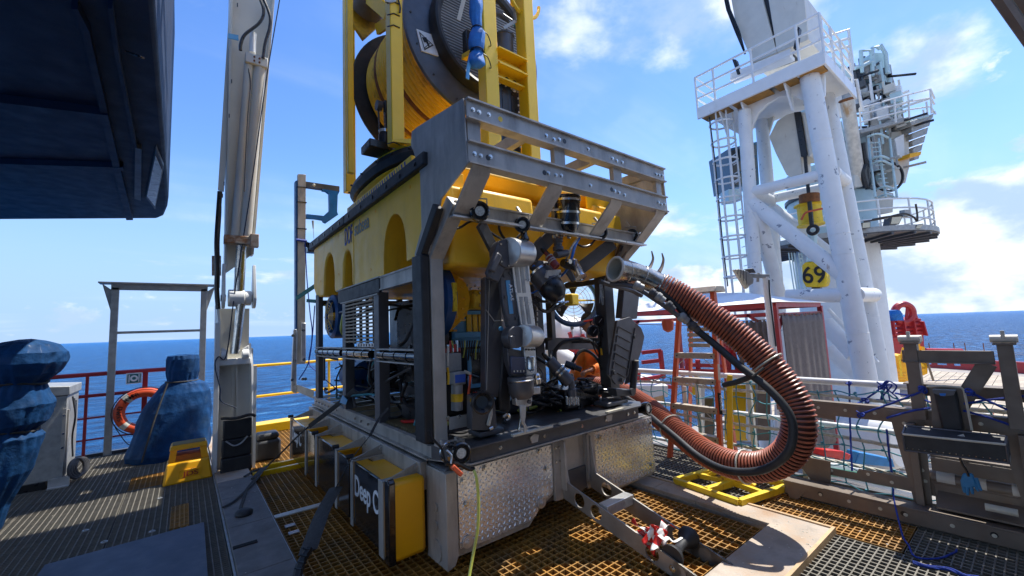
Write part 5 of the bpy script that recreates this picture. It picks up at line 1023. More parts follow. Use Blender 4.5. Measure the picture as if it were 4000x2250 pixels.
for pts in ([(1020, 930), (1100, 980), (1180, 1030), (1090, 1060), (960, 1000)], [(1380, 750), (1390, 850), (1385, 950), (1380, 1060)], [(1230, 1015), (1300, 1000), (1380, 1010), (1450, 1030)], [(900, 960), (960, 1010), (1040, 1030), (1080, 1040)], [(1100, 1050), (1000, 1130), (860, 1200), (780, 1180)], [(1330, 700), (1345, 760), (1340, 830), (1355, 900)]): hose([G7(a, c, .35) for a, c in pts], .012)
for q, c_ in (((1355, 745), 'cable'), ((1390, 830), 'cable'), ((1068, 1165), 'pale'), ((1050, 1190), 'cable')): b = B(); p = G7(*q, .30); b.cyl(p, p+V((.004, 0, -.07)), .010, seg=8); part('sleeve', b, c_, rv)
b = B(); b.box(.95, 1.95, .5, 1.0, .86, .98); part('base_tray', b, 'rubber', rv, bev=.01)
b = B(); b.box(1.42, 1.9, .20, .55, .86, 1.05); part('actuator_case', b, 'black', rv, bev=.02)
can(G7(1200, 1020, .25), G7(1370, 1040, .2), [(0, 0), (.06, 0), (.065, .1), (.065, .6), (.05, .7), (.05, .85), (.02, .86), (.02, 1), (0, 1)], 'black', 'actuator')
b = B(); b.cyl(G7(1370, 1040, .2), G7(1440, 1045, .15), .018, seg=10); part('rod', b, 'steel', rv)
# second spotlight low in the bay
can(G7(985, 825, .1), G7(1135, 985, -.02), [(0, 0), (.03, 0), (.052, .02), (.052, .45), (.058, .47), (.058, .55), (.052, .57), (.055, .9), (.058, 1), (.042, 1), (.038, .96), (0, .96)], 'gunm', 'spotlight')
can(G7(985, 825, .1)+V((-.07, 0, .06)), G7(985, 825, .1), [(0, 0), (.014, 0), (.02, .3), (.02, 1), (0, 1)], 'black', 'plug')
b = B(); q0, q1 = G7(985, 825, .1), G7(1135, 985, -.02)
for t in (.42, .55): b.lathe(q0.lerp(q1, t), q1-q0, [(.059, 0), (.064, 0), (.064, .018), (.059, .018)], 22)
part('clamp', b, 'steel', rv)
can(G7(1100, 850, .1), G7(1215, 895, .0), [(0, 0), (.03, 0), (.034, .6), (.024, .62), (.024, 1), (0, 1)], 'black', 'pan_motor')
can(G7(1140, 925, .0), G7(1150, 1080, .0), [(0, 0), (.025, 0), (.025, .3), (.03, .35), (.03, .65), (.038, .7), (.038, 1), (0, 1)], 'gunm', 'pan_stem')
for i in range(6): b = B(); p = G7(1110+16*i, 1085+6*(i % 2), .0); b.cyl(p, p+V((0, 0, -.07)), .010, seg=8); part('fitting', b, 'steel', rv)
for i in range(26):
    a_, c_ = R_.uniform(900, 1400), R_.uniform(960, 1180); pts = [G7(a_, c_, .2)]
    for k in range(3): a_ += R_.uniform(-110, 110); c_ = min(1190, max(960, c_+R_.uniform(-45, 45))); pts.append(G7(a_, c_, R_.uniform(.1, .4)))
    hose(pts, R_.choice((.008, .011, .014)), R_.choice(('black', 'rubber', 'black', 'dark')))
# ------------------------------------------------------------------ manipulators (arms of the vehicle)
def plate7(pts, d, t, m, nm, par, bev=.006, side=0):
    b = B(); b.prism([G7(x, y, d+(side*x)) for x, y in pts], (t*.25, t, 0)); return part(nm, b, m, par, bev=bev)
ma = part('manipulator_arm', B().box(.30, .52, -.02, .16, .862, .90), 'gunm', rv, bev=.01)
plate7([(440, 1085), (520, 1060), (600, 1080), (620, 1300), (585, 1325), (440, 1325)], -.02, .12, 'gunm', 'shoulder', ma)
plate7([(535, 250), (548, 230), (640, 265), (660, 620), (668, 760), (625, 1090), (545, 1090), (535, 1050)], .0, .11, 'gunm', 'upper_link', ma)
plate7([(668, 640), (700, 660), (712, 900), (720, 1190), (690, 1200), (640, 1190), (632, 1090), (655, 800)], -.02, .08, 'rubber', 'lift_cylinder', ma, bev=.02)
b = B(); b.cyl(G7(565, 250, -.01), G7(545, 1040, -.01), .003, seg=5); b.cyl(G7(540, 470, -.012), G7(600, 550, -.012), .004, seg=5); b.cyl(G7(598, 550, -.012), G7(660, 546, -.012), .004, seg=5); part('edge_rib', b, 'alu', ma)
c = G7(640, 605, -.02); b = B(); b.cyl(c, c+V((0, -.025, 0)), .016, seg=12); part('sensor', b, 'lblue', ma)
# elbow
ec = G7(655, 85, -.10)
b = B(); b.cyl(ec+V((0, .02, 0)), ec+V((-.0, -.07, 0)), .115, seg=30); part('elbow_motor', b, 'gunm', ma, bev=.008)
plate7([(600, 55), (650, 10), (705, 40), (712, 110), (630, 278), (560, 245), (545, 205)], -.16, .05, 'gunm', 'elbow_plate', ma, bev=.01)
b = B(); b.bar(G7(632, 75, -.185), G7(580, 200, -.185), .055, .03, up=(0, -1, 0)); part('elbow_cover', b, 'gunm', ma, bev=.012)
b = B(); n_ = 16; e0 = G7(770, 70, -.14); 
b.cyl(G7(700, 60, -.17), G7(818, 75, -.10), .112, seg=34); part('elbow_drum', b, 'satin', ma, bev=.006)
for i in range(8): a = 2*PI*i/8; b = B(); p = ec+V((math.cos(a)*.095, -.072, math.sin(a)*.095)); b.cyl(p, p+V((0, -.008, 0)), .008, seg=6); part('screw', b, 'steel', ma)
plate7([(718, 128), (830, 140), (893, 588), (790, 600)], -.13, .06, 'alu2', 'fore_link', ma, bev=.005)
for pl in ([(745, 165), (768, 168), (790, 350), (768, 352)], [(782, 168), (805, 170), (825, 350), (802, 352)], [(778, 378), (800, 378), (822, 572), (802, 574)], [(812, 378), (835, 378), (862, 570), (840, 572)]):
    b = B(); pp = [G7(x, y, -.134) for x, y in pl]; b.prism(pp, (0, .006, 0)); part('pocket', b, 'galv', ma)
plate7([(640, 190), (735, 150), (800, 600), (700, 600), (660, 420)], -.11, .06, 'gunm', 'fore_link_side', ma, bev=.008)
b = B(); b.bar(G7(694, 262, -.113), G7(720, 500, -.113), .042, .006, up=(0, -1, 0)); part('badge', b, 'lblue', ma, bev=.003); text('ATLAS', 'inkw', G7(703, 290, -.118), (.09, 0, -1), (1, 0, .09), .045, ma)
for q in ((670, 230), (712, 215), (680, 380), (732, 370), (700, 540), (755, 530)): b = B(); p = G7(*q, -.112); b.cyl(p, p+V((0, -.008, 0)), .013, seg=10); part('screw', b, 'dark', ma)
b = B(); b.bar(G7(832, 120, -.14), G7(845, 270, -.14), .014, .02); part('side_lip', b, 'alu2', ma)
for k in range(5):
    for y0 in (150, 602): b = B(); p = G7(742+14*k+(60 if y0 > 500 else 0), y0, -.14); b.cyl(p, p+V((0, -.01, 0)), .009, seg=8); part('screw', b, 'steel', ma)
b = B(); c = G7(735, 665, -.14); b.cyl(c+V((0, .05, 0)), c+V((0, -.04, 0)), .085, seg=28); part('wrist_motor', b, 'gunm', ma, bev=.006)
b = B(); b.cyl(G7(800, 655, -.18), G7(888, 660, -.12), .088, seg=30); part('wrist_drum', b, 'satin', ma, bev=.006)
b = B(); b.bar(G7(722, 655, -.185), G7(732, 745, -.185), .045, .02, up=(0, -1, 0)); part('wrist_cover', b, 'gunm', ma, bev=.008)
plate7([(690, 740), (800, 760), (825, 960), (730, 940), (700, 850)], -.12, .09, 'gunm', 'wrist_link', ma)
plate7([(715, 800), (818, 805), (825, 925), (722, 925)], -.15, .05, mat('slate_blue_alloy', (.10, .11, .17), .4, .6, bump=.04), 'wrist_cover', ma, bev=.008)
plate7([(808, 730), (890, 732), (905, 930), (860, 950), (828, 940)], -.15, .06, 'alu2', 'wrist_plate', ma)
for k in range(4): b = B(); p = G7(822+20*k, 752, -.154); b.cyl(p, p+V((0, -.008, 0)), .008, seg=8); part('screw', b, 'dark', ma); b = B(); p = G7(738+22*k, 905, -.154); b.cyl(p, p+V((0, -.006, 0)), .008, seg=8); part('screw', b, 'steel', ma)
can(G7(855, 800, -.17), G7(858, 900, -.17), [(0, 0), (.03, 0), (.036, .1), (.036, .9), (.02, 1), (0, 1)], 'steel', 'valve', ma)
can(G7(895, 920, -.16), G7(905, 1000, -.16), [(0, 0), (.02, 0), (.032, .15), (.028, .4), (.036, .5), (.03, .9), (.015, 1), (0, 1)], 'steel', 'valve', ma)
can(G7(785, 940, -.12), G7(795, 1095, -.12), [(0, 0), (.10, 0), (.105, .05), (.105, .3), (.10, .5), (.10, .75), (.075, 1), (0, 1)], 'gunm', 'gripper_motor', ma, seg=30)
b = B(); b.torus(G7(785, 975, -.12), (0, .1, 1), .107, .008, 28, 6, .8); part('steel_band', b, 'steel', ma)
plate7([(820, 1020), (925, 1015), (928, 1065), (870, 1072), (822, 1060)], -.18, .06, 'alu2', 'knuckle', ma)
plate7([(750, 1095), (870, 1090), (862, 1150), (820, 1160), (755, 1150)], -.15, .08, 'alu2', 'gripper_palm', ma)
plate7([(782, 1150), (825, 1152), (822, 1230), (815, 1265), (832, 1300), (825, 1345), (812, 1340), (815, 1305), (800, 1275), (788, 1235)], -.17, .022, 'alu2', 'gripper_jaw', ma, bev=.003)
plate7([(790, 1150), (812, 1152), (815, 1230), (795, 1270), (785, 1310), (778, 1338), (770, 1325), (775, 1300), (782, 1260)], -.13, .022, 'steel', 'gripper_jaw', ma, bev=.003)
b = B(); c = G7(840, 1120, -.165); b.cyl(c, c+V((0, -.02, 0)), .016, seg=12); part('jaw_pin', b, 'dark', ma)
lamp(G7(500, 1118, -.06), (-.35, -1, .0), 1.15, None, rv, 'dark', 'tool_camera')
b = B(); p = G7(500, 1118, -.06); b.lathe(p, (-.35, -1, 0), [(.045, .05), (.083, .05), (.083, .075), (.07, .08), (.045, .052)], 28); part('camera_ring', b, 'black', rv)
b = B(); p, q = G7(592, 1140, -.0), G7(556, 1290, -.04); b.bar(p, q, .016, .03); part('jaw_stop', b, 'clear', ma)
b = B(); b.tube(spline([G7(660, 1230, -.06), G7(690, 1210, -.06), G7(705, 1235, -.06), G7(680, 1255, -.06)]), .013, 6); part('hose_stub', b, 'steel', ma); b = B(); b.cyl(G7(560, 1318, -.03), G7(585, 1305, -.03), .018); part('fitting', b, 'steel', ma)
# right manipulator with hooked claws
mb = part('grabber_arm', B().box(1.78, 2.10, .0, .2, .862, .90), 'gunm', rv, bev=.01)
plate7([(1468, 548), (1560, 520), (1595, 560), (1600, 620), (1580, 700), (1540, 940), (1510, 1000), (1460, 1000), (1410, 930), (1412, 880)], .02, .035, 'gunm', 'side_plate', mb, bev=.004)
plate7([(1575, 540), (1640, 600), (1662, 660), (1640, 770), (1600, 870), (1560, 985), (1530, 1000), (1560, 900)], .10, .03, 'gunm', 'side_plate', mb, bev=.004)
for i in range(6):
    y_ = 590+62*i; b = B(); b.bar(G7(1480-8*i, y_, .012), G7(1575-9*i, y_+50, .012), .007, .010, up=(0, -1, 0)); b.bar(G7(1478-8*i, y_, .012), G7(1470-8*i, y_+50, .012), .007, .010, up=(0, -1, 0)); part('rib', b, 'dark', mb)
for pl in ([(1468, 548), (1412, 880)], [(1595, 600), (1540, 940)]): b = B(); b.bar(G7(*pl[0], .012), G7(*pl[1], .012), .008, .012, up=(0, -1, 0)); part('rib', b, 'dark', mb)
for q in ((1590, 662), (1445, 915), (1500, 968)): b = B(); c = G7(*q, .014); b.cyl(c, c+V((0, -.02, 0)), .022, seg=12); part('pivot', b, 'dark', mb)
plate7([(1520, 300), (1630, 330), (1610, 535), (1498, 528)], .04, .10, 'gunm', 'shank', mb, bev=.008)
plate7([(1460, 1030), (1600, 1040), (1595, 1080), (1470, 1085)], .0, .14, 'dark', 'shoulder', mb, bev=.008)
can(G7(1598, 830, .06), G7(1575, 1060, .06), [(0, 0), (.03, 0), (.035, .05), (.035, 1), (0, 1)], 'rubber', 'lift_cylinder', mb)
b = B(); b.tube([G7(1590, 830, .02), G7(1618, 832, .02)], .008, 6); part('cable_tie', b, 'clear', mb)
b = B(); c = G7(1565, 1050, -.02); b.cyl(c, c+V((0, -.03, 0)), .035, seg=18); part('pivot', b, 'dark', mb)
for pts in ([(1683, 188), (1705, 160), (1722, 110), (1712, 55)], [(1762, 208), (1785, 165), (1795, 115), (1785, 70)], [(1466, 110), (1478, 85), (1490, 60)], [(1500, 120), (1516, 90), (1532, 60)]):
    b = B(); s_ = spline([G7(a, c, -.05) for a, c in pts], 6); n_ = len(s_); b.tube(s_, [.030-.022*i/(n_-1) for i in range(n_)], 8, flat=.6); part('claw', b, 'brown', mb)
# clamp carrying the nozzle
for k in range(2):
    b = B(); b.tube(spline([PY(-.16, Z7(1345, 268+6*k)), PY(-.18, Z7(1420, 295)), PY(-.2, Z7(1560, 330)), PY(-.22, Z7(1640, 370))]), .024-.006*k, 8); part('jaw_rod', b, 'gunm', mb)
for i in range(9): p = PY(-.17, Z7(1342+6*(i % 4), 275)); b = B(); b.tube([p+V((0, 0, -.02)), p+V((R_.uniform(-.02, .02), 0, -.06-.10*R_.random())), p+V((R_.uniform(-.02, .03), 0, -.14-.08*R_.random()))], .003, 4); part('frayed_cord', b, 'galv', mb)

# ------------------------------------------------------------------ suction hose
hs_ = thing('suction_hose', 'thick ribbed orange-red suction hose looping from a steel elbow held by the grabber', 'hose', (2.6, -.8, .4))
def HD(x, y, d): return PD(d, D(x, y))
pth = [HD(1660, 716, 3.84), HD(1700, 738, 3.78), HD(1760, 775, 3.68), HD(1830, 825, 3.55), HD(1895, 880, 3.43), HD(1955, 945, 3.30), HD(1997, 1010, 3.2), HD(2010, 1075, 3.15), HD(1988, 1135, 3.2), HD(1935, 1170, 3.32), HD(1860, 1172, 3.52), HD(1785, 1145, 3.8), HD(1715, 1095, 4.15), HD(1660, 1050, 4.5), HD(1620, 1018, 4.8), HD(1560, 985, 5.2), HD(1480, 965, 5.6)]
sp_ = spline(pth, 40); RH = .113
b = B(); b.tube(sp_[::4], RH*.93, 24); part('hose_wall', b, 'hosed', hs_)
# spiral rib wound on it
def frames(P):
    T = []; n = len(P)
    for i in range(n): T.append((P[min(i+1, n-1)]-P[max(i-1, 0)]).normalized())
    x = T[0].cross(V((0, 0, 1))).normalized(); o = []
    for i in range(n): x = (x-T[i]*x.dot(T[i])).normalized(); o.append((P[i], x.copy(), T[i].cross(x), T[i]))
    return o
def resample(P, st):
    o = [P[0]]; acc = 0
    for a, c in zip(P, P[1:]):
        L = (c-a).length; s_ = st-acc
        while s_ <= L: o.append(a.lerp(c, s_/L)); s_ += st
        acc = (acc+L) % st if L else acc
    return o
rsm = resample(sp_, .0014); fr = frames(rsm); pitch_h = .0290; b = B(); hel = []
for i, (p, x, y, t) in enumerate(fr): a = 2*PI*(i*.0014)/pitch_h; hel.append(p+(x*math.cos(a)+y*math.sin(a))*RH)
b.tube(hel, .0088, 5, flat=1.0); part('spiral_rib', b, 'hoser', hs_, sharp=60)
# steel elbow
el = [HD(1547, 677, 3.74), HD(1563, 681, 3.77), HD(1597, 690, 3.82), HD(1632, 704, 3.84), HD(1672, 722, 3.82)]
es = spline(el, 6); b = B(); b.tube(es, [.112-.0005*i for i in range(len(es))], 32, caps=False); part('elbow', b, 'nozz', hs_)
b = B(); b.tube(es, [.106-.0005*i for i in range(len(es))], 32, caps=False); part('lining', b, mat('dull_lining', (.50, .50, .42), .6, bump=.1), hs_)
f0 = frames(es)
for i, r_ in ((0, .012), (8, .005), (15, .005), (22, .008)):
    p, x, y, t = f0[min(i, len(f0)-1)]; b = B(); b.torus(p, t, .108-.0002*i, r_, 32, 8); part('weld_bead' if i else 'flange_ring', b, 'cream' if i == 0 else 'nozz', hs_)
p, x, y, t = f0[-1]; b = B(); b.lathe(p+t*.02, t, [(.10, -.03), (.108, -.03), (.108, .02), (.10, .02)], 30); part('hose_clip', b, 'steel', hs_)
p2 = f0[1][0]; b = B(); b.cyl(p2+f0[1][3]*.12, p2+f0[1][3]*.124, .092, seg=24); part('inner_shadow_plate', b, 'galv', hs_) if False else None
# black service hose strapped along it
off = [HD(1650, 728, 3.74), HD(1700, 765, 3.70), HD(1745, 822, 3.62), HD(1800, 868, 3.5), HD(1860, 920, 3.32), HD(1930, 975, 3.15), HD(1982, 1035, 3.03), HD(1995, 1090, 2.99), HD(1977, 1145, 3.01), HD(1915, 1183, 3.16), HD(1830, 1183, 3.37), HD(1760, 1150, 3.70), HD(1700, 1100, 4.05), HD(1650, 1058, 4.38), HD(1610, 1022, 4.7), HD(1550, 985, 5.1)]
b = B(); b.tube(spline(off, 8), .030, 14); part('service_hose', b, 'rubber', hs_)
for k, t_ in enumerate((.0, .5, .72, 1.0, 1.5, 1.9)):
    so2 = spline([HD(1595, 715, 3.70), HD(1650, 742, 3.66), HD(1700, 785, 3.62), HD(1745, 822, 3.60)], 10); i = int(t_*15); p, q = so2[i], so2[min(i+4, len(so2)-1)]
    b = B(); b.lathe(p, q-p, [(.0, 0), (.030, 0), (.042, .01), (.042, .04), (.034, .05), (.034, .085), (.024, .09), (0, .09)], 14); part('coupling', b, 'dark' if k % 2 else 'galv', hs_)
b = B(); b.tube(spline([HD(1535, 712, 3.8), HD(1595, 722, 3.72), HD(1650, 755, 3.66), HD(1700, 790, 3.62), HD(1748, 825, 3.6)]), .022, 10); part('coupling_pipe', b, 'gunm', hs_)
for (x, y, dd_) in ((1925, 918, 3.38), (1872, 1185, 3.45), (1685, 1072, 4.3)):
    k = min(range(len(fr)), key=lambda i: (fr[i][0]-HD(x, y, dd_)).length); p, x_, y_, t = fr[k]
    b = B(); b.torus(p, t, .131, .008, 30, 6, .9); part('band', b, 'clear', hs_)
b = B(); b.tube([HD(1922, 925, 3.2), HD(1893, 948, 3.2)], .01, 6); b.tube(spline([HD(1893, 945, 3.3), HD(1870, 955, 3.35), HD(1850, 962, 3.4), HD(1820, 968, 3.5)]), .022, 8); part('lashing', b, 'strap', hs_)
# red marker tag hanging near the ladder
b = B(); c = HD(1680, 818, 4.6); b.lathe(c, (0, 0, -1), [(.06, -.06), (.065, -.02), (.055, .05), (.02, .075), (0, .08)], 20, a0=0, a1=PI); 
solo('red_shackle', b, 'fibre', 'orange-red half ring hanging under the black coupling before the canopy', 'shackle', c)

# ------------------------------------------------------------------ earth clamp with red grip and yellow-green cord at the corner
q = PY(-.16, Z8(1470, 560)); ck = thing('clamp_cord', 'yellow-green cord hanging from a red handled clamp at the skid corner', 'cord', q)
b = B(); b.tube(spline([PY(-.16, Z8(1640, 640)), PY(-.20, Z8(1665, 720)), PY(-.2, Z8(1680, 900)), PY(-.2, Z8(1672, 1100)), PY(-.2, Z8(1640, 1280)), PY(-.22, Z8(1610, 1449)), PY(-.25, Z8(1600, 1560))]), .010, 8); part('cord', b, 'pale', ck)
b = B(); b.bar(PY(-.17, Z8(1480, 620)), PY(-.17, Z8(1550, 685)), .03, .03); part('grip', b, 'fibre', ck, bev=.006)
b = B(); b.tube(spline([PY(-.15, Z8(1430, 600)), PY(-.16, Z8(1520, 600)), PY(-.16, Z8(1600, 640)), PY(-.16, Z8(1645, 640))]), .014, 8); part('sleeve', b, 'black', ck)
b = B(); b.tube(spline([PY(-.15, Z8(1440, 500)), PY(-.16, Z8(1475, 540)), PY(-.16, Z8(1470, 600))]), .016, 6, flat=.5); part('jaw', b, 'alu2', ck)
b = B(); b.tube(spline([PY(-.12, Z8(1300, 350)), PY(-.14, Z8(1340, 420)), PY(-.14, Z8(1400, 490)), PY(-.15, Z8(1430, 600))]), .008, 6); part('wire', b, 'black', ck)
# ------------------------------------------------------------------ lashing straps to the deck
s1 = thing('lashing_strap', 'broad dark webbing strap running from the vehicle frame down past the Deep C float', 'strap', PX(-.5, Z8(470, 1100)))
def ribbon(pts, w, m, par, nm='webbing', nrm=(1, .3, .2), flat=.10): b = B(); b.tube(spline(pts, 6), w, 6, flat=flat, up=nrm); return part(nm, b, m, par)
K = lambda x, y, d: PX(d, Z8(x, y))
ribbon([K(1000, 180, -.02), K(930, 260, -.10), K(860, 390, -.22)], .012, 'strap', s1); ribbon([K(860, 390, -.22), K(720, 570, -.36), K(600, 790, -.45)], .034, 'strap', s1, nrm=(0, .2, 1), flat=.12)
W8 = lambda x, y, z: PZ(z, Z8(x, y))
ribbon([K(605, 780, -.45), W8(510, 950, .36), W8(440, 1130, .31), W8(390, 1270, .27)], .062, 'strap', s1, 'doubled_webbing', nrm=(0, .2, 1), flat=.12)
ribbon([W8(400, 1250, .28), W8(345, 1340, .24), W8(310, 1449, .20), W8(285, 1560, .16)], .052, 'rubber', s1, 'ratchet_sleeve', flat=.5)
for i in range(4): ribbon([W8(410-22*i, 1250+50*i, .30-.02*i), W8(355-20*i, 1240+50*i, .30-.02*i)], .008, 'black', s1, 'fold', flat=.6)
s2 = thing('lashing_strap', 'thin dark lashing strap with a teal label running left to the coaming', 'strap', K(330, 400, -.4))
ribbon([K(745, 40, .02), K(660, 120, -.05), K(540, 215, -.15), K(400, 320, -.3)], .026, 'strap', s2, flat=.12)
ribbon([K(400, 320, -.3), K(330, 380, -.4), K(200, 510, -.5), K(90, 615, -.6)], .009, 'strap', s2, 'rope', flat=.5)
b = B(); b.prism([K(655, 85, -.07), K(692, 120, -.07), K(680, 155, -.07), K(635, 140, -.07)], (-.006, 0, 0)); part('label', b, 'lblue', s2)
g4 = lambda x, y: PZ(.05, C4(x, y))
b = B(); b.tube([g4(2250, 40), g4(2200, 75), g4(2120, 150)], [.012, .035, .022], 10, flat=.6); part('ratchet', b, 'strap', s2)
for pts in ([(2210, 70), (2140, 170), (2050, 260), (1960, 340), (1870, 390)], [(2200, 60), (2120, 90), (2050, 130)], [(2130, 160), (2070, 240), (2040, 330), (2020, 400), (2060, 420)]): b = B(); b.tube(spline([g4(*q) for q in pts]), .016, 6, flat=.5); part('tail', b, 'strap', s2)
b = B(); q = g4(2045, 440); b.ball(q+V((0, 0, .005)), .075, 16, 8, (1, 1, .55)); part('knotted_end', b, 'rubber', s2)
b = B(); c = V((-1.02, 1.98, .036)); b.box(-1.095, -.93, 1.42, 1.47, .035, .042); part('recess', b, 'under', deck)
# ------------------------------------------------------------------ tether management tower standing on the vehicle
tm = thing('tether_tower', 'yellow steel tower with a huge drum of yellow umbilical standing on the vehicle', 'winch tower', (1.05, 1.6, 3.1))
cx, cy = 1.05, 1.62
def oval(z, k, n=48): return [V((cx+math.copysign(abs(math.cos(a))**.75, math.cos(a))*1.02*k, cy+math.copysign(abs(math.sin(a))**.75, math.sin(a))*1.22*k, z)) for a in [2*PI*i/n for i in range(n)]]
b = B(); b.rings([oval(3.12, .70), oval(3.16, .88), oval(3.22, .90)]); part('lower_skirt', b, 'rubber', tm, bev=.0)
b = B(); b.rings([oval(3.215, .93), oval(3.245, .97), oval(3.255, .97), oval(3.262, .90)]); part('yellow_rim', b, 'yellow', tm)
b = B(); b.rings([oval(3.262, .90), oval(3.275, 1.0), oval(3.33, 1.035), oval(3.385, 1.02), oval(3.39, .9)]); part('bumper_ring', b, 'rubber', tm)
b = B(); b.rings([oval(3.391, .94), oval(3.391, 1.0), oval(3.415, 1.0), oval(3.415, .94)]); part('deck_ring', b, 'yellow', tm)
b = B(); o_ = oval(3.355, 1.04, 30)
for i in range(0, 30): part('rivet', B().ball(o_[i], .013, 8, 6), 'black', tm) if 12 < i < 27 else None
PS = [(.085, .92, .125, .12), (-.06, 1.82, .065, .065), (.12, 2.45, .12, .12), (.80, .38, .155, .13), (1.29, .37, .13, .15), (1.70, .95, .12, .12), (1.99, 2.3, .12, .12), (1.1, 2.85, .12, .12)]
ZT = 7.6
for x, y, wx, wy in PS: b = B(); b.box(x-wx/2, x+wx/2, y-wy/2, y+wy/2, 3.416 if y > .5 else 3.12, ZT); part('post', b, 'yellow', tm, bev=.008)
for z in (5.75, ZT): b = B(); b.tube([V((p[0], p[1], z)) for p in [PS[i] for i in (0, 3, 4, 5, 6, 7, 2)]], .05, 4, closed=True) if z > 6 else None; (part('ring_beam', b, 'yellow', tm) if z > 6 else None)
b = B(); b.box(-.05, 1.35, .35, 2.9, 6.9, 7.0); part('shade_plate', b, 'yellow', tm)  # out of view; added to shade the left deck
b = B(); b.box(1.36, 2.1, 1.85, 2.9, 6.9, 7.0); b.box(1.36, 2.1, .35, .9, 6.9, 7.0); part('shade_plate', b, 'yellow', tm, kind='stuff')  # gap left between the added plates so sun patches reach the deck
b = B(); b.cyl((1.05, 1.6, 7.0), (1.05, 1.6, 7.9), .45, seg=28); part('shade_head', b, 'yellow', tm)  # also out of view, added with the plates for their shadow
# big upper diagonals and hub bearer seen behind the post at the top left
def GY(x, y, d): return PY(d, C1(x, y))
b = B(); b.bar(GY(340, -30, 2.0), GY(520, 120, 1.6), .06, .16, up=(0, -1, 0)); b.bar(GY(420, 280, 2.2), GY(640, 130, 1.6), .05, .12, up=(0, -1, 0)); b.bar(GY(640, 150, 1.5), GY(800, -20, 1.2), .05, .10, up=(0, -1, 0)); part('diagonal', b, 'yellow', tm, bev=.005)
b = B(); b.prism([GY(150, -60, 2.35), GY(420, -60, 2.35), GY(460, 60, 2.35), GY(430, 250, 2.35), GY(290, 375, 2.35), GY(200, 240, 2.35), GY(170, 100, 2.35)], (0, .05, 0)); part('bearer_plate', b, mat('dirty_yellow', (.70, .40, .02), .55, dirt=(.16, .08, .03), damt=.8, dscale=5, dth=(.45, .65)), tm, bev=.01)
b = B(); b.lathe(GY(330, 60, 2.25), (0, -1, .2), [(0, -.02), (.22, -.02), (.20, .10), (.12, .22), (.0, .24)], 28); part('hub_cover', b, mat('brown_cover', (.16, .12, .09), .45, var=.3, bump=.1), tm)
b = B(); c = GY(335, -150, 2.42); b.torus(c, (0, 1, 0), .37, .04, 40, 8, 2.); part('upper_sheave', b, 'rubber', tm)
# drum
ax = V((0, 1, 0)); hc = V((1.08, .92, 4.86)); Wd = 1.45
b = B(); b.lathe(hc, ax, [(.30, .0), (.86, 0), (.885, .012), (.885, .05), (.86, .06), (.5, .06)], 72); part('front_flange', b, mat('slate_flange', (.085, .10, .13), .42, .2, var=.2, bump=.05, dirt=(.12, .12, .12), damt=.5, dscale=4), tm)
b = B(); b.lathe(hc, ax, [(.54, .0), (.62, -.01), (.63, -.04), (.62, -.15), (.60, -.165), (.56, -.15), (.54, -.12)], 64); part('inner_ring', b, 'rubber', tm)
b = B(); b.lathe(hc, ax, [(0, -.115), (.55, -.115), (.55, -.10), (0, -.10)], 48); part('mesh_disc', b, mat('perforated_disc', (.38, .38, .37), .5, .3, bump=.05), tm)
for k in range(34):   # rows of the perforated plate
    t = -.53+1.06*k/33; w = math.sqrt(max(0, .29-t*t)); 
    if w > .05: b = B(); b.box(hc.x-w, hc.x+w, hc.y-.121, hc.y-.116, hc.z+t-.0055, hc.z+t+.0055); part('perforation_row', b, 'dark', tm)
b = B(); b.prism([GY(1225, -40, .795), GY(1265, -40, .795), GY(1205, 200, .795), GY(1170, 180, .795)], (0, .01, 0)); part('pale_strip', b, 'cream', tm)
b = B(); b.lathe(hc+ax*Wd, ax, [(.50, .0), (.935, 0), (.95, .02), (.935, .06), (.5, .06)], 64); part('rear_flange', b, 'rubber', tm)
b = B(); b.lathe(hc, ax, [(.73, .06), (.73, Wd)], 48); part('drum_core', b, 'cable', tm)
W_ = B(); W_.torus((0, 0, 0), ax, .765, .0350, 64, 12); W_ = mesh('umbilical_wrap', W_, 'cable', V((0, 0, 0))); W2 = B(); W2.torus((0, 0, 0), ax, .769, .0350, 64, 12); W2 = mesh('umbilical_wrap', W2, 'rust', V((0, 0, 0)))
n_w = 20
for i in range(n_w):
    o = inst(W2 if i in (8, 15) else W_, 'umbilical_wrap', tm, hc+ax*(.105+i*(Wd-.14)/n_w), rot=(random.uniform(-.004, .004), 0, random.uniform(-.012, .012)))
    if i in (8, 15): o['label'] = 'rust brown wrap of umbilical'
b = B(); b.cyl(hc+ax*-.1, hc+ax*1.6, .10); part('shaft', b, 'yellow', tm)
for a in range(16): p = hc+V((math.cos(a*PI/8)*.82, -.002, math.sin(a*PI/8)*.82)); b = B(); b.cyl(p, p+V((0, -.006, 0)), .011, seg=8); part('bolt', b, 'black', tm)
# warning sign on the flange
sg_ = [PY(.905, C1(*q)) for q in ((790, 272), (945, 330), (998, 530), (838, 478))]
b = B(); b.prism(sg_, (0, .012, 0)); ws = part('warning_sign', b, 'inkw', tm)
sc_ = sum(sg_, V((0, 0, 0)))/4
def onsg(x, y): p = PY(.900, C1(x, y)); return p
b = B(); T_ = [onsg(812, 295), onsg(952, 428), onsg(866, 474)]; tcn = (T_[0]+T_[1]+T_[2])/3; T2 = [tcn+(t-tcn)*.80 for t in T_]
for i in range(3): j = (i+1) % 3; b._a([T_[i], T_[j], T2[j], T2[i]], [(0, 1, 2, 3)])
part('triangle', b, 'inkk', ws)
b = B(); b._a([onsg(842, 350), onsg(882, 352), onsg(914, 430), onsg(905, 446), onsg(880, 400), onsg(862, 398), onsg(850, 372)], [(0, 1, 2, 3, 4, 5, 6)]); b._a([onsg(862, 450), onsg(868, 455), onsg(925, 405), onsg(920, 400)], [(0, 1, 2, 3)]); part('hand_mark', b, 'inkk', ws)
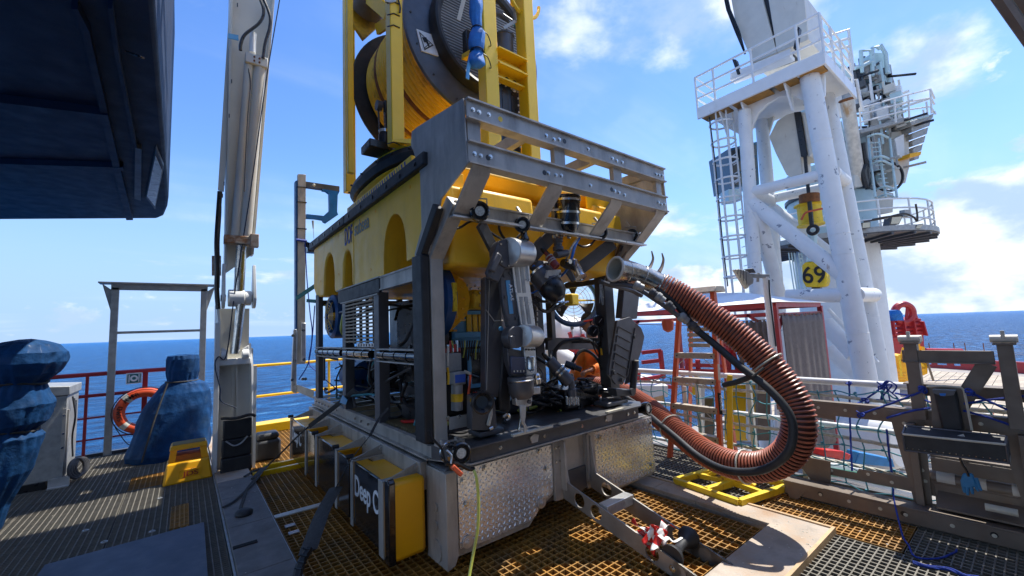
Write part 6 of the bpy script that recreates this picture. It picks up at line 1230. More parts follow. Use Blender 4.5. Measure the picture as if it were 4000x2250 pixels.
# channels between the front posts, motor pot, pipe, valve box
for (za, zb, dz) in ((PY(.36, C1(1470, 460)).z, 0, .10), (PY(.36, C1(1480, 610)).z, 0, .10)):
    b = B(); b.box(.87, 1.23, .34, .42, za-.10, za-.085); b.box(.87, 1.23, .41, .42, za-.085, za); b.box(.87, 1.23, .28, .42, za, za+.012); part('channel', b, 'yellow', tm)
za = PY(.36, C1(1480, 610)).z
for x in (.93, 1.05, 1.15): b = B(); b.cyl((x, .405, za-.04), (x, .409, za-.04), .026, seg=14); part('hole', b, 'black', tm)
b = B(); b.bar(GY(1240, 545, .60), GY(1310, 505, .45), .06, .05); part('bracket', b, 'yellow', tm, bev=.004)
c = GY(1620, 560, .52); e_ = GY(1620, 350, .52)
b = B(); b.lathe(c, e_-c, [(0, 0), (.09, 0), (.098, .03), (.10, .05), (.10, (e_-c).length*.92), (.106, (e_-c).length*.93), (.106, (e_-c).length), (0, (e_-c).length)], 28); part('motor_pot', b, 'gunm', tm)
b = B(); b.bar(c, c+V((.02, 0, -.10)), .05, .05); part('pot_foot', b, 'alu', tm)
b = B(); b.tube(spline([GY(1478, 300, .5), GY(1478, 190, .5), GY(1500, 130, .5), GY(1560, 125, .5), GY(1620, 165, .5), GY(1680, 205, .5)]), .028, 12); part('pipe', b, 'gunm', tm)
b = B(); b.tube(spline([GY(1640, 170, .5), GY(1720, 240, .5), GY(1760, 360, .5), GY(1768, 520, .5)]), .012, 8); part('hose', b, 'teal', tm)
for i in range(8): b = B(); p = GY(1660+12*i, 190+14*(i % 3), .46); b.cyl(p, p+V((.02, -.01, -.02)), .012, seg=8); part('fitting', b, 'steel', tm)
b = B(); b.bar(GY(1710, 60, .4), GY(1725, 200, .4), .012, .03); b.bar(GY(1725, 200, .4), GY(1610, 265, .4), .012, .03); part('tab', b, 'galv', tm)
b = B(); c = GY(1500, 385, .45); b.lathe(c, (.3, -1, .0), [(0, 0), (.075, 0), (.08, .012), (0, .02)], 26); part('white_cap', b, 'whitepl', tm)
b = B(); c = GY(1300, 390, .6); b.box(c.x-.05, c.x+.10, .60, .68, c.z-.12, c.z+.12); part('black_box', b, 'black', tm, bev=.01)
b = B(); b.tube(circ(GY(1810, -10, .36), (0, 1, 0), .20, 24, 0, PI), .02, 6); part('arc_bracket', b, 'yellow', tm)
# ribbed black panel with three recessed windows
p0_, p1_ = GY(1485, 735, .46), GY(1790, 1100, .46)
x0, x1, z1, z0 = .86, 1.225, PY(.44, C1(1485, 730)).z, 3.42
b = B(); b.box(x0, x1, .45, .47, z0, z1); cp = part('compensator_panel', b, mat('slate_panel', (.045, .06, .085), .45, .3, bump=.05), tm)
for i in range(3):
    a = x0+.035+i*.115; zt_ = z1-.05
    b = B(); b.prism([(a, .444, zt_-.66), (a+.08, .444, zt_-.66), (a+.08, .444, zt_-.03), (a+.055, .444, zt_), (a+.02, .444, zt_), (a, .444, zt_-.03)], (0, .005, 0)); part('panel_window', b, 'black', cp)
for i in range(14):
    for x in (x0+.012, x1-.012): b = B(); z = z1-.03-i*.075; b.cyl((x, .448, z), (x, .436, z), .010, seg=8); part('bolt', b, 'whitepl', cp)
for i in range(5): b = B(); x = x0+.05+i*.075; b.cyl((x, .448, z1-.02), (x, .436, z1-.02), .010, seg=8); part('bolt', b, 'whitepl', cp)
for x in (.93, 1.17): b = B(); c = V((x, .445, z1-.03)); b.ball(c, .022); part('white_knob', b, 'whitepl', cp)
# level wind and small parts by the left post
c = GY(440, 1000, 1.15); b = B(); b.cyl(c+V((-.03, 0, 0)), c+V((.02, 0, 0)), .05, seg=20); part('guide_pulley', b, 'gunm', tm)
b = B(); b.bar(GY(500, 960, 1.1), GY(515, 1290, 1.1), .04, .06); b.bar(GY(430, 1030, 1.15), GY(440, 1230, 1.15), .012, .03); part('guide_arm', b, 'black', tm, bev=.006)
can(GY(492, 1370, 1.1), GY(492, 1245, 1.1), [(0, 0), (.055, 0), (.06, .1), (.06, .75), (.05, .8), (.05, .9), (.035, 1), (0, 1)], 'black', 'sensor_pot', tm)
b = B(); b.lathe(GY(492, 1262, 1.1), (0, 0, 1), [(.052, 0), (.058, 0), (.058, .03), (.052, .03)], 20); part('steel_band', b, 'steel', tm)
b = B(); b.box(-.12, .12, 1.05, 1.30, 3.42, 3.50); part('sensor_base', b, 'black', tm, bev=.01)
for q in (20, 130, 240, 1345): b = B(); b.tube([GY(515, q+12, .855), GY(575, q-4, .855), GY(632, q+22, .855)], .006, 5); part('cable_tie', b, 'black', tm)
b = B(); b.tube(spline([GY(610, -20, .84), GY(635, 60, .84), GY(632, 120, .84)]), .008, 6); part('cable', b, 'black', tm)
b = B(); b.prism([GY(500, -30, .84), GY(600, -30, .84), GY(600, 12, .84), GY(545, 24, .84), GY(500, 12, .84)], (0, .02, 0)); part('plate_tag', b, 'galv', tm)
b = B(); b.prism([V((.02, .86, 3.42)), V((.2, .80, 3.42)), V((.2, .80, 3.47)), V((.02, .86, 3.44))], (.0, .04, 0)); b.box(.30, .42, .72, .78, 3.42, 3.50); part('foot_lug', b, 'yellow', tm)
for q in ((1275, 1012), (1335, 1030)): pass
# blue sling hanging over the front post
bs = thing('blue_sling', 'bright blue bundled round sling tied to the yellow tower post', 'sling', GY(1360, 300, .28))
pts = [(1350, -60, .055), (1352, 60, .062), (1350, 150, .055), (1358, 250, .045), (1350, 278, .030), (1370, 300, .062), (1355, 380, .072), (1350, 470, .062), (1362, 492, .048), (1350, 530, .060), (1350, 600, .075), (1340, 630, .045), (1335, 645, .012)]
rs = []; seg = 26
sp2 = spline([V((x, y, r)) for x, y, r in pts], 6)
for k, s_ in enumerate(sp2):
    c = GY(s_.x, s_.y, .24); row = []
    for j in range(seg): a = 2*PI*j/seg; q = 1+.22*mnoise.noise(V((math.cos(a)*2, math.sin(a)*2, c.z*5)))+.25*abs(mnoise.noise(V((math.cos(a)*5, math.sin(a)*5, c.z*2+4)))); row.append(c+V((math.cos(a)*s_.z*q, math.sin(a)*s_.z*q*.8, 0)))
    rs.append(row)
b = B(); b.rings(rs); part('bundle', b, 'sling', bs, sharp=50)
for y, r in ((278, .05), (492, .062)): b = B(); c = GY(1358, y, .24); b.torus(c, (0, .15, 1), r, .006, 20, 5); b.tube(spline([c+V((.04, -.02, 0)), c+V((.10, -.03, -.03)), c+V((.17, .02, -.07)), c+V((.20, .10, -.02))]), .005, 5); part('cord', b, 'black', bs)
b = B(); b.tube(spline([GY(1300, 560, .24), GY(1280, 640, .24), GY(1270, 745, .24)]), .018, 6, flat=.3); part('tail', b, 'lblue', bs)
# ------------------------------------------------------------------ right edge: handrail, rope net
XR = 3.55
hr = thing('white_handrail', 'white pipe handrail hung with rope netting along the right deck edge', 'railing', (XR, -1, 0))
for z, r in ((1.0, .031), (.585, .026), (.12, .022)): b = B(); b.cyl((XR, 3.4, z), (XR, -5.2, z), r, seg=12); part('rail', b, 'whitec', hr)
for y in (3.3, 1.2, .05, -.55, -1.02, -2.15, -3.2, -4.4): b = B(); b.box(XR-.022, XR+.03, y-.022, y+.022, 0, 1.0); part('post', b, 'cream', hr)
nt_ = thing('rope_net', 'safety net of teal cord and white twisted ropes hung on the white handrail', 'net', (XR-.05, -1, 0))
def twist(pts, r, m, par, nm):
    s_ = spline(pts, 14); fr_ = frames(resample(s_, .01)); 
    b = B()
    for ph in (0, 2*PI/3, 4*PI/3):
        h = [p+(x*math.cos(ph+i*.22)+y*math.sin(ph+i*.22))*r*.5 for i, (p, x, y, t) in enumerate(fr_)][::2]; b.tube(h, r*.62, 5)
    return part(nm, b, m, par)
for z0, sag in ((.90, .03), (.50, .03), (.255, .02)): 
    pts = [V((XR-.05, y, z0-sag*abs(math.sin((y-.4)*1.9))-(.02 if z0 > .8 else 0))) for y in [.9-.35*i for i in range(13)]]; twist(pts, .017, 'ropew', nt_, 'border_rope')
rn = random.Random(3)
ny, nz_ = 34, 6
gp_ = {}
for i in range(ny):
    for j in range(nz_): gp_[i, j] = V((XR-.06+rn.uniform(-.03, .02), .95-i*.155+rn.uniform(-.035, .035), .93-j*.17+rn.uniform(-.03, .03)))
for j in range(nz_):
    b = B(); b.tube(spline([gp_[i, j]+V((0, 0, 0 if i % 2 else -.02)) for i in range(ny)], 3), .0062, 5); part('net_cord', b, 'teal', nt_)
for i in range(ny):
    b = B(); b.tube(spline([gp_[i, j]+V((0, .015*(-1)**j, 0)) for j in range(nz_)], 3), .0062, 5); part('net_cord', b, 'teal', nt_)
knots = B()
for k, p in gp_.items():
    if rn.random() < .6: b = B(); b.ball(p, .013, 6, 4); part('knot', b, 'teal', nt_) if k[0] > 8 and k[0] < 24 else None
# ------------------------------------------------------------------ stepladder
ld = thing('step_ladder', 'orange fibreglass stepladder standing behind the ribbed hose', 'ladder', (3.1, .0, 0))
XL = 3.30
def LX(x, y, d=XL): return PX(d, C5(x, y))
lt, lb_, rt_, rb_ = LX(385, 150), LX(290, 1600), LX(690, 60), LX(775, 1800)
fl_ = lambda p, q: p+(q-p)*((0-p.z)/(q.z-p.z))
lb0, rb0 = fl_(lt, lb_), fl_(rt_, rb_)
for p, q in ((lt, lb0), (rt_, rb0)):
    b = B(); b.bar(p, q, .030, .075, up=(1, 0, 0)); b.bar(p+V((-.03, 0, 0)), q+V((-.03, 0, 0)), .05, .010, up=(1, 0, 0)); part('side_rail', b, 'fibre', ld, bev=.002)
top = LX(600, 60)
b = B(); ys_ = (lt.y+.05, rt_.y-.05); b.prism([(XL-.07, ys_[0], lt.z+.03), (XL-.02, ys_[0], lt.z+.10), (XL+.16, ys_[0], lt.z+.10), (XL+.20, ys_[0], lt.z+.03)], (0, ys_[1]-ys_[0], 0)); part('top_cap', b, 'rung', ld, bev=.01)
for z in (1.265, .975, .655, .335):
    t = (lt.z-z)/(lt.z); p = lt.lerp(lb0, t); q = rt_.lerp(rb0, (rt_.z-z)/rt_.z)
    b = B(); b.box(XL-.055, XL+.04, q.y, p.y, z-.01, z+.012); b.box(XL-.058, XL-.05, q.y, p.y, z-.05, z+.012); part('tread', b, 'rung', ld)
    for y in (p.y-.03, q.y+.03): b = B(); b.cyl((XL-.066, y, z-.02), (XL-.058, y, z-.02), .008, seg=8); part('rivet', b, 'black', ld)
    for y, s_ in ((p.y-.03, -1), (q.y+.03, 1)): b = B(); b.bar((XL-.05, y+s_*.12, z-.03), (XL-.05, y, z-.13), .012, .004); part('brace', b, 'rung', ld)
for i in range(9):   # closed rear treads seen between the rails
    z = 1.34+i*.062; b = B(); b.box(XL+.04, XL+.05, rt_.y+.12, lt.y-.02, z, z+.045); part('rear_tread', b, 'rung', ld)
b = B(); b.bar(lt+V((.14, -.06, 0)), V((XL+.42, lb0.y-.02, .0)), .022, .05, up=(1, 0, 0)); b.bar(rt_+V((.14, .06, 0)), V((XL+.42, rb0.y+.02, .0)), .022, .05, up=(1, 0, 0)); part('rear_rail', b, 'fibre', ld)
for z in (1.32, 1.02): pass
p = LX(745, 1050, XL-.066); q = LX(765, 1255, XL-.066); b = B(); b.bar(p, q, .035, .002, up=(1, 0, 0)); part('label', b, 'inkk', ld); text('LOUISVILLE', 'inkw', PX(XL-.069, C5(752, 1070)), (0, .02, -1), (0, -1, 0), .033, ld)
b = B(); b.bar(LX(735, 540, XL-.063), LX(750, 640, XL-.063), .025, .002, up=(1, 0, 0)); b.bar(LX(742, 780, XL-.063), LX(750, 930, XL-.063), .025, .002, up=(1, 0, 0)); part('label', b, 'whitepl', ld)
# white leaning board and timber seen through the rails
b = B(); b.prism([LX(395, 985, 3.5), LX(430, 990, 3.5), LX(475, 1600, 3.5), LX(440, 1600, 3.5)], (.02, 0, 0)); solo('white_board', b, 'whitepl', 'narrow white board leaning behind the ladder treads', 'board', (3.5, .1, .5))
# ------------------------------------------------------------------ yellow stand under the hose
ys = thing('yellow_stand', 'yellow steel stand with rectangular base and tall rusty upright below the hose loop', 'stand', (2.8, -.7, 0))
w = .052
def sb(p, q, z=.055, ww=w, nm='base_tube'): b = B(); b.bar((p[0], p[1], z), (q[0], q[1], z), ww, ww*1.1); return part(nm, b, 'yellow2', ys, bev=.004)
a_, b_, c_, d_ = (2.50, -.20), (2.415, -.86), (3.12, -1.02), (3.20, -.36)
sb(a_, b_); sb(b_, c_); sb(c_, d_); sb(d_, a_); sb((2.46, -.53), (3.16, -.69)); sb((2.80, -.26), (2.84, -.62), ww=.045); sb((2.84, -.62), (2.75, -.93), ww=.045)
up_ = V((2.84, -.60, .07)); tpz = PX(2.84, B2(1000, 1040))
b = B(); b.prism([up_+V((-.01, .11, 0)), up_+V((-.01, -.11, 0)), up_+V((-.01, -.07, .12)), up_+V((-.01, .05, .14))], (.05, 0, 0)); b.cyl(up_, up_+V((0, 0, .2)), .05); part('socket', b, 'yellow2', ys, bev=.006)
for s_ in (-1, 1): b = B(); b.bar(up_+V((0, .02, .12)), up_+V((0, s_*.22, 0)), .045, .04); part('brace', b, 'yellow2', ys, bev=.004)
b = B(); b.bar(up_+V((0, 0, .05)), V((2.84, tpz.y, tpz.z+.02)), .045, .02, up=(1, 0, 0)); b.bar(up_+V((.02, .03, .05)), V((2.86, tpz.y+.03, tpz.z)), .01, .04, up=(1, 0, 0)); part('upright', b, 'yellow2', ys)
# ------------------------------------------------------------------ brown steel rack
rk = thing('steel_rack', 'long weathered dark steel rack lying along the right rail with two tall posts', 'rack', (3.1, -1.8, 0))
def bb(x0, x1, y0, y1, z0, z1, nm='beam', m='brown', bev=.003): b = B(); b.box(x0, x1, y0, y1, z0, z1); return part(nm, b, m, rk, bev=bev)
# lower beam (inner flange edge at z .15)
bb(2.98, 3.14, -4.2, -1.02, .135, .15); bb(2.98, 2.992, -4.2, -1.02, .03, .135); bb(3.10, 3.14, -4.2, -1.02, .02, .03)
b = B(); b.prism([(2.978, -1.02, .15), (2.978, -1.33, .15), (2.978, -1.20, .10), (2.978, -1.12, -.0), (2.978, -1.06, .0)], (-.012, 0, 0)); part('end_gusset', b, 'brown', rk)
b = B(); b.prism([(2.98, -1.018, .16), (3.14, -1.018, .16), (3.14, -1.018, .36), (2.9, -1.018, .36)], (0, .012, 0)); part('end_plate', b, 'brown', rk)
b = B(); b.prism([(3.16, -1.05, .34), (3.16, -1.35, .34), (3.16, -1.32, .0), (3.16, -1.25, .0), (3.16, -1.18, .14)], (.012, 0, 0)); part('end_gusset', b, 'brown', rk)
# middle beam with cut-out
b = B(); b.prism([(3.2, -.95, .31), (3.2, -1.28, .31), (3.2, -1.30, .27), (3.2, -1.52, .27), (3.2, -1.54, .31), (3.2, -2.0, .31), (3.2, -2.0, .21), (3.2, -.95, .21)], (.012, 0, 0)); part('middle_beam', b, 'brown', rk)
bb(3.2, 3.3, -4.2, -1.9, .31, .322); bb(3.2, 3.212, -4.2, -2.0, .12, .31)
# top beam
zt = .865
bb(3.18, 3.26, -4.2, -.95, zt-.012, zt, 'top_flange'); bb(3.18, 3.192, -4.2, -.95, zt-.12, zt-.012, 'top_web')
b = B(); b.prism([(3.185, -1.1, zt-.12), (3.185, -1.42, zt-.12), (3.185, -1.42, zt-.16), (3.185, -1.1, zt-.14)], (.01, 0, 0)); part('tab', b, 'brown', rk)
# end frames
for y0, y1 in ((-1.98, -1.84), (-2.56, -2.42)):
    b = B(); b.prism([(3.17, y0-.02, zt-.02), (3.17, y1+.05, zt-.02), (3.17, y1-.02, .30), (3.17, y1-.04, .10), (3.17, y0-.0, .10)], (.014, 0, 0)); part('frame_plate', b, 'brown', rk)
bb(3.10, 3.17, -1.95, -1.90, .15, zt-.1, 'channel'); bb(3.10, 3.17, -2.52, -2.47, .15, zt-.1, 'channel')
# two tall posts with roller heads
for yc, zt2 in ((-1.985, 1.44), (-2.475, 1.435)):
    bb(3.12, 3.21, yc-.038, yc+.038, .80, zt2-.05, 'tall_post'); bb(3.09, 3.24, yc-.055, yc+.055, zt2-.05, zt2-.035, 'head_plate')
    b = B(); b.cyl((3.13, yc-.065, zt2-.008), (3.13, yc+.065, zt2-.008), .026, seg=14); b.cyl((3.20, yc-.065, zt2-.008), (3.20, yc+.065, zt2-.008), .026, seg=14); part('head_roller', b, 'cream', rk)
    b = B(); b.box(3.10, 3.13, yc-.010, yc+.010, zt2, zt2+.05); part('head_pin', b, 'clear', rk)
bb(3.13, 3.15, -2.42, -1.93, 1.25, 1.34, 'cross_bar'); bb(3.10, 3.20, -2.42, -1.93, 1.245, 1.252, 'cross_flange')
b = B(); b.bar((3.15, -2.38, 1.25), (3.15, -2.14, .80), .012, .10, up=(0, -1, 0)); b.bar((3.14, -2.38, 1.25), (3.14, -2.14, .80), .08, .014, up=(1, 0, 0)); part('diagonal', b, 'brown', rk)
bb(3.2, 3.34, -4.2, -1.9, 1.06, 1.07, 'rear_flange'); bb(3.33, 3.34, -4.2, -1.9, .96, 1.06, 'rear_web')
bb(3.3, 3.34, -4.2, -1.9, .78, .84, 'rear_bar')
# lower roller and trough
b = B(); b.cyl((3.25, -1.98, .34), (3.25, -4.0, .34), .05, seg=16); part('roller', b, 'brown', rk)
for y0, y1 in ((-2.02, -2.12), (-2.16, -2.28), (-2.40, -2.47)): b = B(); b.cyl((3.249, y0, .343), (3.249, y1, .343), .0505, seg=16); part('worn_sleeve', b, 'cream', rk)
bb(3.22, 3.34, -4.0, -2.0, .50, .52, 'shelf'); bb(3.21, 3.222, -4.0, -2.0, .40, .50, 'shelf_edge')
b = B(); b.prism([(3.05, -2.02, .18), (3.05, -4.0, .18), (3.28, -4.0, .30), (3.28, -2.02, .30)], (0, 0, -.012)); part('trough_plate', b, 'brown', rk)
b = B(); b.cyl((3.06, -2.27, .25), (3.06, -2.42, .25), .025, seg=12); part('pale_grip', b, 'clear', rk)
bn = bolt_mesh(.010, 'clear', (-1, 0, 0))
for y in (-1.1, -1.3, -1.5, -1.7, -1.85, -2.1, -2.3, -2.5, -2.55):
    inst(bn, 'bolt', rk, (3.18, y, zt-.06)); inst(bn, 'bolt', rk, (2.98, y, .09))
for y, z in ((-1.24, .28), (-1.34, .25), (-1.6, .28), (-1.75, .25), (-1.88, .75), (-1.90, .66), (-1.92, .57), (-1.93, .48), (-1.95, .4), (-1.96, .32), (-2.52, .7), (-2.53, .6), (-2.52, .45)): inst(bn, 'bolt', rk, (3.168 if y < -1.8 else 3.198, y, z))
for y in (-1.30, -1.84, -2.3): b = B(); b.cyl((2.9785, y, .095), (2.978, y, .095), .02, seg=12); part('hole', b, 'black', rk)
# black T shaped instrument leaning on the rack
td = thing('tee_instrument', 'black T shaped instrument head lashed with blue rope to the steel rack', 'instrument', (3.05, -2.2, .6))
def TX(x, y, d=3.02): return PX(d, B5(x, y))
b = B(); b.prism([TX(1330, 770), TX(1520, 775), TX(1590, 1110), TX(1410, 1110)], (.05, 0, 0)); part('stem', b, 'rubber', td, bev=.015)
b = B(); b.prism([TX(1328, 770, 3.0), TX(1335, 800, 3.0), TX(1420, 825, 3.0), TX(1500, 815, 3.0), TX(1518, 778, 3.0)], (.06, 0, 0)); part('stem_cap', b, 'gunm', td)
b = B(); b.prism([TX(1385, 800, 3.0), TX(1440, 800, 3.0), TX(1435, 820, 3.0), TX(1395, 820, 3.0)], (-.004, 0, 0)); part('blue_mark', b, 'bhose', td)
b = B(); b.prism([TX(1300, 745, 3.08), TX(1560, 755, 3.08), TX(1590, 780, 3.08), TX(1650, 1110, 3.08), TX(1330, 1100, 3.08), TX(1320, 900, 3.08)], (.012, 0, 0)); part('back_plate', b, 'brown', td)
b = B(); b.tube([TX(1280, 745, 3.04), TX(1420, 740, 3.04), TX(1560, 752, 3.04), TX(1585, 775, 3.04), TX(1650, 1100, 3.04)], .008, 6); part('edge_tube', b, 'clear', td)
tr_ = [TX(1112, 1060, 2.98), TX(1930, 1150, 2.98), TX(1925, 1215, 2.86), TX(1088, 1130, 2.86)]
b = B(); b._a([q for q in tr_]+[q+V((0, 0, -.12)) for q in tr_], [(3, 2, 1, 0), (4, 5, 6, 7), (0, 1, 5, 4), (1, 2, 6, 5), (2, 3, 7, 6), (3, 0, 4, 7)]); hd = part('head', b, 'rubber', td, bev=.004)
for i in range(4):
    b = B(); b.tube([tr_[i], tr_[(i+1) % 4]], .008, 6); part('rim', b, 'clear' if i == 2 else 'gunm', hd)
    b = B(); b.tube([tr_[i]+V((0, 0, -.12)), tr_[(i+1) % 4]+V((0, 0, -.12))], .006, 6); part('rim', b, 'gunm', hd)
    b = B(); b.tube([tr_[i], tr_[i]+V((0, 0, -.12))], .007, 6); part('rim', b, 'gunm', hd)
for i in range(16): b = B(); p = tr_[3].lerp(tr_[2], (i+.5)/16)+V((-.002, 0, -.10)); b.ball(p, .005, 6, 4); part('stud', b, 'steel', hd)
b = B(); b.prism([TX(1530, 1150, 2.92), TX(1580, 1135, 2.92), TX(1600, 1165, 2.92)], (.0, 0, .006)); part('pale_chip', b, 'whitepl', td)
# glove dangling on a cord
gl = thing('rubber_glove', 'blue rubber glove hanging by a cord below the T shaped instrument', 'glove', PX(2.9, B6(2215, 650)))
def GX(x, y, d=2.9): return PX(d, B6(x, y))
b = B(); b.tube(spline([GX(2145, 490), GX(2165, 540), GX(2190, 580), GX(2205, 620)]), .008, 6); part('cord', b, 'black', gl)
b = B(); b.prism([GX(2165, 600), GX(2230, 600), GX(2245, 640), GX(2262, 690), GX(2200, 705), GX(2155, 700), GX(2148, 650)], (.025, 0, 0)); pm = part('palm', b, mat('glove_blue', (.03, .20, .42), .55, bump=.2), gl, bev=.01)
for (x0, y0, x1, y1, r) in ((2170, 690, 2178, 728, .010), (2195, 700, 2198, 745, .0105), (2222, 698, 2232, 738, .010), (2248, 685, 2270, 720, .009), (2255, 650, 2290, 715, .010)):
    b = B(); b.tube([GX(x0, y0-20, 2.91), GX((x0+x1)/2, (y0+y1)/2, 2.91), GX(x1, y1, 2.91)], [r, r, r*.7], 8); part('finger', b, 'glove' if False else bpy.data.materials['glove_blue'], gl)
# blue ropes
br2 = thing('blue_rope', 'bright blue rope knotted round the white rail and strung across the steel rack', 'rope', (3.3, -1.7, .9))
def RX(x, y, d=3.12): return PX(d, B5(x, y))
lines = [([(1270, 775, 3.08), (1000, 880, 3.12), (745, 970, 3.16)],), ([(705, 940, 3.2), (715, 890, 3.35), (780, 855, 3.5), (900, 770, 3.52)],), ([(655, 700, 3.52), (660, 860, 3.5), (665, 1100, 3.4), (680, 1440, 3.2)],), ([(960, 1000, 3.16), (1150, 945, 3.1), (1330, 915, 3.08)],), ([(1650, 800, 3.05), (1820, 880, 3.1), (2090, 1000, 3.16)],), ([(1580, 940, 3.05), (1800, 1000, 3.1), (2070, 1100, 3.15)],), ([(1585, 885, 3.06), (1800, 850, 3.12), (2090, 820, 3.2)],), ([(960, 1090, 3.16), (975, 1250, 3.16), (1000, 1449, 3.14)],), ([(1030, 800, 3.3), (1200, 830, 3.2), (1330, 880, 3.1)],), ([(950, 745, 3.5), (925, 800, 3.5), (910, 880, 3.5)],)]
for (l,) in lines: twist([RX(*q) for q in l], .0078, 'ropeb', br2, 'strand')
for q in ((655, 725, 3.52), (920, 740, 3.52), (1255, 770, 3.06), (1640, 790, 3.04), (750, 970, 3.14), (790, 860, 3.45)):
    for k in range(4):
        c = RX(*q); b = B(); b.torus(c+V((0, rn.uniform(-.015, .015), rn.uniform(-.015, .015))), (rn.uniform(-1, 1), rn.uniform(-1, 1), rn.uniform(-1, 1)), .016, .0065, 14, 6); part('knot', b, 'ropeb', br2)
for k in range(5): c = RX(920, 740, 3.5); b = B(); b.tube(spline([c, c+V((0, rn.uniform(-.08, .08), rn.uniform(.0, .05))), c+V((0, rn.uniform(-.14, .14), rn.uniform(-.12, .02))), c+V((0, rn.uniform(-.1, .1), rn.uniform(-.14, -.06)))]), .006, 5); part('loose_end', b, 'ropeb', br2)
rp2 = thing('blue_rope', 'thin blue rope trailing from the rack foot across the shaded right grating', 'rope', (2.7, -2, 0))
b = B(); b.tube(spline([PX(3.0, B6(1700, 700)), PX(2.97, B6(1705, 780)), PZ(.01, B6(1760, 1010)), PZ(.008, B6(1800, 1080)), PZ(.008, B6(1850, 1160)), PZ(.008, B6(2000, 1170)), PZ(.008, B6(2110, 1130)), PZ(.008, B6(2125, 1110))]), .006, 6); part('strand', b, 'ropeb', rp2); twist([PZ(.012, B6(1830, 1195)), PZ(.012, B6(1940, 1225)), PZ(.012, B6(2070, 1240)), PZ(.012, B6(2190, 1288)), PZ(.012, B6(2300, 1300))], .011, 'ropeb', rp2, 'strand')
# floodlight on a pole
fp = thing('pole_floodlight', 'floodlight with wire cage on a slim white pole in front of the canopy', 'floodlight', PD(5.4, B2(1290, 900)))
pt_, pb_ = PD(5.4, B2(1250, 330)), PD(5.4, B2(1310, 900)); 
b = B(); b.cyl((pb_.x, pb_.y, -.4), (pt_.x, pt_.y, pt_.z), .042, seg=14); part('pole', b, 'whitec', fp)
pt_ = V((pt_.x, pt_.y, pt_.z))
b = B(); b.tube(spline([PD(5.3, B2(1275, 350)), PD(5.3, B2(1280, 450)), PD(5.3, B2(1300, 620)), PD(5.3, B2(1325, 820))]), .010, 6); part('cable', b, 'black', fp)
b = B(); b.bar(PD(5.38, B2(1110, 320)), PD(5.38, B2(1275, 325)), .03, .05); b.bar(PD(5.38, B2(1200, 300)), PD(5.38, B2(1195, 365)), .02, .03); part('arm', b, 'galv', fp, bev=.003)
LQ = lambda x, y, d=5.35: PD(d, B2(x, y))
b = B(); b.prism([LQ(1030, 280), LQ(1062, 272), LQ(1135, 400), LQ(1115, 415)], cF*.06); hd_ = part('lamp_face', b, 'lampf', fp, bev=.004)
b = B(); b.prism([LQ(1062, 272), LQ(1130, 290), LQ(1170, 345), LQ(1165, 375), LQ(1130, 398)], cF*.16); part('lamp_body', b, 'galv', fp, bev=.01)
b = B(); b.prism([LQ(1125, 272), LQ(1165, 268), LQ(1185, 300), LQ(1150, 300)], cF*.1); part('gear_box', b, 'dark', fp, bev=.006)
for i in range(5): b = B(); b.tube([LQ(1040+18*i, 277, 5.33), LQ(1028+22*i, 285+25*i, 5.33)], .004, 4); part('fin', b, 'dark', fp)
# ------------------------------------------------------------------ main deck beyond the rail
ZD = -2.5
md = struct('main_deck', B().prism([(3.9, -24, ZD), (31.5, -20, ZD), (41.6, 3.0, ZD), (41.6, 5.5, ZD), (12, 6.4, ZD), (3.9, 6.4, ZD)], (0, 0, -.4)), mat('main_deck_paint', (.30, .27, .24), .8, var=.2, dirt=(.45, .40, .34), damt=.6, dscale=.8))
for i in range(50):
    b = B(); y = -12.5+i*.36; b.box(13.5, 38+y*.4, y+.015, y+.345, ZD+.003, ZD+.045+random.uniform(-.006, .006)); part('deck_plank', b, 'wood', md)
bw = thing('bulwark', 'long dark red bulwark with freeing ports at the far side of the timber deck', 'bulwark', (26, -6, ZD))
bp = [PZ(ZD, B5(1285, 590)), PZ(ZD, B5(2075, 640))]
dv = (bp[1]-bp[0]); dv.z = 0; Lw = dv.length; dv.normalize(); bq0 = bp[0]-dv*.0; nv = V((-dv.y, dv.x, 0))
def wseg(a, c, z0, z1, t=.12): b = B(); p = bq0+dv*a; q = bq0+dv*c; b._a([p, q, q+nv*t, p+nv*t], []) ; b.v = b.v[:-4]; vs = [V((p.x, p.y, z0)), V((q.x, q.y, z0)), V((q.x, q.y, z0))+nv*t, V((p.x, p.y, z0))+nv*t]; vs += [v+V((0, 0, z1-z0)) for v in vs]; b._a(vs, [(3, 2, 1, 0), (4, 5, 6, 7), (0, 1, 5, 4), (1, 2, 6, 5), (2, 3, 7, 6), (3, 0, 4, 7)]); return b
hb = PD((bq0-CAM).dot(cF), B5(1290, 520)).z; ports = [(.02, .06), (.12, .24), (.31, .39)]
x = 0; tot = Lw*2.0
lst = []
for a, c in ports: lst.append((x, a*Lw)); x = c*Lw
lst.append((x, tot))
z1, z0 = hb, ZD; za_, zb_ = z0+(z1-z0)*.38, z0+(z1-z0)*.98
for a, c in lst: part('plating', wseg(a, c, za_, zb_), 'red', bw)
part('plating', wseg(0, tot, z0, za_), 'red', bw); part('cap_rail', wseg(0, tot, zb_, z1+.06, .3), 'red', bw)
p = PD(25, B5(1275, 452)); q = PD(25, B5(1560, 456)); b = B(); b.cyl(p, q, .13); b.ball(q, .13); part('pipe', b, 'red', bw)
for x_ in (1310, 1510, 1600, 1750): b = B(); p = PD(26, B5(x_, 465)); b.cyl(p, p+V((0, 0, .55)), .025, seg=6); part('stanchion', b, 'rust', bw)
for k in range(3): b = B(); b.tube([PD(26, B5(1270, 455+k*14)), PD(26, B5(2100, 458+k*14))], .012, 5); part('wire', b, 'galv', bw)
sn = thing('stern_house', 'red ship bulwark block with open tube rails and a blue cover at the right horizon', 'ship superstructure', PD(22, B5(1090, 600)))
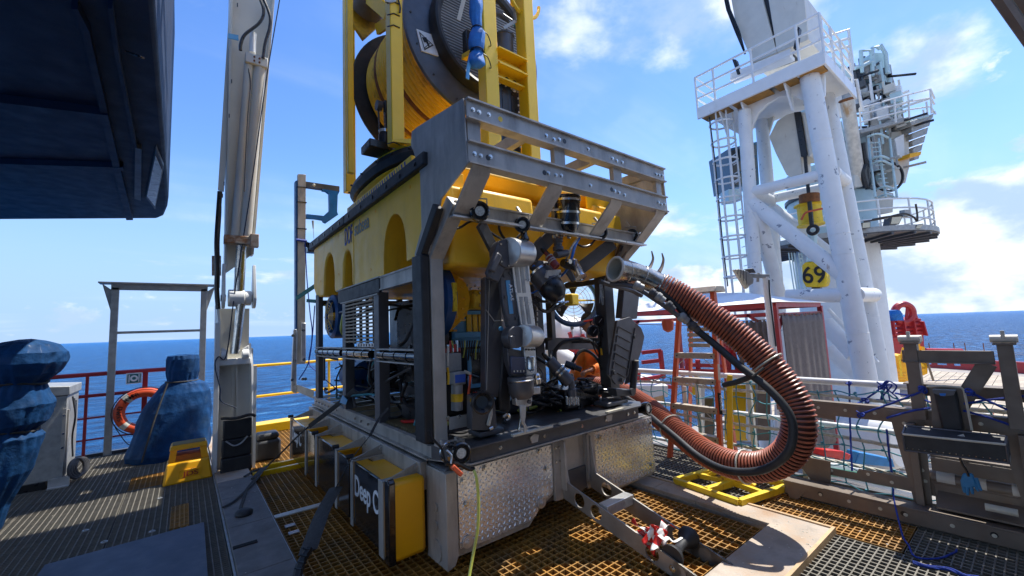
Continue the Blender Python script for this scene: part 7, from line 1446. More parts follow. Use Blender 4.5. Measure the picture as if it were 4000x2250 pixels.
def S5(x, y, d=22): return PD(d, B5(x, y))
b = B(); b.prism([S5(930, 380), S5(1255, 318), S5(1280, 620), S5(1010, 700)], cF*3); part('plating', b, 'red', sn)
b = B(); b.prism([S5(915, 222), S5(1235, 195), S5(1240, 212), S5(918, 242)], cF*1.2); part('cap', b, 'red', sn)
for k, (ya, yb) in enumerate(((265, 235), (305, 270), (340, 300), (370, 318))): b = B(); b.cyl(S5(918, ya), S5(1248, yb), .085, seg=10); part('tube_rail', b, 'red', sn)
for xa, xb in ((985, 1000), (1070, 1090), (1150, 1172), (1222, 1255)): b = B(); b.bar(S5(xa, 215), S5(xb, 330), .06, .5, up=tuple(cF)); part('web_frame', b, 'red', sn)
b = B(); c = S5(1095, 152); b.torus(c, cF, .48, .17, 28, 8); part('ring', b, 'red', sn)
b = B(); b.bar(S5(1128, 100), S5(1118, 200), .12); b.bar(S5(1165, 98), S5(1200, 198), .12); b.bar(S5(1125, 98), S5(1170, 98), .12); b.bar(S5(1122, 140), S5(1180, 136), .08); part('davit', b, 'red', sn)
b = blob([(0, 0, 0, .3, .3, 0), (0, 0, .15, .36, .3, 0), (-.1, 0, .35, .30, .3, 0), (-.1, 0, .55, .2, .2, 0), (-.1, 0, .6, .05, .05, 0)], 2., .2, 24); o_ = S5(1035, 212); b.v = [v+o_ for v in b.v]; part('blue_cover', b, 'sling', sn)
mc = thing('deck_machinery', 'yellow winch machinery with pipes beside the red block on the far deck', 'machinery', S5(1220, 700, 19))
def S6(x, y, d=18): return PD(d, B5(x, y))
b = B(); b.prism([S6(1060, 500), S6(1110, 490), S6(1290, 560), S6(1290, 640), S6(1110, 720), S6(1080, 720)], cF*.8); part('housing', b, 'amber', mc)
for i in range(14): b = B(); a = S6(rn.uniform(1060, 1290), rn.uniform(400, 640)); b.bar(a, a+V((rn.uniform(-.3, .3), rn.uniform(-.3, .3), rn.uniform(-1.0, .4))), .07, .07); part('pipe', b, rn.choice(['amber', 'amber', 'brown', 'galv', 'cable']), mc)
b = B(); b.prism([S6(1190, 395), S6(1230, 400), S6(1235, 560), S6(1200, 560)], cF*.3); b.prism([S6(1240, 420), S6(1268, 425), S6(1275, 600), S6(1245, 600)], cF*.3); part('frame', b, 'amber', mc)
for i in range(4): b = B(); b.tube([S6(1000+8*i, 640+22*i), S6(1110, 640+22*i)], .06, 6); part('pipe_rail', b, 'amber', mc)
b = B(); b.prism([S6(1000, 590), S6(1070, 600), S6(1120, 750), S6(1020, 720)], cF*.5); part('base', b, 'amber', mc)
c = S6(1300, 700, 16)
for i in range(9):
    p = S6(rn.uniform(1220, 1900), rn.uniform(640, 760), 16); L_ = rn.uniform(.3, 1.1); b = B(); a = rn.uniform(0, 3); b.bar(V((p.x, p.y, ZD+.1)), V((p.x+L_*math.cos(a), p.y+L_*math.sin(a), ZD+.12)), rn.uniform(.05, .3), rn.uniform(.04, .12)); solo('deck_debris', b, rn.choice(['woodl', 'cream', 'brown', 'redpl', 'galv']), 'loose piece of dunnage lying on the far timber deck', 'dunnage', (p.x, p.y, ZD), 'dunnage on the timber deck')
# things on the lower deck seen through the net
def low(nm, pts, off, m, label, cat, d, z=None): 
    q = [PD(d, B5(*p)) for p in pts]; b = B(); b.prism(q, off); return solo(nm, b, m, label, cat, sum(q, V((0, 0, 0)))/len(q), bev=.02)
low('blue_case', [(735, 1275), (1010, 1330), (1030, 1400), (700, 1370)], V((.5, .3, -.1)), mat('bright_blue', (.02, .20, .50), .4, bump=.05), 'bright blue flat case on the lower deck behind the net', 'case', 7.5)
low('red_case', [(470, 1255), (600, 1265), (680, 1300), (660, 1340), (450, 1310)], V((.4, .3, -.1)), 'redpl', 'red flat case lying beside the blue case behind the net', 'case', 7.4)
low('green_hose_bundle', [(480, 1410), (700, 1440), (1000, 1500), (980, 1530), (700, 1470), (470, 1440)], V((.1, .1, -.1)), 'green', 'flat green hose lying below the blue case', 'hose', 7.0)
b = B(); b.tube(spline([PD(7.2, B6(1200, 540)), PD(7.1, B6(1500, 590)), PD(7.0, B6(1750, 650)), PD(7, B6(1900, 690))]), .07, 8); b.tube(spline([PD(7.2, B6(1210, 600)), PD(7.1, B6(1400, 640)), PD(7.0, B6(1700, 720)), PD(7, B6(1900, 770))]), .05, 8); solo('lay_flat_hoses', b, 'whitec', 'pair of pale hoses stretched along the lower deck beyond the net', 'hose', PD(7, B6(1500, 600)))
b = B(); b.prism([PD(9.0, C5(790, 975)), PD(9.0, C5(1090, 975)), PD(9.0, C5(1100, 1500)), PD(9.0, C5(800, 1500))], V((.8, .3, 0))); b.prism([PD(9.0, C5(480, 990)), PD(9.0, C5(570, 990)), PD(9.0, C5(570, 1070)), PD(9.0, C5(480, 1070))], V((.8, .3, 0))); solo('yellow_container', b, 'yellow', 'yellow container behind the rope net and stepladder', 'container', PD(9, C5(900, 1300)))
for i, (x0, y0, x1, y1, m, d) in enumerate(((1110, 930, 1230, 1500, 'brown', 8), (575, 1000, 610, 1500, 'cream', 8.2), (1020, 990, 1060, 1500, 'cream', 7.8), (600, 1100, 700, 1480, 'brown', 10), (1300, 1180, 1380, 1600, 'cream', 6.2))):
    b = B(); b.prism([PD(d, C5(x0, y0)), PD(d, C5(x1, y0)), PD(d, C5(x1, y1)), PD(d, C5(x0, y1))], V((.15, .1, 0))); solo('deck_post', b, m, ['wide brown post right of the yellow container', 'narrow cream post left of the yellow container behind the ladder', 'narrow cream post in front of the yellow container', 'brown panel left of the yellow container behind the ladder', 'stout cream post behind the hose bend'][i], 'post', PD(d, C5(x0, y1)))
b = B(); b.lathe(PD(10.5, B6(1350, 330)), (0.2, .9, 0), [(0, -1.2), (.5, -1.2), (.62, -1), (.62, 1.2), (.5, 1.4), (0, 1.4)], 24); solo('white_tank', b, 'whitec', 'round white tank on the lower deck at the foot of the crane leg', 'tank', PD(10.5, B6(1400, 400)))
# red rail platform left of the ladder with pale deck
pw = thing('red_platform', 'small pale platform fenced with red rails between the vehicle and the ladder', 'platform', PD(8, B2(430, 1100)))
b = B(); q = [PD(8, B2(*p)) for p in ((330, 1100), (560, 1100), (560, 1180), (330, 1190))]; b.prism(q, cF*1.0+V((0, 0, .02))); part('floor', b, 'whitec', pw)
for l in ([(375, 865), (510, 850)], [(375, 935), (515, 918)], [(340, 1080), (600, 1110)], [(345, 1060), (530, 1030)], [(505, 850), (528, 1045)], [(350, 1005), (345, 1180)], [(360, 1115), (1180, 1005)] if False else [(620, 990), (1200, 1000)], [(690, 900), (700, 985)], [(770, 915), (775, 985)], [(985, 800), (990, 1000)], [(1000, 800), (1060, 1000)], [(680, 950), (980, 960)], [(930, 800), (1100, 850)]):
    b = B(); b.bar(PD(8.3, B2(*l[0])), PD(8.3, B2(*l[1])), .07, .07); part('rail', b, 'red', pw)
for l in ([(965, 800), (1005, 800), (1010, 1000), (980, 1000)],): b = B(); b.prism([PD(9, B2(*p)) for p in l], cF*.3); part('locker', b, 'red', pw)
b = B(); b.prism([PD(8.9, B2(*p)) for p in ((970, 805), (1003, 808), (1003, 835), (970, 832))], cF*.02); part('notice', b, 'whitepl', pw)
b = B(); b.prism([PD(6.5, B2(*p)) for p in ((400, 1195), (530, 1165), (540, 1200), (430, 1235))], V((.3, .2, -.1))); solo('cardboard_box', b, 'woodl', 'flattened cardboard coloured box beside the ladder foot', 'box', PD(6.5, B2(450, 1200)))
# life raft canister and float seen through the vehicle
def S7(x, y, d): return PD(d, C7(x, y))
lr = thing('liferaft_canister', 'white liferaft canister in a red cradle seen through the open vehicle frame', 'liferaft', S7(700, 520, 9))
p, q = S7(520, 515, 9), S7(900, 548, 9.6); ax = q-p; b = B(); b.lathe(p, ax, [(0, -.05), (.22, -.04), (.34, .05), (.38, .2), (.38, ax.length-.1), (.30, ax.length+.05), (0, ax.length+.08)], 28); part('shell', b, 'whitepl', lr)
for t in (.25, .5, .75): b = B(); b.lathe(p.lerp(q, t), ax, [(.381, 0), (.395, 0), (.395, .04), (.381, .04)], 28); part('band', b, 'galv', lr)
for x_ in (520, 640, 740, 860): b = B(); b.bar(S7(x_-15, 640, 8.9), S7(x_, 540, 8.9), .05); b.bar(S7(x_+18, 640, 8.9), S7(x_, 540, 8.9), .05); part('cradle', b, 'red', lr)
b = B(); b.bar(S7(500, 578, 8.9), S7(900, 578, 8.9), .05); part('cradle_rail', b, 'red', lr)
b = B(); c = S7(610, 795, 8.2); b.lathe(c+V((-.3, 0, .2)), (.8, -.3, -.5), [(0, -.1), (.15, -.05), (.2, .1), (.2, .5), (.1, .62), (0, .65)], 20); solo('white_float', b, 'whitepl', 'white rounded float behind the black hoses inside the vehicle frame', 'float', c)
rd = thing('red_framework', 'tangle of red rails and posts behind the worker', 'framework', S7(700, 760, 8.6))
for l in ([(610, 690), (690, 860)], [(660, 690), (720, 850)], [(740, 690), (745, 850)], [(800, 690), (790, 780)], [(600, 720), (800, 715)], [(690, 790), (800, 770)], [(600, 590), (640, 690)], [(720, 520), (745, 590)], [(1050, 690), (1100, 860)], [(1000, 690), (1100, 700)]):
    b = B(); b.bar(S7(*l[0], 8.6), S7(*l[1], 8.6), .06); part('rail', b, 'red', rd)
# ------------------------------------------------------------------ canopy
cn = thing('canopy', 'red framed canopy with a low white roof and ragged grey canvas curtains', 'canopy', (8.6, 2.2, ZD))
x0, x1, y0, y1, ze = 7.35, 9.95, .45, 3.95, 1.92
b = B(); pk = [(8.3, 2.9, 2.36), (8.9, 1.6, 2.26)]
b._a([(x0-.1, y0-.1, ze+.02), (x1+.1, y0-.1, ze+.02), (x1+.1, y1+.1, ze+.02), (x0-.1, y1+.1, ze+.02), pk[0], pk[1]], [(0, 1, 5), (1, 2, 4, 5), (2, 3, 4), (3, 0, 5, 4), (3, 2, 1, 0)]); part('roof', b, 'roofw', cn)
for p, q in (((x0, y0), (x1, y0)), ((x1, y0), (x1, y1)), ((x1, y1), (x0, y1)), ((x0, y1), (x0, y0))):
    b = B(); b.bar((*p, ze-.03), (*q, ze-.03), .05, .09); b.bar((*p, ze-.22), (*q, ze-.20), .05, .06); part('eaves_beam', b, 'red', cn)
for x, y in ((x0, y0), (x1, y0), (x1, y1), (x0, y1)):
    b = B(); b.bar((x, y, ZD), (x, y, ze-.05), .09, .09); part('post', b, 'red', cn)
for p, q in (((x0, y0, 1.35), (x0, y0+.5, ze-.2)), ((x0, y1, 1.35), (x0, y1-.5, ze-.2)), ((x0, y0, 1.35), (x0+.4, y0, ze-.2))): b = B(); b.bar(p, q, .05); part('brace', b, 'red', cn)
def curtain(P0, P1, z1, z0, seed, m='canvas', n=60, amp=.05, shred=0.):
    P0, P1 = V(P0), V(P1); d_ = P1-P0; nn = V((-d_.y, d_.x, 0)).normalized()
    def f(u, v):
        top = z1-.05*abs(math.sin(u*PI*9)); z = top+(z0-top)*v
        if shred: z += shred*mnoise.noise(V((u*6+seed, 3, 0)))*v
        off = amp*math.sin(u*38+seed+2*mnoise.noise(V((u*4, v*2, seed))))*(.5+.5*v)+amp*.8*mnoise.noise(V((u*5, v*4, seed)))
        p = P0+d_*u+nn*off; return V((p.x, p.y, z))
    b = B(); b.sheet(f, n, 16); o = part('curtain', b, m, cn); k = o.modifiers.new('s', 'SOLIDIFY'); k.thickness = .01; return o
curtain((7.50, y0-.06, 0), (9.85, y0-.06, 0), 1.72, -1.1, 1.3, amp=.012)
curtain((x0-.05, y0+.02, 0), (x0-.05, y0+.75, 0), 1.62, .9, 5., shred=.6)
curtain((x0-.02, y1-.35, 0), (x0-.02, y1-.05, 0), 1.6, -1.2, 9., amp=.09)
b = B(); b.tube([(x0, y0-.05, 1.70), (8.5, y0-.06, 1.66), (x1, y0-.05, 1.73)], .008, 5); b.tube([(x0-.04, y0, 1.62), (x0-.04, 2.2, 1.56), (x0-.04, y1, 1.66)], .008, 5); part('curtain_wire', b, 'rust', cn)
# ------------------------------------------------------------------ boom rest and offshore crane
XN, XF = 12.0, 14.2
bt = thing('boom_rest', 'tall white tubular boom rest tower with caged ladder and railed platform', 'tower', (13, 1.5, ZD))
def tb(p, q, r, m='white', nm='leg', par=bt, seg=20, r2=None): b = B(); b.tube([p, q], [r, r if r2 is None else r2], seg); return part(nm, b, m, par)
n4 = lambda x, y, X=XN: PX(X, B4(x, y)); n3 = lambda x, y, X=XN: PX(X, B3(x, y))
def leg(pt, pb, r, X, nm='leg'):
    p, q = PX(X, pt), PX(X, pb); d_ = (q-p); q = p+d_*((ZD-p.z)/d_.z)
    for t in (.18, .42, .47, .66): b = B(); b.torus(p.lerp(q, t), q-p, r, .010, 28, 6); part('weld_seam', b, 'white', bt)
    return tb(p, q, r, nm=nm)
leg(B3(495, 700), B4(640, 940), .185, XN); leg(B3(905, 480), B4(1390, 1449), .235, XN)
leg(B3(600, 720), B4(790, 980), .20, XF); leg(B3(975, 430), B4(1500, 1449), .22, XF)
tb(n4(600, 275), n4(1100, 152), .155, nm='brace'); tb(n4(740, 322, XF), n4(1130, 240, XF), .155, nm='brace'); tb(n4(620, 270), n4(745, 330, XF), .17, nm='brace'); tb(n4(1180, 130), n4(1270, 200, XF), .17, nm='brace')
tb(n4(610, 350), n4(1270, 870), .20, nm='brace'); tb(n4(760, 390, XF), n4(1260, 790, XF), .185, nm='brace'); tb(n4(650, 400), n4(800, 1000, 13), .20, nm='brace')
tb(n4(860, 1010), n4(1300, 1000), .19, nm='brace'); tb(n4(1340, 1000), n4(1470, 1000, XF), .20, nm='brace'); tb(n4(1170, 260, XF), n4(1500, 1420, XF), .05, nm='stay')
tb(n4(1130, 1200, 12.5), n4(1345, 1430, 12.2), .21, 'whitec', nm='brace'); tb(n4(1150, 1380, 13), n4(1450, 1640, 13), .2, 'whitec', nm='brace'); tb(n4(1150, 1100, 13), n4(1500, 1480, 13), .05, nm='stay')
# arched head plate
def archpl(X):
    o = [B3(425, 640), B3(885, 470), B3(1000, 430), B3(1000, 600), B3(935, 640), B3(920, 760), B3(880, 640), B3(800, 600), B3(720, 605), B3(640, 650), B3(580, 710), B3(545, 790), B3(530, 860), B3(460, 870), B3(455, 700)]
    b = B(); b.prism([PX(X, p) for p in o], (.12, 0, 0)); return b
part('arch_plate', archpl(XN+.1), 'whitec', bt, bev=.01)
b = B(); b.prism([n3(560, 700, XF), n3(640, 650, XF), n3(860, 560, XF), n3(930, 640, XF), n3(905, 700, XF), n3(850, 650, XF), n3(760, 660, XF), n3(680, 730, XF), n3(640, 860, XF), n3(600, 880, XF)], (.12, 0, 0)); part('arch_plate', b, 'cream', bt)
# platform
b = B(); P1_, P2_ = n3(200, 665, 11.6), n3(1000, 365, 11.6)
zf = (P1_.z+P2_.z)/2
b.box(11.6, 14.6, P2_.y, P1_.y, zf-.03, zf+.0); part('platform', b, 'whitec', bt)
b = B(); b.box(11.55, 11.62, P2_.y-.02, P1_.y+.02, zf-.32, zf+.05); b.box(11.62, 14.6, P2_.y-.02, P2_.y+.04, zf-.32, zf+.05); part('fascia', b, 'whitec', bt, bev=.01)
W_y = (P1_.y-P2_.y)
for a, c in ((.02, .26), (.30, .60), (.64, .80), (.82, .98)): b = B(); b.box(11.63, 12.1, P2_.y+W_y*(1-c), P2_.y+W_y*(1-a), zf-.30, zf-.26); part('grating_tray', b, 'ygrate', bt)
rails_z = (.38, .75, 1.12)
for dz in rails_z:
    b = B(); b.tube([V((14.4, P2_.y, zf+dz)), V((11.6, P2_.y, zf+dz)), V((11.6, P1_.y, zf+dz)), V((13.0, P1_.y, zf+dz))], .035, 8); part('rail', b, 'whitec', bt)
for y in [P2_.y+W_y*t for t in (0, .16, .5, .83, 1)]: b = B(); b.cyl((11.6, y, zf), (11.6, y, zf+1.12), .035, seg=8); part('rail_post', b, 'whitec', bt)
for xx in (12.5, 13.4, 14.4): b = B(); b.cyl((xx, P2_.y, zf), (xx, P2_.y, zf+1.12), .035, seg=8); part('rail_post', b, 'whitec', bt)
for y in (P2_.y+W_y*.28, P2_.y+W_y*.62, P2_.y+W_y*.81): b = B(); b.prism([(11.7, y, zf-.3), (12.2, y, zf-.3), (12.2, y, zf-1.0), (12.1, y, zf-1.0)], (0, .05, 0)); part('gusset', b, 'whitec', bt)
# caged ladder on the left
cxl, cyl_ = 12.0, n3(350, 760, 12.0).y
zl0, zl1 = .9, zf-.2
for a in (0, 50, 100, 180, 230, 290): a = math.radians(a); b = B(); b.bar((cxl+.34*math.cos(a), cyl_+.34*math.sin(a), zl0), (cxl+.34*math.cos(a), cyl_+.34*math.sin(a), zl1), .06, .03); part('cage_bar', b, 'whitec', bt)
z = zl0+.2
while z < zl1: b = B(); b.tube(circ((cxl, cyl_, z), (0, 0, 1), .35, 20), .032, 5, closed=True); part('cage_hoop', b, 'whitec', bt); z += .62
z = zl0
while z < zl1: b = B(); b.cyl((cxl+.34, cyl_-.1, z), (cxl+.22, cyl_-.28, z), .014, seg=5); part('rung', b, 'whitec', bt); z += .3
b = B(); b.tube([n3(275, 735, 11.7), n4(350, 60, 11.7), n4(400, 600, 11.7), n4(440, 940, 11.7)], .02, 5); part('cable', b, 'black', bt)
# crane
cr = thing('offshore_crane', 'large white and mint offshore crane with machinery platforms behind the boom rest', 'crane', (20, 3, ZD))
dC = 17.0; pc_ = PD(dC, B4(1190, 640)); pcx, pcy = pc_.x, pc_.y; zP = PD(dC-2.6, B4(1300, 575)).z
b = B(); b.cyl((pcx, pcy, ZD), (pcx, pcy, zP), 1.40, seg=48); part('pedestal', b, 'whitec', cr)
b = B(); b.cyl((pcx, pcy, zP), (pcx, pcy, zP+2.0), 1.45, seg=48); b.cyl((pcx, pcy, zP+2.1), (pcx, pcy, zP+3.2), 1.38, seg=48); part('slew_column', b, 'mint', cr)
b = B(); b.cyl((pcx, pcy, zP+1.98), (pcx, pcy, zP+2.12), 1.52, seg=48); part('slew_ring', b, 'black', cr)
b = B(); b.lathe((pcx, pcy, zP), (0, 0, 1), [(1.4, -.04), (3.0, -.04), (3.0, .12), (1.4, .12)], 48); part('walkway', b, 'dark', cr)
b = B(); b.lathe((pcx, pcy, zP), (0, 0, 1), [(3.005, .0), (3.04, .0), (3.04, .18), (3.005, .18)], 48); part('kick_rim', b, 'galv', cr)
for i in range(24): a = 2*PI*i/24+.01; b = B(); b.bar((pcx+1.5*math.cos(a), pcy+1.5*math.sin(a), zP-.09), (pcx+3.0*math.cos(a), pcy+3.0*math.sin(a), zP-.07), .08, .10); part('walkway_rib', b, 'dark', cr)
for dz in (.45, .8, 1.12): b = B(); b.tube(circ((pcx, pcy, zP+dz), (0, 0, 1), 2.95, 48), .03, 6, closed=True); part('rail', b, 'whitec', cr)
for i in range(18): a = 2*PI*i/18; b = B(); b.cyl((pcx+2.95*math.cos(a), pcy+2.95*math.sin(a), zP), (pcx+2.95*math.cos(a), pcy+2.95*math.sin(a), zP+1.12), .03, seg=6); part('rail_post', b, 'whitec', cr)
Q4 = lambda x, y, d=dC-3: PD(d, B4(x, y)); Q3 = lambda x, y, d=dC: PD(d, B3(x, y)); Q6 = lambda x, y, d=dC-3: PD(d, C6(x, y))
# floodlights on the walkway edge
for pl in ([(1325, 615), (1450, 600), (1450, 690), (1320, 700)], [(1740, 530), (1910, 515), (1855, 640), (1715, 650)], [(2095, 650), (2205, 625), (2150, 705), (2080, 705)]):
    q = [Q6(*p) for p in pl]; b = B(); b.prism(q, cF*.25); L_ = part('floodlight', b, 'dark', cr); c = sum(q, V())/4; q2 = [c+(p-c)*.8-cF*.02 for p in q]; b = B(); b.prism(q2, cF*.015); part('lens', b, 'lampf', L_)
b = B(); b.prism([Q6(1935, 430), Q6(2010, 430), Q6(2010, 520), Q6(1935, 520)], cF*.2); part('junction_box', b, 'galv', cr)
for pts in ([(2090, 350), (2110, 480), (2115, 600)], [(1360, 600), (1600, 560), (1900, 490), (2050, 530), (2110, 600)], [(1480, 570), (1700, 530), (1900, 520)]): b = B(); b.tube(spline([Q6(*p) for p in pts]), .03, 5); part('cable', b, 'black', cr)
# left lower ladder below the walkway
for x_ in (290, 330, 370, 430, 470): b = B(); b.tube([PD(dC-1, C6(x_, 1040)), PD(dC-1, C6(x_+60, 1449)), PD(dC-1, C6(x_+85, 1600))], .025, 5); part('ladder_bar', b, 'mint', cr)
for k in range(9): b = B(); b.tube([PD(dC-1, C6(425+8*k, 1060+58*k)), PD(dC-1, C6(480+8*k, 1062+58*k))], .02, 5); part('ladder_rung', b, 'mint', cr)
# king: mint cheek, wedge and luffing cylinder
def slabq(pts, off, m, nm, f=Q3, d=None, par=cr, bev=.02): q = [f(*p) if d is None else f(*p, d) for p in pts]; b = B(); b.prism(q, off); return part(nm, b, m, par, bev=bev)
slabq([(1005, 330), (1170, 470), (1165, 500), (1080, 520), (1020, 610), (980, 430)], cF*1.6, 'mint', 'king_cheek', d=15.5)
slabq([(1010, 440), (1165, 490), (1100, 560), (1020, 600)], cF*1.0, 'cream', 'king_wedge', d=15.2)
slabq([(1020, 600), (1110, 590), (1115, 740), (1050, 715)], cF*1.5, 'whitec', 'king_body', d=15.6)
slabq([(1050, 780), (1110, 760), (1190, 1160), (1140, 1160)], cF*1.2, 'mint', 'king_body', d=16.6)
slabq([(1060, 765), (1100, 760), (1110, 800), (1070, 810)], cF*.1, 'black', 'hatch', d=16.0)
p, q = Q3(1140, 620, 15.0), Q3(1215, 1150, 15.4); b = B(); b.cyl(p, q, .21, seg=28); part('luffing_cylinder', b, mat('rusty_cream_cylinder', (.66, .60, .50), .5, dirt=(.45, .22, .05), damt=.8, dscale=1.6, dth=(.56, .66), streak=True), cr)
b = B(); b.cyl(Q3(1135, 530, 15.0), Q3(1140, 625, 15.0), .14, seg=20); part('cylinder_head', b, 'galv', cr)
b = B(); b.torus(Q3(1140, 628, 15.0), (q-p), .20, .05, 24, 8); part('gland', b, 'rust', cr)
slabq([(1190, 1100), (1250, 1100), (1255, 1170), (1190, 1180)], cF*.4, 'cream', 'cylinder_foot', d=15.2)
# machinery mass
Rm = random.Random(11)
for i in range(95):
    x, y = Rm.uniform(1175, 1420), Rm.uniform(440, 760); p = Q3(x, y, Rm.uniform(16.4, 17.6)); m = Rm.choice(['black', 'dark', 'galv', 'mint', 'whitec', 'alu', 'gunm', 'black'])
    b = B(); k = Rm.random()
    if k < .4: b.cyl(p, p+V((0, 0, Rm.uniform(.2, .8))), Rm.uniform(.06, .16), seg=12)
    elif k < .7: b.box(p.x-.12, p.x+.14, p.y-.12, p.y+.12, p.z-.12, p.z+Rm.uniform(.05, .3))
    else: b.tube(spline([p, p+V((Rm.uniform(-.5, .5), Rm.uniform(-.5, .5), Rm.uniform(-.4, .4))), p+V((Rm.uniform(-.8, .8), Rm.uniform(-.8, .8), Rm.uniform(-.6, .6)))], 5), .05, 6)
    part('hydraulic_unit', b, m, cr)
for x_ in (1270, 1330, 1405, 1450): b = B(); b.lathe(Q3(x_, 700, 16.2), (0, 0, 1), [(0, -.5), (.16, -.5), (.17, .3), (.1, .45), (0, .45)], 16); part('accumulator', b, 'whitec', cr)
slabq([(1300, 330), (1380, 330), (1395, 560), (1345, 580), (1310, 480)], cF*.5, 'mint', 'winch_mast', d=16.6)
for l in ([(1350, 280), (1385, 340), (1395, 460)], [(1300, 480), (1300, 300), (1335, 295), (1350, 310)], [(1235, 460), (1228, 320), (1290, 315), (1310, 420)], [(1190, 430), (1240, 415), (1300, 385)]): b = B(); b.tube([Q3(*p, 16.4) for p in l], .07, 8); part('guard_tube', b, 'mint', cr)
slabq([(1385, 515), (1420, 515), (1415, 600), (1395, 620)], cF*.2, 'black', 'hose_drum', d=16.2)
# machinery platform with rail and folded underside
slabq([(1220, 815), (1540, 730), (1545, 755), (1225, 840)], cF*2.2, 'galv', 'machinery_platform', d=15.4)
slabq([(1535, 765), (1690, 712), (1680, 745), (1550, 790)], cF*2.0, 'galv', 'side_platform', d=15.4)
for k in range(5): slabq([(1545+3*k, 795+46*k), (1672-17*k, 745+52*k), (1662-17*k, 790+52*k), (1550+3*k, 832+44*k)], cF*(1.6-.2*k), 'galv', 'corrugation', d=15.6+.15*k)
slabq([(1535, 965), (1612, 950), (1606, 975), (1535, 990)], cF*.8, 'amber', 'yellow_tray', d=15.5)
for y0, y1, y2 in ((680, 595, 560), (720, 640, 615), (770, 690, 670)):
    b = B(); b.tube([Q3(1220, y0, 15.3), Q3(1525, y1, 15.3), Q3(1665, y2, 15.5), Q3(1690, y2+60 if y0 < 700 else y2+40, 15.9)], .032, 6); part('rail', b, 'whitec', cr)
for x_, ya, yb in ((1220, 680, 815), (1440, 620, 770), (1525, 595, 745), (1665, 560, 712), (1690, 700, 720), (1640, 640, 730), (1620, 690, 730)): b = B(); b.cyl(Q3(x_, ya, 15.3), Q3(x_+8, yb, 15.3), .032, seg=6); part('rail_post', b, 'whitec', cr)
slabq([(1420, 830), (1530, 815), (1535, 1050), (1510, 1150), (1430, 1165)], cF*1.8, 'cream', 'power_house', d=16.0)
slabq([(1440, 870), (1500, 840), (1505, 1000), (1460, 980)], cF*.2, 'whitec', 'house_panel', d=15.8)
slabq([(1260, 850), (1420, 830), (1440, 1180), (1300, 1200)], cF*1.8, 'whitec', 'power_house', d=16.4)
slabq([(1280, 1180), (1435, 1215), (1430, 1335), (1290, 1350)], cF*1.6, 'cream', 'lower_house', d=16.2)
b = B(); b.torus(Q3(1400, 1110, 15.7), cF, .55, .05, 30, 6, 1.); part('hose_loop', b, 'black', cr)
b = B(); b.tube(spline([Q3(1240, 900, 15.2), Q3(1255, 1000, 15.2), Q3(1265, 1060, 15.2), Q3(1275, 1190, 15.2)]), .09, 8); b.tube(spline([Q3(1250, 1040, 15.2), Q3(1240, 1090, 15.2), Q3(1262, 1180, 15.2)]), .12, 8); part('hose_bundle', b, 'black', cr)
for x_ in (1275, 1340, 1410): b = B(); b.tube([Q3(x_, 870, 15.6), Q3(x_+18, 1040, 15.3), Q3(x_+45, 1240, 14.9)], .04, 6); part('ladder_stringer', b, 'mint', cr)
for k in range(12): b = B(); b.tube([Q3(1290+6*k, 900+28*k, 15.3), Q3(1345+6*k, 896+28*k, 15.3)], .02, 5); part('ladder_rung', b, 'mint', cr)
for y_ in (860, 1000, 1030, 1190, 1240): b = B(); b.tube(spline([Q3(1270+(y_-860)*.18, y_, 15.2), Q3(1335+(y_-860)*.15, y_-18, 14.9), Q3(1400+(y_-860)*.12, y_+5, 15.2)]), .04, 6); part('cage_hoop', b, 'mint', cr)
for l in ([(1000, 235), (1150, 185), (1180, 440)], [(1010, 330), (1155, 290)], [(1005, 285), (1152, 240)], [(1165, 510), (1200, 500), (1240, 700)]): b = B(); b.tube([Q3(*p, 15.0) for p in l], .05, 6); part('guard_tube', b, 'whitec', cr)
for i in range(70):
    x, y = Rm.uniform(1245, 1500), Rm.uniform(560, 1160); p = Q3(x, y, Rm.uniform(15.5, 16.3)); k = Rm.random(); b = B(); m = Rm.choice(['whitec', 'cream', 'mint', 'galv', 'whitec', 'alu', 'black'])
    if k < .45: b.bar(p, p+V((0, 0, Rm.choice((-.9, .5, .8, 1.3)))), .06, .06)
    elif k < .7: b.bar(p, p+V((0, Rm.choice((-.9, -.5, .6)), 0)), .07, .07)
    else: b.box(p.x-.16, p.x+.16, p.y-.16, p.y+.16, p.z-.12, p.z+Rm.uniform(.1, .4))
    part('conduit' if k < .7 else 'cabinet_box', b, m, cr)
# operator cab behind the frame
slabq([(395, 935), (575, 890), (590, 1160), (430, 1180)], cF*1.6, 'glassb', 'cab', d=15.8)
for a in range(3): 
    for r_ in range(3): slabq([(405+58*a, 950-14*a+78*r_), (455+58*a, 938-14*a+78*r_), (458+58*a, 1005-14*a+78*r_), (408+58*a, 1015-14*a+78*r_)], cF*.05, 'lensd', 'cab_window', d=15.7, bev=0)
slabq([(395, 1190), (470, 1185), (480, 1260), (400, 1270)], cF*.6, 'mint', 'cab_step', d=15.4)
# boom and knuckled jib over the rest
def boomplate(pts, X, off, m, nm, par=cr, bev=.02): b = B(); b.prism([PX(X, B3(*p)) for p in pts], off); return part(nm, b, m, par, bev=bev)
boomplate([(405, -40), (600, -40), (700, 330), (540, 400), (530, 350), (440, 150)], 12.3, (1.6, 0, 0), 'cream', 'boom')
boomplate([(640, -40), (870, -40), (900, 250), (700, 330)], 12.3, (1.6, 0, 0), 'cream', 'boom')
boomplate([(590, -40), (648, -40), (712, 320), (655, 345)], 12.42, (1.3, 0, 0), 'black', 'boom_slot')
boomplate([(470, 440), (800, 330), (805, 350), (520, 455)], 12.1, (.4, 0, 0), 'rubber', 'boom_seat')
boomplate([(800, 305), (830, 165), (842, 170), (822, 300)], 11.9, (.2, 0, 0), 'black', 'pad')
boomplate([(415, 370), (440, 372), (470, 465), (450, 470)], 11.9, (.2, 0, 0), 'black', 'pad')
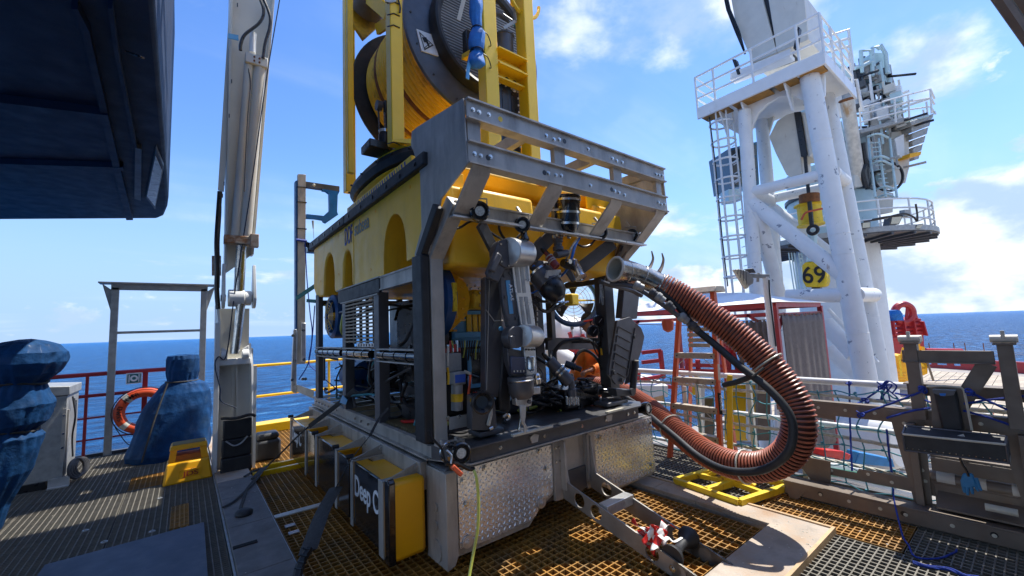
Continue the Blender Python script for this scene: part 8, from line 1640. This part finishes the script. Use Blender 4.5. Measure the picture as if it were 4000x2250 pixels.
b = B(); b.bar(PX(12.1, B3(420, 495)), PX(12.1, B3(800, 345)), .35, .25, up=(0, 0, 1)); part('saddle_beam', b, 'whitec', bt, bev=.02)
for k in range(3): b = B(); b.tube([PX(12.1, B3(368+10*k, -20)), PX(12.1, B3(385+10*k, 60)), PX(12.1, B3(440+12*k, 200)), PX(12.1, B3(500, 340))], .025, 5); part('wire', b, 'black', cr)
boomplate([(650, 860), (700, 760), (760, 720), (830, 700), (905, 715), (920, 960), (905, 985), (850, 990), (860, 1090), (800, 1115), (760, 1100), (690, 960)], 13.3, (.9, 0, 0), 'cream', 'jib_head')
boomplate([(805, 705), (850, 700), (892, 970), (885, 990), (850, 985)], 13.25, (.05, 0, 0), 'black', 'jib_slot')
boomplate([(905, 715), (925, 960), (905, 985), (860, 720)], 13.2, (.3, 0, 0), 'cream', 'jib_cheek')
# wires, yellow hook weights
hk = thing('hook_weight', 'yellow cylindrical hook weight hanging high inside the boom rest', 'hook', PX(13.3, B4(1020, 430)))
b = B(); b.cyl(PX(13.3, B4(985, 0)), PX(13.3, B4(1018, 350)), .05, seg=8); part('wire', b, 'black', hk)
c0, c1 = PX(13.4, B4(1010, 360)), PX(13.4, B4(1030, 510)); b = B(); b.tube([c0, c0.lerp(c1, .06), c0.lerp(c1, .1), c0.lerp(c1, .9), c0.lerp(c1, .94), c1], [.38, .38, .31, .31, .36, .36], 28); part('weight', b, 'yellow2', hk)
b = B(); b.cyl(PX(13.2, B4(1015, 290)), PX(13.2, B4(1018, 350)), .26, seg=20); part('swivel', b, 'rust', hk)
b = B(); b.cyl(PX(12.95, B4(1018, 340)), PX(12.95, B4(1035, 510)), .06, seg=8); b.torus(PX(12.95, B4(1042, 540)), (1, 0, 0), .12, .05, 20, 8); part('hook', b, 'black', hk)
b = B(); b.tube(spline([PX(12.9, B4(960, 470)), PX(12.9, B4(990, 420)), PX(12.9, B4(1060, 400)), PX(12.9, B4(1120, 390)), PX(12.9, B4(1130, 410))]), .03, 6); part('red_cord', b, 'fibre', hk)
h2 = thing('hook_block', 'battered yellow hook block marked in black numerals above the lower cross tube', 'hook', PX(13.3, B4(1050, 850)))
P_ = lambda x, y, d=13.2: PX(d, B4(x, y))
b = B(); b.prism([P_(962, 790), P_(985, 768), (P_(1040, 762)), P_(1110, 800), P_(1135, 830), P_(1142, 900), P_(1132, 935), P_(1100, 945), P_(990, 945), P_(968, 900)], (.35, 0, 0)); part('block', b, 'yellow2', h2, bev=.04)
o0 = P_(968, 915, 13.18); xd = P_(1110, 912, 13.18)-P_(968, 915, 13.18); text('69', 'inkk', o0, xd, (0, 0, 1), .70, h2, wid=.88)
b = B(); b.box(13.3, 13.5, P_(1085, 950).y, P_(1025, 950).y, P_(1040, 985).z, P_(1040, 945).z); part('shackle', b, 'black', h2)
b = B(); b.cyl(P_(1042, 540, 13.3), P_(1030, 765, 13.3), .12, seg=10); part('wire', b, 'mint', h2)
# ------------------------------------------------------------------ worker
def person():
    root = thing('person', 'worker in an orange coverall with a red head band bending over behind the vehicle', 'person', (3.08, 1.45, 0))
    d0 = 5.75; P = lambda x, y, d=d0: S7(x, y, d)
    hip = V((3.10, 1.50, .98)); chest = P(960, 800, d0); neck = P(965, 620, d0-.02); shL = P(870, 700, d0-.05); shR = P(1040, 660, d0+.05)
    elR = P(1075, 880, d0-.10); wrR = P(950, 905, d0-.22); elL = P(830, 880, d0+.05); wrL = P(800, 960, d0-.05)
    def skin(nm, verts, edges, rad, m, sub=2):
        me = bpy.data.meshes.new(nm); me.from_pydata([tuple(v-ORG[root.name]) for v in verts], edges, []); o = bpy.data.objects.new(nm, me); C.objects.link(o); o.parent = root; ORG[o.name] = ORG[root.name]
        k = o.modifiers.new('s', 'SKIN'); k.use_smooth_shade = True
        me.skin_vertices[0].data
        for i, r in enumerate(rad): me.skin_vertices[0].data[i].radius = (r, r) if not isinstance(r, tuple) else r; me.skin_vertices[0].data[i].use_root = (i == 0)
        s = o.modifiers.new('u', 'SUBSURF'); s.levels = sub; s.render_levels = sub; me.materials.append(M[m]); return o
    v = [hip, hip.lerp(chest, .5), chest, neck, shL, shR, elR, wrR.lerp(elR, .05), elL, wrL, hip+V((-.12, .09, -.05)), hip+V((.12, -.09, -.05)), V((2.95, 1.60, .52)), V((3.22, 1.42, .52)), V((2.95, 1.64, .09)), V((3.24, 1.46, .09))]
    e = [(0, 1), (1, 2), (2, 3), (2, 4), (2, 5), (5, 6), (6, 7), (4, 8), (8, 9), (0, 10), (0, 11), (10, 12), (11, 13), (12, 14), (13, 15)]
    r = [(.19, .14), (.18, .14), (.21, .15), .075, .10, .105, .095, .060, .075, .05, .12, .12, .085, .085, .06, .06]
    skin('coverall', v, e, r, 'hivis')
    # head
    hc_ = P(925, 430, d0-.05); face = (-cI*.9-cF*.25+V((0, 0, -.25))).normalized(); s_ = 1.22
    b = B(); b.ball((0, 0, 0), .100*s_, 24, 16, (.82, .95, 1.15))
    for i, q in enumerate(b.v):  # chin and brow
        if q.z < -.02: b.v[i] = V((q.x*(1+q.z*2.2), q.y*(1+q.z*1.0)+(-q.z*.10 if q.y > 0 else 0), q.z))
    Y_f = face; Xf = Y_f.cross(V((0, 0, 1))).normalized(); Zf = Xf.cross(Y_f)
    def loc(q): return hc_+Xf*q[0]+Y_f*q[1]+Zf*q[2]
    b.v = [loc(q) for q in b.v]; hd = part('head', b, 'skin', root, sharp=80)
    b = B(); b.tube([loc((0, -.01, -.06)), neck+V((0, 0, -.06))], [.062*s_, .07*s_], 14); part('neck', b, 'skin', root)
    b = B(); b._a([loc((0, .118, .03)), loc((-.016, .112, -.018)), loc((.016, .112, -.018)), loc((0, .150, -.014)), loc((0, .10, -.03))], [(0, 1, 3), (0, 3, 2), (1, 4, 3), (3, 4, 2)]); part('nose', b, 'skin', hd)
    for s in (-1, 1):
        b = B(); b.ball(loc((s*.036, .103, .022)), .0135, 10, 6); part('eye', b, 'whitepl', hd); b = B(); b.ball(loc((s*.037, .1125, .022)), .0065, 8, 5); part('iris', b, 'hair', hd)
        b = B(); b.lathe(loc((s*.098, -.005, .0)), Xf*s, [(0, .0), (.018, .0), (.026, .008), (.024, .015), (.010, .010), (0, .010)], 14); part('ear', b, 'skin', hd)
    b = B(); b.tube(spline([loc((-.026, .108, -.055)), loc((0, .118, -.052)), loc((.026, .108, -.055))]), .006, 6); part('mouth', b, 'redso', hd)
    b = B(); b.ball((0, 0, 0), .106*s_, 24, 14, (.86, .97, 1.15)); b.v = [loc(q+V((0, -.012, .014))) if not (q.y > .045 and q.z < .062) and q.z > -.075 else loc(V((q.x*.8, q.y*.8, max(q.z, -.075)*.8))) for q in b.v]; part('hair', b, 'hair', hd, sharp=80)
    b = B(); b.tube([loc((math.cos(a)*.108, math.sin(a)*.122-.004, .046+.01*math.sin(a))) for a in [2*PI*i/28 for i in range(28)]], .017, 8, closed=True, flat=.8); part('head_band', b, 'redpl', hd)
    b = B(); b.tube(circ(neck+V((0, 0, -.02)), (0.1, 0, 1), .09, 20), .028, 8, closed=True); part('collar', b, 'hivis', root)
    # hand: palm and five bent fingers resting on the lamp
    w = wrR; hd_ = (P(870, 925, d0-.25)-w).normalized(); dn = V((0, 0, -1)); dn = (dn-hd_*dn.dot(hd_)).normalized(); sd = hd_.cross(dn)
    vv = [w+hd_*-.03, w, w+hd_*.05, w+hd_*.095]; ee = [(0, 1), (1, 2), (2, 3)]; rr = [.034, .034, (.046, .024), (.044, .020)]
    skin('hand', vv, ee, rr, 'skin')
    for k, (o, L, c) in enumerate(((-.034, .072, .7), (-.012, .084, .8), (.012, .080, .85), (.033, .062, .9))):
        a = w+hd_*.10+sd*o; p1 = a+hd_*L*.42+dn*L*.18; p2 = p1+(hd_*.5+dn*.8).normalized()*L*.35; p3 = p2+(hd_*.1+dn).normalized()*L*.28
        b = B(); b.tube(spline([a-hd_*.02, a, p1, p2, p3], 4), [.0125]*13+[.0115, .0105, .009, .006], 8) if False else b.tube(spline([a-hd_*.02, p1, p2, p3], 4), [.013]*9+[.0118, .011, .0095, .006], 8); part('finger', b, 'skin', root)
    a = w+hd_*.03+sd*-.036; b = B(); b.tube(spline([a, a+hd_*.03+sd*-.028+dn*.02, a+hd_*.06+sd*-.036+dn*.05, a+hd_*.07+sd*-.03+dn*.075], 4), [.015]*9+[.013, .012, .010, .007], 8); part('thumb', b, 'skin', root)
    b = B(); b.tube(circ(wrR.lerp(elR, .10), elR-wrR, .052, 18), .012, 6, closed=True); part('cuff', b, 'hivis', root)
    for p in ((2.93, 1.60), (3.22, 1.42)): b = B(); b.box(p[0]-.15, p[0]+.06, p[1]-.06, p[1]+.07, .0, .10); part('boot', b, 'black', root, bev=.03)
person()
